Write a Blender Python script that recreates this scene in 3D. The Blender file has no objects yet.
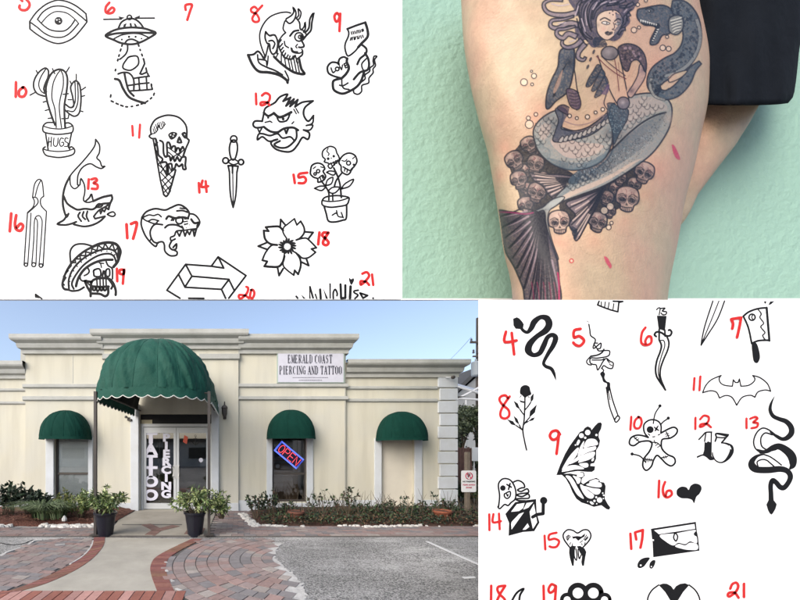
import bpy, math, random
import numpy as np
from mathutils import Vector, Matrix
from mathutils.geometry import tessellate_polygon
R = math.radians
sc = bpy.context.scene
COL = sc.collection

# ------------------------------------------------------------ camera
F = 350.0            # focal length in photo pixels
HU, HV = 240.0, 453.0  # principal point (lens shift)
CZ = 1.5
cam = bpy.data.objects.new('camera', bpy.data.cameras.new('camera'))
COL.objects.link(cam)
cam.location = (0, 0, CZ)
cam.rotation_euler = (R(90), 0, 0)
cam.data.sensor_width = 36
cam.data.lens = F / 800 * 36
cam.data.shift_x = (400 - HU) / 800
cam.data.shift_y = (HV - 300) / 800
cam.data.clip_start = 0.05
cam.data.clip_end = 3000
sc.camera = cam

# ------------------------------------------------------------ light
SUN_DIR = Vector((-0.62, -0.62, 0.62)).normalized()   # towards the sun: left, behind the camera
elev = math.asin(SUN_DIR.z)
azim = math.atan2(SUN_DIR.x, SUN_DIR.y)
world = bpy.data.worlds.new('World'); sc.world = world
world.use_nodes = True
wn = world.node_tree.nodes; wl = world.node_tree.links
bg = wn['Background']
sky = wn.new('ShaderNodeTexSky'); sky.sky_type = 'NISHITA'; sky.sun_disc = False
sky.sun_elevation = elev; sky.sun_rotation = azim % (2 * math.pi)
sky.air_density = 0.9; sky.dust_density = 3.6; sky.ozone_density = 2.2
hs = wn.new('ShaderNodeHueSaturation'); hs.inputs['Saturation'].default_value = 0.84; wl.new(sky.outputs[0], hs.inputs['Color']); wl.new(hs.outputs[0], bg.inputs[0]); bg.inputs[1].default_value = 0.15
sun = bpy.data.objects.new('sun', bpy.data.lights.new('sun', 'SUN'))
COL.objects.link(sun)
sun.data.energy = 1.0; sun.data.angle = R(60); sun.data.color = (1.0, 0.95, 0.87)
sun.rotation_euler = SUN_DIR.to_track_quat('Z', 'Y').to_euler()
vs = sc.view_settings
vs.view_transform = 'Standard'; vs.look = 'None'; vs.gamma = 1; vs.use_curve_mapping = False
vs.exposure = 0.97

# ------------------------------------------------------------ helpers
def W(u, v, Y):
    """point seen at photo pixel (u, v) at distance Y"""
    return ((u - HU) * Y / F, Y, CZ - (v - HV) * Y / F)
def G(u, v):
    """ground point under a photo pixel"""
    Y = F * CZ / (v - HV)
    return ((u - HU) * Y / F, Y)
YF = 9.1
def FX(u): return (u - HU) * YF / F
def FZ(v): return CZ - (v - HV) * YF / F
def lin(r, g=None, b=None):
    if g is None: r, g, b = r
    o = []
    for c in (r, g, b):
        c = c / 255.0
        o.append(c / 12.92 if c <= 0.04045 else ((c + 0.055) / 1.055) ** 2.4)
    return tuple(o)

def tag(o, label=None, cat=None, group=None, kind=None):
    if label: o['label'] = label
    if cat: o['category'] = cat
    if group: o['group'] = group
    if kind: o['kind'] = kind
    return o
def empty(name, loc=(0, 0, 0), label=None, cat=None, group=None):
    o = bpy.data.objects.new(name, None); COL.objects.link(o); o.location = loc
    o.empty_display_size = 0.1
    return tag(o, label, cat, group)

class MB:
    def __init__(s): s.v = []; s.f = []; s.c = []; s.cur = (1, 1, 1, 1); s.mi = []; s.m = 0
    def add(s, vs_, fs):
        n = len(s.v); s.v += [tuple(p) for p in vs_]; s.c += [s.cur] * len(vs_)
        s.f += [tuple(i + n for i in f) for f in fs]; s.mi += [s.m] * len(fs)
    def box(s, x0, x1, y0, y1, z0, z1):
        s.add([(x0, y0, z0), (x1, y0, z0), (x1, y1, z0), (x0, y1, z0), (x0, y0, z1), (x1, y0, z1), (x1, y1, z1), (x0, y1, z1)],
              [(0, 3, 2, 1), (4, 5, 6, 7), (0, 1, 5, 4), (1, 2, 6, 5), (2, 3, 7, 6), (3, 0, 4, 7)])
    def bbox(s, x0, x1, y0, y1, z0, z1, b=0.01):
        """box with chamfered vertical and top edges"""
        pts = [(x0 + b, y0), (x1 - b, y0), (x1, y0 + b), (x1, y1 - b), (x1 - b, y1), (x0 + b, y1), (x0, y1 - b), (x0, y0 + b)]
        cx, cy = (x0 + x1) / 2, (y0 + y1) / 2
        ins = []
        for (x, y) in pts:
            ins.append((x + (b if x < cx else -b), y + (b if y < cy else -b)))
        V = [(x, y, z0) for x, y in pts] + [(x, y, z1 - b) for x, y in pts] + [(x, y, z1) for x, y in ins]
        Fs = [tuple(range(7, -1, -1)), tuple(range(16, 24))]
        for k in range(8):
            j = (k + 1) % 8
            Fs += [(k, j, 8 + j, 8 + k), (8 + k, 8 + j, 16 + j, 16 + k)]
        s.add(V, Fs)
    def prism(s, pts, z0, z1, flat=False):
        """polygon in XY extruded in z (z may be callables)"""
        n = len(pts)
        area = sum(pts[i][0] * pts[(i + 1) % n][1] - pts[(i + 1) % n][0] * pts[i][1] for i in range(n))
        if area < 0: pts = pts[::-1]
        V = [(x, y, z0) for x, y in pts] + [(x, y, z1) for x, y in pts]
        Fs = [tuple(range(n, 2 * n))]
        if not flat: Fs.append(tuple(range(n - 1, -1, -1)))
        Fs += [(i, (i + 1) % n, n + (i + 1) % n, n + i) for i in range(n)]
        s.add(V, Fs)
    def tube(s, pts, r, n=8, cap=True):
        pts = [Vector(p) for p in pts]; rs = r if isinstance(r, (list, tuple)) else [r] * len(pts)
        V = []; Fs = []; up = None
        for i, p in enumerate(pts):
            d = (pts[min(i + 1, len(pts) - 1)] - pts[max(i - 1, 0)])
            if d.length < 1e-9: d = Vector((0, 0, 1))
            d.normalize()
            if up is None: up = Vector((0, 0, 1)) if abs(d.z) < .9 else Vector((1, 0, 0))
            a = d.cross(up).normalized(); b = d.cross(a).normalized(); up = -b if False else up
            for k in range(n):
                t = 2 * math.pi * k / n
                V.append(p + (a * math.cos(t) + b * math.sin(t)) * rs[i])
        for i in range(len(pts) - 1):
            for k in range(n):
                j = (k + 1) % n
                Fs.append((i * n + k, i * n + j, (i + 1) * n + j, (i + 1) * n + k))
        if cap:
            Fs.append(tuple(range(n - 1, -1, -1))); m = (len(pts) - 1) * n; Fs.append(tuple(m + k for k in range(n)))
        s.add(V, Fs)
    def lathe(s, prof, c=(0, 0, 0), n=24):
        V = []; Fs = []
        for r, z in prof:
            for k in range(n):
                t = 2 * math.pi * k / n
                V.append((c[0] + r * math.cos(t), c[1] + r * math.sin(t), c[2] + z))
        for i in range(len(prof) - 1):
            for k in range(n):
                j = (k + 1) % n
                Fs.append((i * n + k, i * n + j, (i + 1) * n + j, (i + 1) * n + k))
        Fs.append(tuple(range(n - 1, -1, -1))); m = (len(prof) - 1) * n; Fs.append(tuple(m + k for k in range(n)))
        s.add(V, Fs)
    def grid(s, P, closed=False):
        """P: list of rows of points"""
        r, c = len(P), len(P[0]); V = [p for row in P for p in row]; Fs = []
        for i in range(r - 1):
            for j in range(c if closed else c - 1):
                k = (j + 1) % c
                Fs.append((i * c + j, i * c + k, (i + 1) * c + k, (i + 1) * c + j))
        s.add(V, Fs)
    def build(s, name, mat, parent=None, smooth=False, col=False):
        me = bpy.data.meshes.new(name); me.from_pydata(s.v, [], s.f); me.validate(clean_customdata=False)
        mats = mat if isinstance(mat, (list, tuple)) else [mat]
        for m in mats: me.materials.append(m)
        if len(mats) > 1 and len(me.polygons) == len(s.mi): me.polygons.foreach_set('material_index', s.mi)
        if col and len(me.vertices) == len(s.c):
            a = me.color_attributes.new('tint', 'FLOAT_COLOR', 'POINT')
            a.data.foreach_set('color', np.array(s.c, dtype=np.float32).ravel())
        if smooth: me.polygons.foreach_set('use_smooth', [True] * len(me.polygons))
        me.update()
        o = bpy.data.objects.new(name, me); COL.objects.link(o)
        if parent is not None:
            o.parent = parent; o.matrix_parent_inverse = Matrix.Translation(-Vector(parent.location))
        return o

# ------------------------------------------------------------ materials
def mat(name, color=(.5, .5, .5), rough=.7, metal=0, spec=.4, noise=None, bump=None, attr=False, emit=None, coat=0):
    """noise=(scale, amount, detail[, color2]); bump=(scale, strength[, dist])"""
    m = bpy.data.materials.new(name); m.use_nodes = True
    nt = m.node_tree; N = nt.nodes; L = nt.links; b = N['Principled BSDF']
    b.inputs['Base Color'].default_value = (*color, 1); b.inputs['Roughness'].default_value = rough
    b.inputs['Metallic'].default_value = metal; b.inputs['Specular IOR Level'].default_value = spec
    if coat: b.inputs['Coat Weight'].default_value = coat
    geo = N.new('ShaderNodeNewGeometry')
    out = None
    if attr:
        a = N.new('ShaderNodeAttribute'); a.attribute_name = 'tint'
        mx = N.new('ShaderNodeMix'); mx.data_type = 'RGBA'; mx.blend_type = 'MULTIPLY'; mx.inputs[0].default_value = 1
        mx.inputs[6].default_value = (*color, 1); L.new(a.outputs['Color'], mx.inputs[7]); out = mx.outputs[2]
    if noise:
        nz = N.new('ShaderNodeTexNoise'); nz.inputs['Scale'].default_value = noise[0]; nz.inputs['Detail'].default_value = noise[2]
        nz.inputs['Roughness'].default_value = .65
        L.new(geo.outputs['Position'], nz.inputs['Vector'])
        cr = N.new('ShaderNodeMapRange'); cr.inputs[1].default_value = .3; cr.inputs[2].default_value = .7
        cr.inputs[3].default_value = 0; cr.inputs[4].default_value = noise[1]
        L.new(nz.outputs['Fac'], cr.inputs[0])
        mx = N.new('ShaderNodeMix'); mx.data_type = 'RGBA'
        c2 = noise[3] if len(noise) > 3 else tuple(c * .55 for c in color)
        mx.inputs[7].default_value = (*c2, 1)
        if len(noise) <= 3 and out is not None:
            mx.blend_type = 'MULTIPLY'; mx.inputs[7].default_value = (.55, .55, .55, 1)
        if out is not None: L.new(out, mx.inputs[6])
        else: mx.inputs[6].default_value = (*color, 1)
        L.new(cr.outputs[0], mx.inputs[0]); out = mx.outputs[2]
    if out is not None: L.new(out, b.inputs['Base Color'])
    if bump:
        nz = N.new('ShaderNodeTexNoise'); nz.inputs['Scale'].default_value = bump[0]; nz.inputs['Detail'].default_value = 5
        L.new(geo.outputs['Position'], nz.inputs['Vector'])
        bp = N.new('ShaderNodeBump'); bp.inputs['Strength'].default_value = bump[1]; bp.inputs['Distance'].default_value = bump[2] if len(bump) > 2 else .02
        L.new(nz.outputs['Fac'], bp.inputs['Height']); L.new(bp.outputs[0], b.inputs['Normal'])
    if emit:
        b.inputs['Emission Color'].default_value = (*emit[0], 1); b.inputs['Emission Strength'].default_value = emit[1]
    return m
def nodes_of(m): return m.node_tree.nodes, m.node_tree.links, m.node_tree.nodes['Principled BSDF']

paper = mat('paper', (.86, .86, .865), rough=.85, spec=.2)
ink = mat('black_ink', (.006, .006, .007), rough=.7, spec=.2)
redink = mat('red_ink', (.52, .02, .02), rough=.7, spec=.2)
paper_ink = mat('bare_paper', (.86, .86, .865), rough=.85, spec=.2)
white_edge = mat('white_edge', (.86, .86, .86), rough=.7)
steel = mat('galvanised_steel', (.35, .36, .37), rough=.5, metal=.6)
mint = mat('mint_stucco', lin(145, 178, 162), rough=.6, spec=.3, noise=(1.3, .25, 4, lin(136, 169, 151)), bump=(11, .5, .04))
stucco = mat('cream_stucco', (.56, .525, .40), rough=.85, bump=(60, .25, .01))
trimw = mat('pale_trim_paint', (.54, .57, .60), rough=.7, noise=(3, .5, 6, (.42, .43, .41)), bump=(40, .15, .01))
cornice_m = mat('cornice_paint', (.45, .455, .43), rough=.8, noise=(2.2, .7, 7, (.28, .28, .25)), bump=(40, .15, .01))
# rain streaks and mottling on the stucco
N, L, B = nodes_of(stucco)
geo = N.new('ShaderNodeNewGeometry'); mp = N.new('ShaderNodeMapping'); mp.inputs['Scale'].default_value = (2.6, 2.6, .3)
L.new(geo.outputs['Position'], mp.inputs[0])
n1 = N.new('ShaderNodeTexNoise'); n1.inputs['Scale'].default_value = 1.6; n1.inputs['Detail'].default_value = 6; L.new(mp.outputs[0], n1.inputs['Vector'])
n2 = N.new('ShaderNodeTexNoise'); n2.inputs['Scale'].default_value = 1.1; n2.inputs['Detail'].default_value = 4; L.new(geo.outputs['Position'], n2.inputs['Vector'])
r1 = N.new('ShaderNodeMapRange'); r1.inputs[1].default_value = .42; r1.inputs[2].default_value = .72; r1.inputs[4].default_value = .7; L.new(n1.outputs[0], r1.inputs[0])
m1 = N.new('ShaderNodeMix'); m1.data_type = 'RGBA'; m1.inputs[6].default_value = (.545, .52, .42, 1); m1.inputs[7].default_value = (.425, .40, .32, 1); L.new(r1.outputs[0], m1.inputs[0])
r2 = N.new('ShaderNodeMapRange'); r2.inputs[1].default_value = .4; r2.inputs[2].default_value = .65; r2.inputs[4].default_value = .45; L.new(n2.outputs[0], r2.inputs[0])
m2 = N.new('ShaderNodeMix'); m2.data_type = 'RGBA'; L.new(m1.outputs[2], m2.inputs[6]); m2.inputs[7].default_value = (.48, .475, .43, 1); L.new(r2.outputs[0], m2.inputs[0])
L.new(m2.outputs[2], B.inputs['Base Color'])

green_cloth = mat('green_canvas', (.005, .062, .043), rough=.75, spec=.3, noise=(5, .5, 5, (.003, .045, .03)), bump=(2.6, .55, .12))
green_dark = mat('green_canvas_small', (.003, .036, .026), rough=.9, spec=.15, noise=(6, .5, 5, (.002, .022, .016)), bump=(5, .3, .04))
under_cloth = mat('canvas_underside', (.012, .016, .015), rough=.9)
trim_cloth = mat('white_piping', (.6, .6, .56), rough=.8)
dark_metal = mat('dark_painted_steel', (.035, .032, .03), rough=.5, noise=(20, .4, 4, (.07, .05, .04)))
brown_frame = mat('bronze_window_frame', (.05, .042, .036), rough=.45)
alu = mat('aluminium_frame', (.55, .57, .58), rough=.35, metal=.25)
glass = bpy.data.materials.new('window_glass'); glass.use_nodes = True
N, L, B = nodes_of(glass)
tr = N.new('ShaderNodeBsdfTransparent'); tr.inputs[0].default_value = (.84, .87, .86, 1)
gl = N.new('ShaderNodeBsdfGlossy'); gl.inputs['Roughness'].default_value = .015; gl.inputs[0].default_value = (.95, .95, .95, 1)
fr = N.new('ShaderNodeFresnel'); fr.inputs[0].default_value = 1.7
mxs = N.new('ShaderNodeMixShader'); mr = N.new('ShaderNodeMath'); mr.operation = 'MULTIPLY_ADD'; mr.inputs[1].default_value = 1.0; mr.inputs[2].default_value = .10
L.new(fr.outputs[0], mr.inputs[0]); L.new(mr.outputs[0], mxs.inputs[0]); L.new(tr.outputs[0], mxs.inputs[1]); L.new(gl.outputs[0], mxs.inputs[2])
L.new(mxs.outputs[0], N['Material Output'].inputs[0]); N.remove(B)
# ============================================================ GROUND
random.seed(4)
asphalt = mat('asphalt', (.2, .2, .2), rough=.9, bump=(70, .7, .015))
N, L, B = nodes_of(asphalt)
geo = N.new('ShaderNodeNewGeometry')
vo = N.new('ShaderNodeTexVoronoi'); vo.inputs['Scale'].default_value = 75; L.new(geo.outputs['Position'], vo.inputs['Vector'])
cr = N.new('ShaderNodeValToRGB'); cr.color_ramp.elements[0].color = (.085, .085, .083, 1); cr.color_ramp.elements[1].color = (.40, .395, .38, 1)
cr.color_ramp.elements[0].position = .12; cr.color_ramp.elements[1].position = .95
sp = N.new('ShaderNodeSeparateColor'); L.new(vo.outputs['Color'], sp.inputs[0]); L.new(sp.outputs[0], cr.inputs[0])
n1 = N.new('ShaderNodeTexNoise'); n1.inputs['Scale'].default_value = 1.1; n1.inputs['Detail'].default_value = 8; n1.inputs['Roughness'].default_value = .7
mp = N.new('ShaderNodeMapping'); mp.inputs['Scale'].default_value = (.8, 1.7, 1); L.new(geo.outputs['Position'], mp.inputs[0]); L.new(mp.outputs[0], n1.inputs['Vector'])
r1 = N.new('ShaderNodeMapRange'); r1.inputs[1].default_value = .47; r1.inputs[2].default_value = .70; r1.inputs[4].default_value = .62; L.new(n1.outputs[0], r1.inputs[0])
m1 = N.new('ShaderNodeMix'); m1.data_type = 'RGBA'; L.new(cr.outputs[0], m1.inputs[6]); m1.inputs[7].default_value = (.50, .495, .48, 1); L.new(r1.outputs[0], m1.inputs[0])
n3 = N.new('ShaderNodeTexNoise'); n3.inputs['Scale'].default_value = .45; n3.inputs['Detail'].default_value = 3; L.new(geo.outputs['Position'], n3.inputs['Vector'])
r3 = N.new('ShaderNodeMapRange'); r3.inputs[1].default_value = .4; r3.inputs[2].default_value = .6; r3.inputs[3].default_value = .72; r3.inputs[4].default_value = 1.1; L.new(n3.outputs[0], r3.inputs[0])
m3 = N.new('ShaderNodeMix'); m3.data_type = 'RGBA'; m3.blend_type = 'MULTIPLY'; m3.inputs[0].default_value = 1; L.new(m1.outputs[2], m3.inputs[6]); L.new(r3.outputs[0], m3.inputs[7])
L.new(m3.outputs[2], B.inputs['Base Color'])

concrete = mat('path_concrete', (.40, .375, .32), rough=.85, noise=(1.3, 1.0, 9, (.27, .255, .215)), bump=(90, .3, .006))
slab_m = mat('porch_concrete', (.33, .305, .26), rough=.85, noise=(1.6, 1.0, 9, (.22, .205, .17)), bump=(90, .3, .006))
paver_m = mat('concrete_pavers', (1, 1, 1), rough=.88, attr=True, noise=(14, .55, 6), bump=(90, .5, .008))
brick_m = mat('red_brick', (1, 1, 1), rough=.85, attr=True, noise=(18, .5, 6), bump=(90, .4, .006))
joint_m = mat('joint_sand', (.10, .092, .085), rough=.95, noise=(8, .6, 6, (.05, .048, .045)))
sand_m = mat('pale_sand', (.50, .49, .47), rough=.95, noise=(9, .8, 6, (.27, .265, .255)), bump=(40, .6, .02))
mulch_m = mat('bark_mulch', (.10, .05, .034), rough=.95, noise=(30, .8, 6, (.035, .022, .018)), bump=(45, 1, .05))
mulch_red = mat('red_bark_mulch', (.15, .055, .036), rough=.95, noise=(30, .8, 6, (.05, .025, .02)), bump=(45, 1, .05))
line_m = mat('line_paint', (.56, .57, .57), rough=.7, noise=(14, .6, 6, (.42, .42, .42)))

b = MB(); b.add([(-400, -300, 0), (400, -300, 0), (400, 900, 0), (-400, 900, 0)], [(0, 1, 2, 3)])
tag(b.build('asphalt_ground', asphalt), kind='structure')

def inpoly(p, poly):
    x, y = p; c = False; n = len(poly); j = n - 1
    for i in range(n):
        xi, yi = poly[i]; xj, yj = poly[j]
        if (yi > y) != (yj > y) and x < (xj - xi) * (y - yi) / (yj - yi) + xi: c = not c
        j = i
    return c
def GP(s): return [G(*map(float, t.split(','))) for t in s.split()]
def cr_spline(p, n=8):
    p = [Vector(q) for q in p]; out = []
    for i in range(len(p) - 1):
        a = p[i - 1] if i else p[0] * 2 - p[1]; b_, c = p[i], p[i + 1]; d = p[i + 2] if i + 2 < len(p) else p[-1] * 2 - p[-2]
        for k in range(n):
            t = k / n
            out.append(.5 * ((2 * b_) + (c - a) * t + (2 * a - 5 * b_ + 4 * c - d) * t * t + (3 * b_ - a - 3 * c + d) * t ** 3))
    out.append(p[-1]); return out
def resample(p, step):
    out = [p[0]]; acc = 0
    for i in range(len(p) - 1):
        a, b_ = p[i], p[i + 1]; l = (b_ - a).length; t = step - acc
        while t <= l and l > 0:
            out.append(a + (b_ - a) * (t / l)); t += step
        acc = (acc + l) % step if l else acc
    return out

# lawn-free approach: curves of the path edges (inner edge = concrete side)
Lin = cr_spline(GP('105,538 104,545 98,554 88,563 72,573 45,585 18,593'))
Lout = cr_spline(GP('94,538 92,547 84,557 70,566 50,576 22,588 -12,598'))
Rin = cr_spline(GP('192,539.5 172,549 156,558 150.5,567 151.5,577 157,592'))
Rout = cr_spline(GP('203,539.5 184,549 170,558 166,567 167.5,577 174,592'))
# concrete path
pts = [(p.x, p.y) for p in Lin] + [G(18, 593), G(157, 592)] + [(p.x, p.y) for p in Rin[::-1]]
b = MB(); b.prism(pts, -.02, .012); tag(b.build('path', concrete), kind='structure')
def brick_border(inner, outer, width_along, name):
    b = MB()
    n = max(8, int(sum((inner[i + 1] - inner[i]).length for i in range(len(inner) - 1)) / width_along))
    def at(c, t):
        f = t * (len(c) - 1); i = min(int(f), len(c) - 2); return c[i].lerp(c[i + 1], f - i)
    for k in range(n):
        a0, a1 = (k + .06) / n, (k + .94) / n
        p = [at(inner, a0), at(inner, a1), at(outer, a1), at(outer, a0)]
        g = random.uniform(.8, 1.15)
        b.cur = (.22 * g, .095 * g * random.uniform(.85, 1.2), .075 * g, 1)
        b.prism([(q.x, q.y) for q in p], -.02, .016 + random.uniform(0, .003))
    return tag(b.build(name, brick_m, col=True), kind='structure')
brick_border(Lin, Lout, .11, 'brick_edging_path')
brick_border(Rin, Rout, .11, 'brick_edging_path')
# bottom band of laid bricks crossing the path
b = MB()
x = -4.2
while x < -.62:
    w = .11; Y0 = 3.40; Y1 = 3.765
    g = random.uniform(.8, 1.15); pale = random.random() < .3
    b.cur = (.40 * g, .22 * g, .19 * g, 1) if pale else (.25 * g, .095 * g, .07 * g, 1)
    b.prism([(x, Y0), (x + w - .012, Y0), (x + w - .012, Y1), (x, Y1)], -.02, .018)
    x += w
tag(b.build('brick_band_path', brick_m, col=True), kind='structure')
b = MB(); b.prism([(-4.3, 3.36), (-.6, 3.36), (-.6, 3.78), (-4.3, 3.78)], -.02, .008)
tag(b.build('mortar_bed_path', mat('pink_mortar', (.40, .28, .25), rough=.9, noise=(10, .5, 5, (.3, .2, .18)))), kind='structure')

def pcol(a=1.0):
    t = random.random(); g = random.uniform(.86, 1.14) * a
    if t < .48: c = (.275, .215, .20)
    elif t < .72: c = (.205, .19, .19)
    elif t < .9: c = (.29, .20, .18)
    else: c = (.31, .275, .25)
    return (c[0] * g, c[1] * g, c[2] * g, 1)
# right-hand pavers in arcs round a centre
regR = GP('203,539.8 184,549 170,558 166,567 167.5,577 174,592 176,600 170,640 292,640 297,600 292,585 283,576 277,566 268,560 272,552 276,545 270,541 262,539.8')
cx, cy = .86, 4.9
b = MB()
rad = 1.92; w = .152; A0, A1 = R(118), R(242)
def arc_point(r, t):
    """t in metres along a course: straight run, arc, straight run"""
    arc = r * (A1 - A0)
    if t < 0: a = A0; d = t; 
    elif t > arc: a = A1; d = t - arc
    else: a = A0 + t / r; d = 0
    p = Vector((cx + r * math.cos(a), cy + r * math.sin(a)))
    if d: p += Vector((-math.sin(a), math.cos(a))) * d
    return p
while rad > .12:
    arc = rad * (A1 - A0); t = -3.2 - random.random() * .2
    while t < arc + 3.2:
        ln = random.choice((.13, .17, .17, .20)); r2 = max(.02, rad - w + .011)
        def inner(tt): 
            arc2 = r2 * (A1 - A0); tt2 = tt if tt < 0 else (arc2 + tt - arc if tt > arc else tt * r2 / rad); return arc_point(r2, tt2)
        q = [t, t + ln / 2, t + ln - .011]; c = arc_point(rad - w / 2, (t + ln / 2) * (1 if t < 0 else (rad - w / 2) / rad) if t < arc else (t + ln / 2) - arc + (rad - w / 2) * (A1 - A0))
        if inpoly(c, regR):
            b.cur = pcol(); b.prism([tuple(arc_point(rad, x)) for x in q] + [tuple(inner(x)) for x in q[::-1]], -.02, .014 + random.uniform(-.002, .003))
        t += ln
    rad -= w
tag(b.build('arc_pavers_path', paver_m, col=True), kind='structure')
b = MB(); b.prism(regR[:14] + regR[14:], -.02, .004); tag(b.build('sand_joint_path', joint_m), kind='structure')
# pale sand spill along the ragged paver edge
random.seed(12)
edge = cr_spline(GP('278,543 274,548 270,556 276,564 286,573 296,586 300,602'), 10)
b = MB(); Lr = []; Rr = []
for i, p in enumerate(edge):
    w = .04 + .11 * abs(math.sin(i * 1.7)) * random.uniform(.5, 1)
    Lr.append((p.x - .14, p.y)); Rr.append((p.x + w * .8, p.y + random.uniform(-.02, .02)))
b.prism(Lr + Rr[::-1], -.02, .008); tag(b.build('spilled_sand_ground', sand_m), kind='structure')
# left-hand pavers in long courses, tilted slightly
random.seed(8)
regL = GP('94,538.6 92,547 84,557 70,566 50,576 22,588 -12,598 -60,620 -400,620 -300,585 -60,560 0,557 10,553 22,549 32,544 40,541 60,538.6')
b = MB(); ang = R(-9); ca, sa = math.cos(ang), math.sin(ang)
for iy in range(-10, 36):
    yy = 2.6 + iy * .108; off = random.random() * .2
    for ix in range(-6, 38):
        xx = -6.2 + ix * .178 + off
        c = (xx + .085, yy + .05); q = (c[0] * ca - c[1] * sa, c[0] * sa + c[1] * ca)
        if not inpoly(q, regL): continue
        b.cur = pcol(.92)
        P = [(xx, yy), (xx + .17, yy), (xx + .17, yy + .098), (xx, yy + .098)]
        b.prism([(x * ca - y * sa, x * sa + y * ca) for x, y in P], -.02, .012 + random.uniform(-.002, .003))
tag(b.build('straight_pavers_path', paver_m, col=True), kind='structure')
b = MB(); b.prism(regL, -.02, .003); tag(b.build('sand_joint_path', joint_m), kind='structure')
# weathered sand line along the brick edging and the left patch edge
def strip(line, w, name, m, z=.02, jit=.5):
    b = MB(); A = []; C = []
    for i, p in enumerate(line):
        d = (line[min(i + 1, len(line) - 1)] - line[max(i - 1, 0)]); d = Vector((d.x, d.y)).normalized(); n_ = Vector((-d.y, d.x))
        k = w * (1 - jit * random.random())
        A.append((p.x + n_.x * k, p.y + n_.y * k)); C.append((p.x - n_.x * k, p.y - n_.y * k))
    b.prism(A + C[::-1], 0, z); return tag(b.build(name, m), kind='structure')
strip(cr_spline(GP('93.5,541 90,549 82,557.5 70,565')), .016, 'sand_line_ground', sand_m, .017)
strip(cr_spline(GP('0,557 8,552.5 20,548.5')), .035, 'sand_line_ground', sand_m, .016)
strip(cr_spline(GP('28,545.5 34,541.5 45,540 58,539.2')), .03, 'sand_line_ground', sand_m, .016)
strip(cr_spline(GP('0,543 12,545 24,543.5 33,540')), .02, 'tar_seam_ground', mat('tar', (.02, .02, .022), rough=.8), .006)
for s in ('55,546 65,545', '166,571 167,573', '171,581 173,583', '176,590 181,592', '165,563 167,564'):
    strip(cr_spline(GP(s), 3), .022, 'sand_patch_ground', sand_m, .019)
# porch slab with brick inlay
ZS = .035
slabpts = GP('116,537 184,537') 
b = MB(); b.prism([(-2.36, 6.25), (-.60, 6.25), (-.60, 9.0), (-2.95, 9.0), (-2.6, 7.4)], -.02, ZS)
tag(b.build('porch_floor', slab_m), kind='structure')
b = MB(); random.seed(3)
def brickline(p, q, w, n_, dz_=0):
    p, q = Vector(p), Vector(q); d = (q - p).normalized(); nn = Vector((-d.y, d.x)) * w / 2
    for k in range(n_):
        a, c = p.lerp(q, (k + .04) / n_), p.lerp(q, (k + .96) / n_)
        g = random.uniform(.8, 1.15); b.cur = (.2 * g, .12 * g, .10 * g, 1)
        b.prism([tuple(a - nn), tuple(c - nn), tuple(c + nn), tuple(a + nn)], 0, ZS + .004 + dz_)
brickline(G(146, 526), G(158, 532), .2, 5); brickline(G(158.5, 531), G(150, 537), .2, 5, .0015)
brickline(G(158, 532), G(176, 527.5), .2, 5, .003); brickline(G(186, 533), G(204, 533), .5, 7)
tag(b.build('brick_inlay_path', brick_m, col=True), kind='structure')
b = MB(); b.box(-2.36, -.6, 6.22, 6.248, -.01, .028); tag(b.build('slab_nosing_path', joint_m), kind='structure')
b = MB(); b.prism([G(122, 526), G(182, 526), G(182, 526.7), G(122, 526.7)], 0, ZS + .003); tag(b.build('slab_joint_path', joint_m), kind='structure')
# pavers beside the porch and the two long strips along the beds
random.seed(5)
b = MB()
for iy in range(26):
    y = 6.27 + iy * .112
    for ix in range(-4, 40):
        x = -.59 + (ix + 4) * .222 - (iy % 2) * .11
        if x < -.6: continue
        if y > 7.0 and x > .22 - (y - 7.0) * .05: continue
        if y > 8.9: continue
        b.cur = pcol(.95); b.prism([(x, y), (x + .214, y), (x + .214, y + .104), (x, y + .104)], -.01, .026 + random.uniform(-.002, .003))
for iy in range(6):
    y = 6.27 + iy * .112
    for ix in range(22):
        x = -7.3 + ix * .222 + (iy % 2) * .11
        if x > -2.58: continue
        b.cur = pcol(.8); b.prism([(x, y), (x + .214, y), (x + .214, y + .104), (x, y + .104)], -.01, .026 + random.uniform(-.002, .003))
tag(b.build('border_pavers_pavement', paver_m, col=True), kind='structure')
b = MB(); b.box(-.6, 9, 6.24, 6.96, -.01, .015); b.box(-.6, .25, 6.96, 8.95, -.01, .015); b.box(-7.6, -2.37, 6.24, 6.96, -.01, .015)
tag(b.build('border_joint_pavement', joint_m), kind='structure')
# parking line
b = MB(); a = Vector(G(427, 541.6)); c = Vector(G(500, 574)); d = (c - a).normalized(); nn = Vector((-d.y, d.x)) * .024
b.prism([tuple(a - nn), tuple(c - nn), tuple(c + nn), tuple(a + nn)], 0, .006); tag(b.build('parking_line_road', line_m), kind='structure')
b = MB(); b.prism(GP('462,577.3 474,576.6 476,578 465,578.8'), 0, .005); tag(b.build('worn_paint_road', line_m), kind='structure')

# planting beds: soil mounds
def bed(x0, x1, y0, y1, h, name, m):
    nx, ny = 60, 12; P = []
    for j in range(ny + 1):
        row = []
        for i in range(nx + 1):
            s, t = i / nx, j / ny
            x = x0 + (x1 - x0) * s; y = y0 + (y1 - y0) * t + (.07 * math.sin(x * 4.1) + .05 * math.sin(x * 9.3)) * (1 - t)
            z = .02 + h * min(1, 4 * t) ** .7 * min(1, 8 * s, 8 * (1 - s) + .3) + random.uniform(-.012, .012)
            if j == 0: z = 0
            row.append((x, y, z))
        P.append(row)
    b = MB(); b.grid(P); return tag(b.build(name, m, smooth=True), kind='structure')
bed(-7.5, -2.66, 7.1, 9.0, .10, 'planting_bed_soil', mulch_red)
bed(.24, 8.2, 7.1, 9.02, .10, 'planting_bed_soil', mulch_m)
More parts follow.
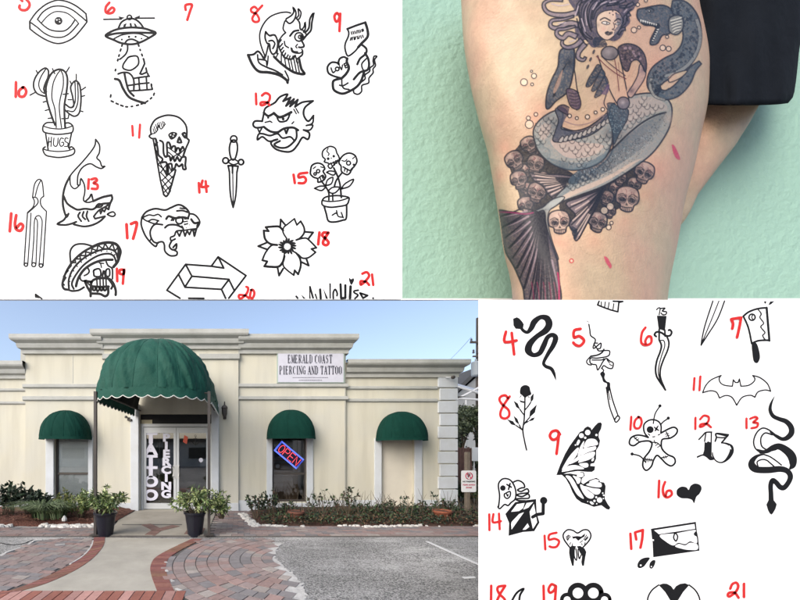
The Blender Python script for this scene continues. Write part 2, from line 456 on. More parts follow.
# bark chips scattered on both beds
random.seed(21)
b = MB()
for k in range(2600):
    left = random.random() < .36
    x = random.uniform(-7.3, -2.7) if left else random.uniform(.35, 7.6); y = random.uniform(7.2, 8.4)
    s = random.uniform(.012, .035); a = random.random() * 3.14; tz = random.uniform(-.01, .02)
    dx, dy = math.cos(a) * s * 1.6, math.sin(a) * s * 1.6; g = random.uniform(.6, 1.5)
    b.cur = (.11 * g, .052 * g, .034 * g, 1); z = .125
    b.add([(x - dx, y - dy, z), (x + dy * .5, y - dx * .5, z + tz), (x + dx, y + dy, z + .01), (x - dy * .5, y + dx * .5, z + .012)], [(0, 1, 2, 3)])
tag(b.build('bark_chips', mat('bark_chip', (1, 1, 1), rough=.95, attr=True), col=True), kind='stuff')
# white rubble edging stones, countless small pieces
random.seed(31)
b = MB()
def pebble(x, y, s, z=.03):
    n_ = 6; top = []; bot = []; ph = random.random() * 6
    for k in range(n_):
        a = ph + k * 6.283 / n_; r = s * random.uniform(.7, 1.25)
        bot.append((x + 1.5 * r * math.cos(a), y + r * math.sin(a), z - .02)); top.append((x + 1.05 * r * math.cos(a), y + .7 * r * math.sin(a), z + s * random.uniform(.45, .75)))
    b.add(bot + top, [tuple(range(n_, 2 * n_))] + [(k, (k + 1) % n_, n_ + (k + 1) % n_, n_ + k) for k in range(n_)])
for k in range(420):
    x = random.uniform(-7.3, -2.72); y = 7.06 + .07 * math.sin(x * 4.1) + random.gauss(0, .05)
    if random.random() < .5 + .5 * math.sin(x * 3.3): g = random.uniform(.85, 1); b.cur = (.60 * g, .585 * g, .55 * g, 1); pebble(x, y, random.uniform(.02, .065))
for k in range(520):
    x = random.uniform(.26, 8); y = 7.04 + .05 * math.sin(x * 4.1) + random.gauss(0, .03)
    if random.random() < .45 + .5 * math.sin(x * 2.3 + 1): g = random.uniform(.8, 1); b.cur = (.60 * g, .585 * g, .55 * g, 1); pebble(x, y, random.uniform(.015, .04))
for k in range(70):
    t = random.random(); x = .22 - .3 * t + random.gauss(0, .04) + .1; y = 7.0 + 1.5 * t; b.cur = (.6, .585, .55, 1); pebble(x, y, random.uniform(.02, .05))
tag(b.build('white_edging_stones', mat('white_stone_and_gap', (1, 1, 1), rough=.9, attr=True, noise=(20, .4, 4), bump=(40, .5, .01)), col=True), kind='stuff')
# ============================================================ SHOP BUILDING
bld = empty('shop_building', (0, 9.1, 0), 'long cream stucco shop building with stepped parapet and pale cornices behind the planting beds', 'building')
def wall(name, u0, u1, vtop, Y, holes=(), depth=.22, m=stucco, zb=0.0, back=None):
    x0, x1, z1 = FX(u0), FX(u1), FZ(vtop)
    xs = sorted({x0, x1, *[h[0] for h in holes], *[h[1] for h in holes]})
    zs = sorted({zb, z1, *[h[2] for h in holes], *[h[3] for h in holes]})
    zs = [z for z in zs if z >= zb]
    b = MB()
    for i in range(len(xs) - 1):
        for j in range(len(zs) - 1):
            xm, zm = (xs[i] + xs[i + 1]) / 2, (zs[j] + zs[j + 1]) / 2
            if any(h[0] < xm < h[1] and h[2] < zm < h[3] for h in holes): continue
            b.add([(xs[i], Y, zs[j]), (xs[i + 1], Y, zs[j]), (xs[i + 1], Y, zs[j + 1]), (xs[i], Y, zs[j + 1])], [(0, 1, 2, 3)])
    yb = Y + depth
    for h in holes:
        a, c, d, e = h
        for q in ([(a, Y, d), (a, yb, d), (a, yb, e), (a, Y, e)], [(c, Y, d), (c, Y, e), (c, yb, e), (c, yb, d)],
                  [(a, Y, e), (a, yb, e), (c, yb, e), (c, Y, e)], [(a, Y, d), (c, Y, d), (c, yb, d), (a, yb, d)]):
            b.add(q, [(0, 1, 2, 3)])
    # parapet top and sides
    b.add([(x0, Y, z1), (x1, Y, z1), (x1, Y + .4, z1), (x0, Y + .4, z1)], [(0, 1, 2, 3)])
    for x in (x0, x1): b.add([(x, Y, zb), (x, Y + .4, zb), (x, Y + .4, z1), (x, Y, z1)], [(0, 1, 2, 3)])
    b.add([(x0, Y + .4, 3.0), (x1, Y + .4, 3.0), (x1, Y + .4, z1), (x0, Y + .4, z1)], [(3, 2, 1, 0)])
    return b.build(name, m, bld)
h1 = (FX(56), FX(90), FZ(501), FZ(437))
h2 = (FX(272), FX(306), FZ(501.5), FZ(437))
h3 = (FX(381), FX(414), .10, FZ(438))
hd = (FX(141), FX(212), .03, FZ(414.5))
YW, YM, YC = 9.10, 9.03, 8.97
wall('wall', -140, 27, 362, YW + .05)
wall('wall', 27, 106, 338, YM, [h1])
wall('wall', 106, 238.5, 334, YC, [hd])
wall('wall', 238.5, 345, 338, YM, [h2])
wall('wall', 345, 455.5, 362, YW, [h3])
b = MB(); b.box(FX(381), FX(414), YW + .09, YW + .2, .1, FZ(438)); b.build('blocked_window_panel', mat('panel_cream', (.60, .56, .47), rough=.8, noise=(4, .4, 5, (.5, .46, .39))), bld)
# body of the building: side, back, roof, rooms behind the glass
b = MB()
b.add([(FX(455.5), 9.5, 0), (FX(455.5) , 21, 0), (FX(455.5), 21, FZ(362)), (FX(455.5), 9.5, FZ(362))], [(0, 1, 2, 3)])
b.add([(FX(-140), 21, 0), (FX(455.5), 21, 0), (FX(455.5), 21, FZ(362)), (FX(-140), 21, FZ(362))], [(3, 2, 1, 0)])
b.add([(FX(-140), 9.5, 0), (FX(-140), 21, 0), (FX(-140), 21, FZ(362)), (FX(-140), 9.5, FZ(362))], [(3, 2, 1, 0)])
b.build('side_wall', stucco, bld)
b = MB(); b.box(FX(-140) + .01, FX(455.5) - .01, 9.5, 20.98, 3.35, 3.42); b.build('roof', mat('roof_felt', (.15, .15, .15), rough=.9), bld)
room = mat('room_wall', (.30, .26, .20), rough=.8); roomf = mat('room_floor', (.12, .09, .07), rough=.5)
b = MB()
b.add([(-7, 9.3, .02), (5.5, 9.3, .02), (5.5, 14, .02), (-7, 14, .02)], [(0, 1, 2, 3)])
b.build('floor', roomf, bld)
b = MB()
for x in (-7, -3.3, .2, 5.5): b.add([(x, 9.26, 0), (x, 14, 0), (x, 14, 3), (x, 9.26, 3)], [(0, 1, 2, 3)])
b.add([(-7, 14, 0), (5.5, 14, 0), (5.5, 14, 3), (-7, 14, 3)], [(0, 1, 2, 3)])
b.add([(-7, 9.26, 3), (6, 9.26, 3), (5.5, 14, 3), (-7, 14, 3)], [(0, 1, 2, 3)])
b.build('interior_wall', room, bld)

# cornices: stepped profile swept along the front with mitred returns
prof = [(0, 0), (.06, .0), (.06, .09), (.13, .13), (.15, .20), (.15, .24), (.24, .30), (.26, .34), (.26, .44), (0, .44)]
def cornice(u0, u1, vtop, Y, lret, rret, scale=1.0):
    x0, x1 = FX(u0), FX(u1); z1 = FZ(vtop) * 1.0
    b = MB(); P = []
    for (o, h) in prof:
        o *= scale; z = z1 - .44 * scale + h * scale; row = []
        if lret: row += [(x0 - o, Y + .45, z), (x0 - o, Y - o, z)]
        else: row += [(x0, Y - o, z)]
        if rret: row += [(x1 + o, Y - o, z), (x1 + o, Y + .45, z)]
        else: row += [(x1, Y - o, z)]
        P.append(row)
    b.grid(P)
    b.add([P[-2][0], P[-2][-1], P[-1][-1], P[-1][0]], [(0, 1, 2, 3)])
    return b.build('cornice', cornice_m, bld)
cornice(-140, 27, 362.5, YW + .05, False, False, .95)
cornice(27, 106, 338, YM, True, False)
cornice(106, 238.5, 334, YC, True, True)
cornice(238.5, 345, 338, YM, False, True)
cornice(345, 455.5, 361.5, YW, False, True, .95)
b = MB(); b.box(FX(15), FX(106) - .05, YM + .3, YM + .5, FZ(360), FZ(338.3)); b.build('parapet', cornice_m, bld)
# string courses
def band(u0, u1, vt, vb, Y, d, e0=0, e1=0):
    b = MB(); x0, x1 = FX(u0) - e0, FX(u1) + e1; zt, zb = FZ(vt), FZ(vb)
    b.add([(x0, Y, zt), (x1, Y, zt), (x1, Y - d, zt - .015), (x0, Y - d, zt - .015), (x0, Y - d, zb + .03), (x1, Y - d, zb + .03), (x1, Y, zb), (x0, Y, zb)],
          [(0, 3, 2, 1), (3, 4, 5, 2), (4, 7, 6, 5), (0, 7, 4, 3), (1, 2, 5, 6)])
    b.build('string_course', cornice_m, bld)
band(27, 106, 384.5, 389, YM, .05, .05, 0); band(27, 106, 396.5, 401.5, YM, .05, .05, 0)
band(238.5, 345, 384, 388.5, YM, .05, 0, .05); band(238.5, 345, 396.5, 401, YM, .05, 0, .05)
band(-140, 26, 388, 391.5, YW + .05, .04); band(-140, 26, 401, 404.5, YW + .05, .04)
band(345.5, 437, 386, 390, YW, .04); band(345.5, 437, 398.5, 402.5, YW, .04)
band(200, 238.5, 355, 361.5, YC, .05, 0, .03); band(106, 140, 355, 361.5, YC, .05, .03, 0)
# control joints in the stucco
for (u, v0, v1, Y) in ((74, 351, 384, YM), (289, 401, 411, YM)): b = MB(); b.box(FX(u), FX(u) + .012, Y - .004, Y + .01, FZ(v1), FZ(v0)); b.build('control_joint', cornice_m, bld)
b = MB()
b.box(FX(343.8), FX(344.3), YM - .012, YM, .3, FZ(352)); b.build('control_joint', cornice_m, bld)
# base course
for q in ((FX(27), FX(48), YM - .03, YM, 0, .28),
          (FX(94.5), FX(106), YM - .03, YM, 0, .28),
          (FX(106), FX(133), YC - .03, YC, 0, .22),
          (FX(219.5), FX(238.5), YC - .03, YC, 0, .22),
          (FX(238.5), FX(266), YM - .03, YM, 0, .28),
          (FX(312.5), FX(345), YM - .03, YM, 0, .28),
          (FX(345.1), FX(374), YW - .03, YW, 0, .28),
          (FX(421.5), FX(437), YW - .03, YW, 0, .28),
          (FX(-140), FX(26.8), YW + .02, YW + .05, 0, .28),
          (FX(56), FX(90), YM - .03, YM, 0, FZ(502)),
          (FX(272), FX(306), YM - .03, YM, 0, FZ(502.5))):
    b = MB(); b.box(*q); b.build('base_course', trimw, bld)
# window surrounds
for (ua, ub, uc, ud, Y, vt) in ((48, 56, 90, 94.5, YM, 437), (266.3, 272, 306, 312.3, YM, 437), (374, 381, 414, 421.3, YW, 438)):
    for (p_, q_) in ((ua, ub), (uc, ud)): b = MB(); b.bbox(FX(p_), FX(q_), Y - .05, Y + .0, 0, FZ(vt), .006); b.build('window_surround', trimw, bld)
# door pilasters and header
for (p_, q_) in ((133, 141), (212, 219.3)): b = MB(); b.bbox(FX(p_), FX(q_), YC - .09, YC, .0, FZ(405), .008); b.build('door_surround', trimw, bld)
# stack bond quoins on the corner
v = 375.5; k = 0
while v < 505:
    dx = 0 if k % 2 == 0 else 1.6
    b = MB(); b.bbox(FX(437.5 + dx), FX(455.5) + .04, YW - .045, YW + (.35 if k % 2 == 0 else .28), FZ(v + 12.0), FZ(v + .6), .01); b.build('quoin', trimw, bld)
    v += 12.6; k += 1

# ---- windows
def window(h, Y, vmid, blinds, uref):
    a, c, d, e = h; y = Y + .10; f = .05
    b = MB()
    b.box(a, a + f, y - .03, y + .03, d, e); b.box(c - f, c, y - .03, y + .03, d, e)
    b.box(a + f, c - f, y - .03, y + .03, d, d + f); b.box(a + f, c - f, y - .03, y + .03, e - f, e)
    zm = FZ(vmid); b.box(a + f, c - f, y - .045, y + .02, zm - .03, zm + .03)
    w = b.build('window', brown_frame, bld)
    b = MB(); b.add([(a + f, y, d + f), (c - f, y, d + f), (c - f, y, zm - .03), (a + f, y, zm - .03)], [(0, 1, 2, 3)])
    b.add([(a + f, y - .01, zm + .03), (c - f, y - .01, zm + .03), (c - f, y - .01, e - f), (a + f, y - .01, e - f)], [(0, 1, 2, 3)])
    b.build('pane', glass, w)
    if blinds:
        b = MB(); z = d + .03
        while z < e - .02:
            b.add([(a + .02, y + .012, z), (c - .02, y + .012, z), (c - .02, y + .02, z + .04), (a + .02, y + .02, z + .04)], [(0, 1, 2, 3)]); z += .042
        b.build('blinds', mat('blind_slats', (.84, .83, .80), rough=.6), w)
    return w
window(h1, YM, 473.5, True, 56)
w2 = window(h2, YM, 473.5, False, 272)
# what stands just inside the second window
b = MB(); b.box(h2[0] + .02, h2[1] - .02, 10.2, 10.25, .02, 1.2); b.box(h2[0] - .2, h2[1] + .3, 10.5, 10.9, 1.25, 1.3)
b.build('display_counter', mat('wood_counter', (.22, .12, .06), rough=.5, noise=(6, .6, 5)), w2)

# ---- entrance doors
dx0, dx1 = hd[0], hd[1]; yD = YC + .12
def dz(v): return FZ(v)
door = MB()
door.box(dx0, dx0 + .075, yD - .04, yD + .04, .03, dz(427)); door.box(dx1 - .075, dx1, yD - .04, yD + .04, .03, dz(427))
door.box(dx0, dx1, yD - .04, yD + .04, dz(427) + .0005, dz(427) + .08)
door_o = door.build('door', alu, bld)
def leaf(x0, x1, handle_right):
    b = MB(); st = .065; y0, y1 = yD - .022, yD + .022
    b.box(x0, x0 + st, y0, y1, .05, dz(427.5)); b.box(x1 - st, x1, y0, y1, .05, dz(427.5))
    b.box(x0 + st, x1 - st, y0, y1, .05, dz(503)); b.box(x0 + st, x1 - st, y0, y1, dz(433), dz(427.5))
    l = b.build('door_leaf', alu, door_o)
    b = MB(); b.add([(x0 + st, yD, dz(503)), (x1 - st, yD, dz(503)), (x1 - st, yD, dz(433)), (x0 + st, yD, dz(433))], [(0, 1, 2, 3)])
    b.build('door_pane', glass, door_o)
    hx = x1 - st / 2 if handle_right else x0 + st / 2; s = -.035 if handle_right else .035
    b = MB(); b.box(hx - .04, hx + .04, y0 - .012, y0, dz(478.5), dz(465)); b.tube([(hx + s, y0, dz(477)), (hx + s, y0 - .06, dz(476)), (hx + s, y0 - .06, dz(467)), (hx + s, y0, dz(466))], .013, 8)
    b.build('handle', mat('brushed_handle', (.6, .6, .58), rough=.35, metal=.6), door_o)
xm = FX(176.5)
leaf(dx0 + .08, xm - .005, True); leaf(xm + .005, dx1 - .08, False)
b = MB(); b.box(FX(158.6), FX(159.8), yD + .05, yD + .08, .05, dz(430)); b.build('reflected_post_bar', dark_metal, door_o)  # dark bar behind the pane, stands in for a post's reflection
# dark transom panel above the doors
b = MB(); b.box(dx0, dx1, yD - .02, yD + .02, dz(427) + .085, hd[3] - .002); b.build('transom', mat('black_transom', (.012, .012, .013), rough=.35), door_o)
b = MB(); b.box(dx0 + .02, dx0 + .3, yD - .035, yD - .025, dz(424.5), dz(420)); b.build('transom_sticker', mat('pale_yellow', (.6, .55, .38)), door_o)

def text_mesh(s, size, m, name, parent, loc, sx=1.0, offset=0.0, depth=.002, rot=None, align='CENTER', slant=0):
    cu = bpy.data.curves.new(name, 'FONT'); cu.body = s; cu.size = size; cu.align_x = align; cu.align_y = 'CENTER'; cu.offset = offset; cu.extrude = depth
    cu.resolution_u = 4
    t = bpy.data.objects.new(name, cu); COL.objects.link(t)
    dg = bpy.context.evaluated_depsgraph_get(); me = bpy.data.meshes.new_from_object(t.evaluated_get(dg))
    bpy.data.objects.remove(t, do_unlink=True)
    M = Matrix.Diagonal((sx, 1, 1, 1)); Rm = Matrix.Rotation(R(90), 4, 'X')
    if rot: Rm = Rm @ Matrix.Rotation(rot, 4, 'Z')
    me.transform(Matrix.Translation(loc) @ Rm @ M)
    me.materials.clear(); me.materials.append(m); me.name = name
    o = bpy.data.objects.new(name, me); COL.objects.link(o)
    if parent is not None:
        o.parent = parent; o.matrix_parent_inverse = Matrix.Translation(-Vector(parent.location))
    return o
vinyl = mat('white_vinyl', (.60, .60, .69), rough=.5)
vinyl_grey = mat('grey_vinyl', (.50, .46, .45), rough=.5)
for i, chs in enumerate('TATTOO'):
    vv = 438.5 + i * 11.3
    if i >= 4: vv = (482.0, 495.5)[i - 4]
    text_mesh(chs, .37, vinyl, 'door_lettering', door_o, (FX(151), yD - .008, FZ(vv)), sx=1.4 if chs == 'T' else 1.22, offset=.02)
for i, chs in enumerate('PIERCING'):
    text_mesh(chs, .27, vinyl, 'door_lettering', door_o, (FX(166.4), yD - .008, FZ(438 + i * 8.05)), sx=1.3, offset=.014)
# small anchor decal and notices on the right leaf
b = MB(); ax, az = FX(195.5), FZ(440.5); y = yD - .006
b.tube([(ax, y, az + .10), (ax, y, az - .10)], .008, 6); b.tube([(ax - .05, y, az + .05), (ax + .05, y, az + .05)], .007, 6)
b.tube([(ax - .09, y, az - .03), (ax - .05, y, az - .09), (ax, y, az - .11), (ax + .05, y, az - .09), (ax + .09, y, az - .03)], .009, 6)
b.tube([(ax + .025 * math.cos(t), y, az + .12 + .025 * math.sin(t)) for t in [k * .7 for k in range(10)]], .005, 5)
b.build('anchor_decal', dark_metal, door_o)
b = MB(); b.tube([(FX(201), yD - .004, FZ(460)), (FX(201), yD - .008, FZ(460))], .055, 16); b.build('round_sticker', vinyl, door_o)
b = MB(); b.add([(FX(183), yD - .005, FZ(442)), (FX(187), yD - .005, FZ(444)), (FX(188), yD - .005, FZ(437)), (FX(184.5), yD - .005, FZ(435))], [(0, 1, 2, 3)]); b.build('red_sticker', mat('red_paper', (.55, .1, .06)), door_o)

debris = mat('dark_debris', (.03, .035, .035), rough=.9)
# ---- roof clutter: birds-nest flakes on the wing parapet
random.seed(2)
for u in (350.5, 352.5, 359, 362, 365, 375, 385, 388):
    b = MB(); b.bbox(FX(u), FX(u + random.uniform(1.5, 3)), YW + .1, YW + .25, FZ(361.5) - .05, FZ(359.2) + random.uniform(0, .03), .01); b.build('loose_flashing', debris, bld)

# ============================================================ CANOPIES
def dome(xc, hw, ywall, yfront, zhem, ztop, bulge, m, parent, name, nseg=14, ridge_front=None, valance=.14, scallop=.05, wr=.0):
    """barrel from the wall, rounded front; returns nothing, adds cloth parts"""
    yr = ridge_front
    S = []
    nside, nfront = 16, 90
    for i in range(nside): S.append((-hw, ywall + (yr - ywall) * i / nside, ywall + (yr - ywall) * i / nside))
    for i in range(nfront + 1):
        t = math.pi * i / nfront
        ct, st_ = math.cos(t), math.sin(t); e = .72
        S.append((-hw * math.copysign(abs(ct) ** e, ct), yr - (yr - yfront) * abs(st_) ** e, yr))
    for i in range(nside): S.append((hw, yr + (ywall - yr) * (i + 1) / nside, yr + (ywall - yr) * (i + 1) / nside))
    n = len(S); T = 34
    P = []; Q = []
    for (sx, sy, ry) in S:
        pass
    rows = []
    L_ = [0]
    for i in range(1, n): L_.append(L_[-1] + math.hypot(S[i][0] - S[i - 1][0], S[i][1] - S[i - 1][1]))
    tot = L_[-1]
    for k in range(T + 1):
        a = math.pi / 2 * k / T; row = []
        for i, (sx, sy, ry) in enumerate(S):
            ph = (L_[i] / tot * nseg) % 1.0
            puff = -wr * (1 - math.sin(math.pi * ph) ** .5) * math.sin(min(1, a * 1.2) * math.pi / 2 + .3) * math.cos(a)
            sag = wr * (.45 * math.sin(a * 9 + i * .7) + .35 * math.sin(a * 17 + i * 1.9 + 2 * math.sin(i * .37))) * math.sin(math.pi * ph)
            c = math.cos(a) ** .92 + (puff + sag) / hw
            row.append((xc + sx * c, ry + (sy - ry) * c, zhem + (ztop - zhem) * math.sin(a) ** .95))
        rows.append(row)
    b = MB(); b.grid(rows)
    for k in range(1, nseg):
        j = min(range(n), key=lambda q: abs(L_[q] / tot - k / nseg)); b.tube([rows[r][j] for r in range(T)], .007, 5)
    b.build('cloth', m, parent, smooth=True)
    # inner lining a little smaller
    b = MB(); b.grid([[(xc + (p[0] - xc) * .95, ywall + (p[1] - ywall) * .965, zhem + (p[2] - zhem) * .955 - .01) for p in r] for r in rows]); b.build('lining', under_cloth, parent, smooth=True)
    # valance with scallops and white piping
    fine = []
    for i in range(n - 1):
        for q in range(5):
            t = q / 5; fine.append((S[i][0] * (1 - t) + S[i + 1][0] * t, S[i][1] * (1 - t) + S[i + 1][1] * t, (L_[i] * (1 - t) + L_[i + 1] * t)))
    fine.append((S[-1][0], S[-1][1], tot))
    top = [(xc + x * 1.004, y, zhem + .012) for x, y, l in fine]
    bot = [(xc + x * 1.012, y - .01, zhem - valance - scallop * abs(math.sin(math.pi * l / .21))) for x, y, l in fine]
    b = MB(); b.grid([top, bot]); b.build('valance', m, parent, smooth=True)
    if scallop > 0:
        b = MB(); b.tube(bot, .008, 5); b.build('piping', trim_cloth, parent, smooth=True)
    b = MB(); b.tube([(xc + x * .90, y + .15, zhem - .02) for x, y, l in fine[::9]], .016, 6); b.build('hoop_frame', dark_metal, parent)
    return S

can = empty('entrance_canopy', (-1.55, 6.3, 0), 'big green dome canopy over the double doors on two thin dark posts', 'canopy')
xc = -1.60
dome(xc, 1.055, YC - .1, 5.85, 2.60, 3.70, 0, green_cloth, can, 'canopy', nseg=19, ridge_front=6.95, wr=.05, valance=.13, scallop=.045)
for (u, Y) in ((95.5, 6.25), (209.0, 6.25)):
    x = (u - HU) * Y / F
    b = MB(); b.box(x - .024, x + .024, Y - .024, Y + .024, .0, 2.6); b.box(x - .09, x + .09, Y - .07, Y + .07, .036, .046); b.build('post', dark_metal, can)
b = MB()
for yy in (7.2, 8.1): b.tube([(xc + 1.03 * math.cos(t), yy, 2.6 + 1.08 * math.sin(t)) for t in [math.pi * k / 16 for k in range(17)]], .015, 6)
b.tube([(xc - 1.03, 6.3, 2.58), (xc + 1.03, 6.3, 2.58)], .015, 6); b.build('frame_bar', dark_metal, can)
def small_awning(uc, Y, vhem, label):
    a = empty('dome_awning', (FX(uc), Y, FZ(vhem)), label, 'awning', 'small green dome awnings over the windows')
    dome(FX(uc), .60, Y - .055, Y - .62, FZ(vhem) + .03, FZ(vhem) + .70, 0, green_dark, a, 'awning', nseg=7, ridge_front=Y - .16, wr=.015, valance=.07, scallop=0)
    return a
small_awning(71.0, YM, 438.5, 'small green dome awning over the window with blinds, left of the entrance')
small_awning(289.5, YM, 438.0, 'small green dome awning over the window with the neon open sign')
small_awning(398.0, YW, 439.5, 'small green dome awning over the blocked cream window near the quoined corner')

# ============================================================ SHOP SIGN
sg = empty('shop_sign', (FX(309.5), YM - .05, FZ(384)), 'white rectangular sign reading EMERALD COAST PIERCING AND TATTOO under the parapet', 'sign')
b = MB(); b.box(FX(276.5), FX(343.2), YM - .05, YM - .001, FZ(384), FZ(352.7)); b.build('sign_frame', mat('green_grey_frame', (.33, .40, .35), rough=.5), sg)
b = MB(); b.box(FX(277.6), FX(342), YM - .058, YM - .0505, FZ(383.2), FZ(353.6)); b.build('sign_panel', mat('sign_white', (.54, .54, .61), rough=.5, noise=(5, .2, 4)), sg)
sign_black = mat('sign_letter_ink', (.02, .02, .035), rough=.6)
# condensed serif capitals drawn as bars: (x0,y0,x1,y1,width)
T_, t_ = .27, .10
GL = {
 'E': [(.2, 0, .2, 1, T_), (.05, .03, .75, .03, t_), (.05, .97, .72, .97, t_), (.2, .52, .55, .52, t_), (.74, .03, .74, .25, t_), (.71, .97, .71, .78, t_), (.55, .42, .55, .62, t_)],
 'M': [(.14, 0, .14, 1, t_), (.86, 0, .86, 1, T_), (.16, .95, .5, .1, T_ * .9), (.5, .1, .84, .95, t_), (0, .03, .28, .03, t_), (.7, .03, 1, .03, t_), (0, .97, .2, .97, t_), (.84, .97, 1, .97, t_)],
 'R': [(.2, 0, .2, 1, T_), (.04, .03, .38, .03, t_), (.04, .97, .5, .97, t_), (.5, .97, .7, .88, t_), (.7, .9, .7, .62, T_ * .8), (.7, .6, .5, .52, t_), (.2, .52, .52, .52, t_), (.45, .5, .82, .03, T_ * .85)],
 'A': [(.12, .03, .5, .98, t_), (.5, .98, .82, .03, T_), (.26, .36, .68, .36, t_), (0, .03, .26, .03, t_), (.64, .03, 1, .03, t_)],
 'L': [(.2, 0, .2, 1, T_), (.04, .03, .75, .03, t_), (.04, .97, .38, .97, t_), (.74, .03, .74, .3, t_)],
 'D': [(.2, 0, .2, 1, T_), (.04, .03, .5, .03, t_), (.04, .97, .5, .97, t_), (.5, .03, .72, .16, t_), (.74, .14, .78, .5, T_ * .8), (.78, .5, .74, .86, T_ * .8), (.5, .97, .72, .84, t_)],
 'C': [(.72, .14, .5, .02, t_), (.5, .02, .3, .12, t_), (.22, .14, .18, .5, T_), (.18, .5, .22, .86, T_), (.3, .88, .5, .98, t_), (.5, .98, .72, .86, t_), (.74, .7, .74, .98, t_)],
 'O': [(.5, .02, .28, .12, t_), (.2, .14, .17, .5, T_), (.17, .5, .2, .86, T_), (.28, .88, .5, .98, t_), (.5, .98, .72, .88, t_), (.8, .86, .83, .5, T_), (.83, .5, .8, .14, T_), (.72, .12, .5, .02, t_)],
 'S': [(.2, .05, .2, .28, t_), (.2, .12, .45, .03, t_), (.45, .03, .72, .15, t_), (.72, .15, .72, .38, T_ * .8), (.7, .4, .28, .64, T_), (.25, .66, .25, .85, T_ * .8), (.25, .87, .5, .97, t_), (.5, .97, .7, .88, t_), (.7, .75, .7, .97, t_)],
 'T': [(.5, 0, .5, 1, T_), (.3, .03, .7, .03, t_), (.05, .97, .95, .97, t_), (.07, .97, .07, .75, t_), (.93, .97, .93, .75, t_)],
 'P': [(.2, 0, .2, 1, T_), (.04, .03, .38, .03, t_), (.04, .97, .5, .97, t_), (.5, .97, .72, .86, t_), (.74, .88, .74, .58, T_ * .8), (.72, .6, .5, .48, t_), (.2, .48, .5, .48, t_)],
 'I': [(.5, 0, .5, 1, T_), (.3, .03, .7, .03, t_), (.3, .97, .7, .97, t_)],
 'N': [(.15, 0, .15, 1, t_), (.85, 0, .85, 1, t_), (.14, .98, .84, .03, T_), (0, .03, .3, .03, t_), (0, .97, .2, .97, t_), (.7, .97, 1, .97, t_)],
 'G': [(.72, .14, .5, .02, t_), (.5, .02, .3, .12, t_), (.22, .14, .18, .5, T_), (.18, .5, .22, .86, T_), (.3, .88, .5, .98, t_), (.5, .98, .72, .86, t_), (.74, .7, .74, .98, t_), (.76, .04, .76, .44, T_ * .8), (.56, .45, .92, .45, t_)],
}
def serif_line(txt, x0, x1, z0, h, y, parent, wsp=.4):
    units = sum((wsp if c == ' ' else (.62 if c == 'I' else 1.0)) for c in txt) + .1 * (len(txt) - 1)
    k = (x1 - x0) / units; x = x0; b = MB(); li = 0
    for c in txt:
        if c == ' ': x += (wsp + .1) * k; continue
        off = -.19 if c == 'I' else 0
        for (a, e, g, d, w) in GL[c]:
            p = Vector((x + (a + off) * k, z0 + e * h)); q = Vector((x + (g + off) * k, z0 + d * h)); dd = q - p
            if dd.length == 0: continue
            dn = dd.normalized(); vert = abs(dn.y); wd = w * (k * vert + h * .75 * (1 - vert))
            nn = Vector((-dn.y, dn.x)) * wd / 2; li += 1; yy = y - .00004 * li
            b.add([(p.x - nn.x, yy, p.y - nn.y), (q.x - nn.x, yy, q.y - nn.y), (q.x + nn.x, yy, q.y + nn.y), (p.x + nn.x, yy, p.y + nn.y)], [(0, 1, 2, 3)])
        x += ((.62 if c == 'I' else 1.0) + .1) * k
    b.build('sign_lettering', sign_black, parent)
serif_line('EMERALD COAST', FX(287), FX(331), FZ(364.6), FZ(356.2) - FZ(364.6), YM - .062, sg)
serif_line('PIERCING AND TATTOO', FX(278.8), FX(340.4), FZ(375.6), FZ(367.2) - FZ(375.6), YM - .062, sg)
small_ink = mat('small_print', (.16, .16, .19), rough=.6)
b = MB(); random.seed(77)
for (z, u0, u1) in ((378.6, 292, 326), (381.2, 298, 320)):
    u = u0
    while u < u1:
        w = random.uniform(.35, 1.0); b.box(FX(u), FX(u + w), YM - .0605, YM - .0585, FZ(z + .45), FZ(z - .35)); u += w + .3
b.build('small_print', small_ink, sg)

# ============================================================ NEON OPEN SIGN
ne = empty('neon_open_sign', (FX(289), YM + .04, FZ(455)), 'slanted red and blue neon OPEN sign hanging in the window', 'sign')
b = MB()
cx_, cz_, a_ = FX(289.0), FZ(455), R(-40)
def rot(x, z): return (cx_ + x * math.cos(a_) - z * math.sin(a_), cz_ + x * math.sin(a_) + z * math.cos(a_))
yN = YM + .065
hwN, hhN = .375, .155
P = [rot(x, z) for x, z in ((-hwN, -hhN), (hwN, -hhN), (hwN, hhN), (-hwN, hhN))]
b.add([(p[0], yN + .02, p[1]) for p in P], [(0, 1, 2, 3)]); b.build('backing', mat('navy_acrylic', (.015, .012, .05), rough=.25), ne)
blue = mat('blue_neon', (.15, .2, .6), emit=((.10, .17, 1), .8)); red = mat('red_neon', (.6, .1, .1), emit=((1, .07, .10), .85))
b = MB()
for s in (1.0, .87):
    q = [rot(x * (s if s == 1 else .94), z * s) for x, z in ((-hwN, -hhN), (hwN, -hhN), (hwN, hhN), (-hwN, hhN), (-hwN, -hhN))]
    b.tube([(p[0], yN, p[1]) for p in q], .009, 6)
b.build('blue_tube', blue, ne)
b = MB(); lh, lw = .105, .062
def tubes(px, strokes):
    for s in strokes: b.tube([(rot(px + x * lw, z * lh)[0], yN - .01, rot(px + x * lw, z * lh)[1]) for x, z in s], .0085, 6)
tubes(-.245, [[(math.cos(t), math.sin(t)) for t in [k * math.pi / 8 for k in range(17)]]])
tubes(-.085, [[(-1, -1), (-1, 1), (.6, 1), (1, .5), (.6, 0), (-1, 0)]])
tubes(.085, [[(1, -1), (-1, -1), (-1, 1), (1, 1)], [(-1, 0), (.7, 0)]])
tubes(.25, [[(-1, -1), (-1, 1), (1, -1), (1, 1)]])
b.build('red_tube', red, ne)
b = MB(); p = rot(-hwN, hhN); q = rot(hwN * .4, hhN)
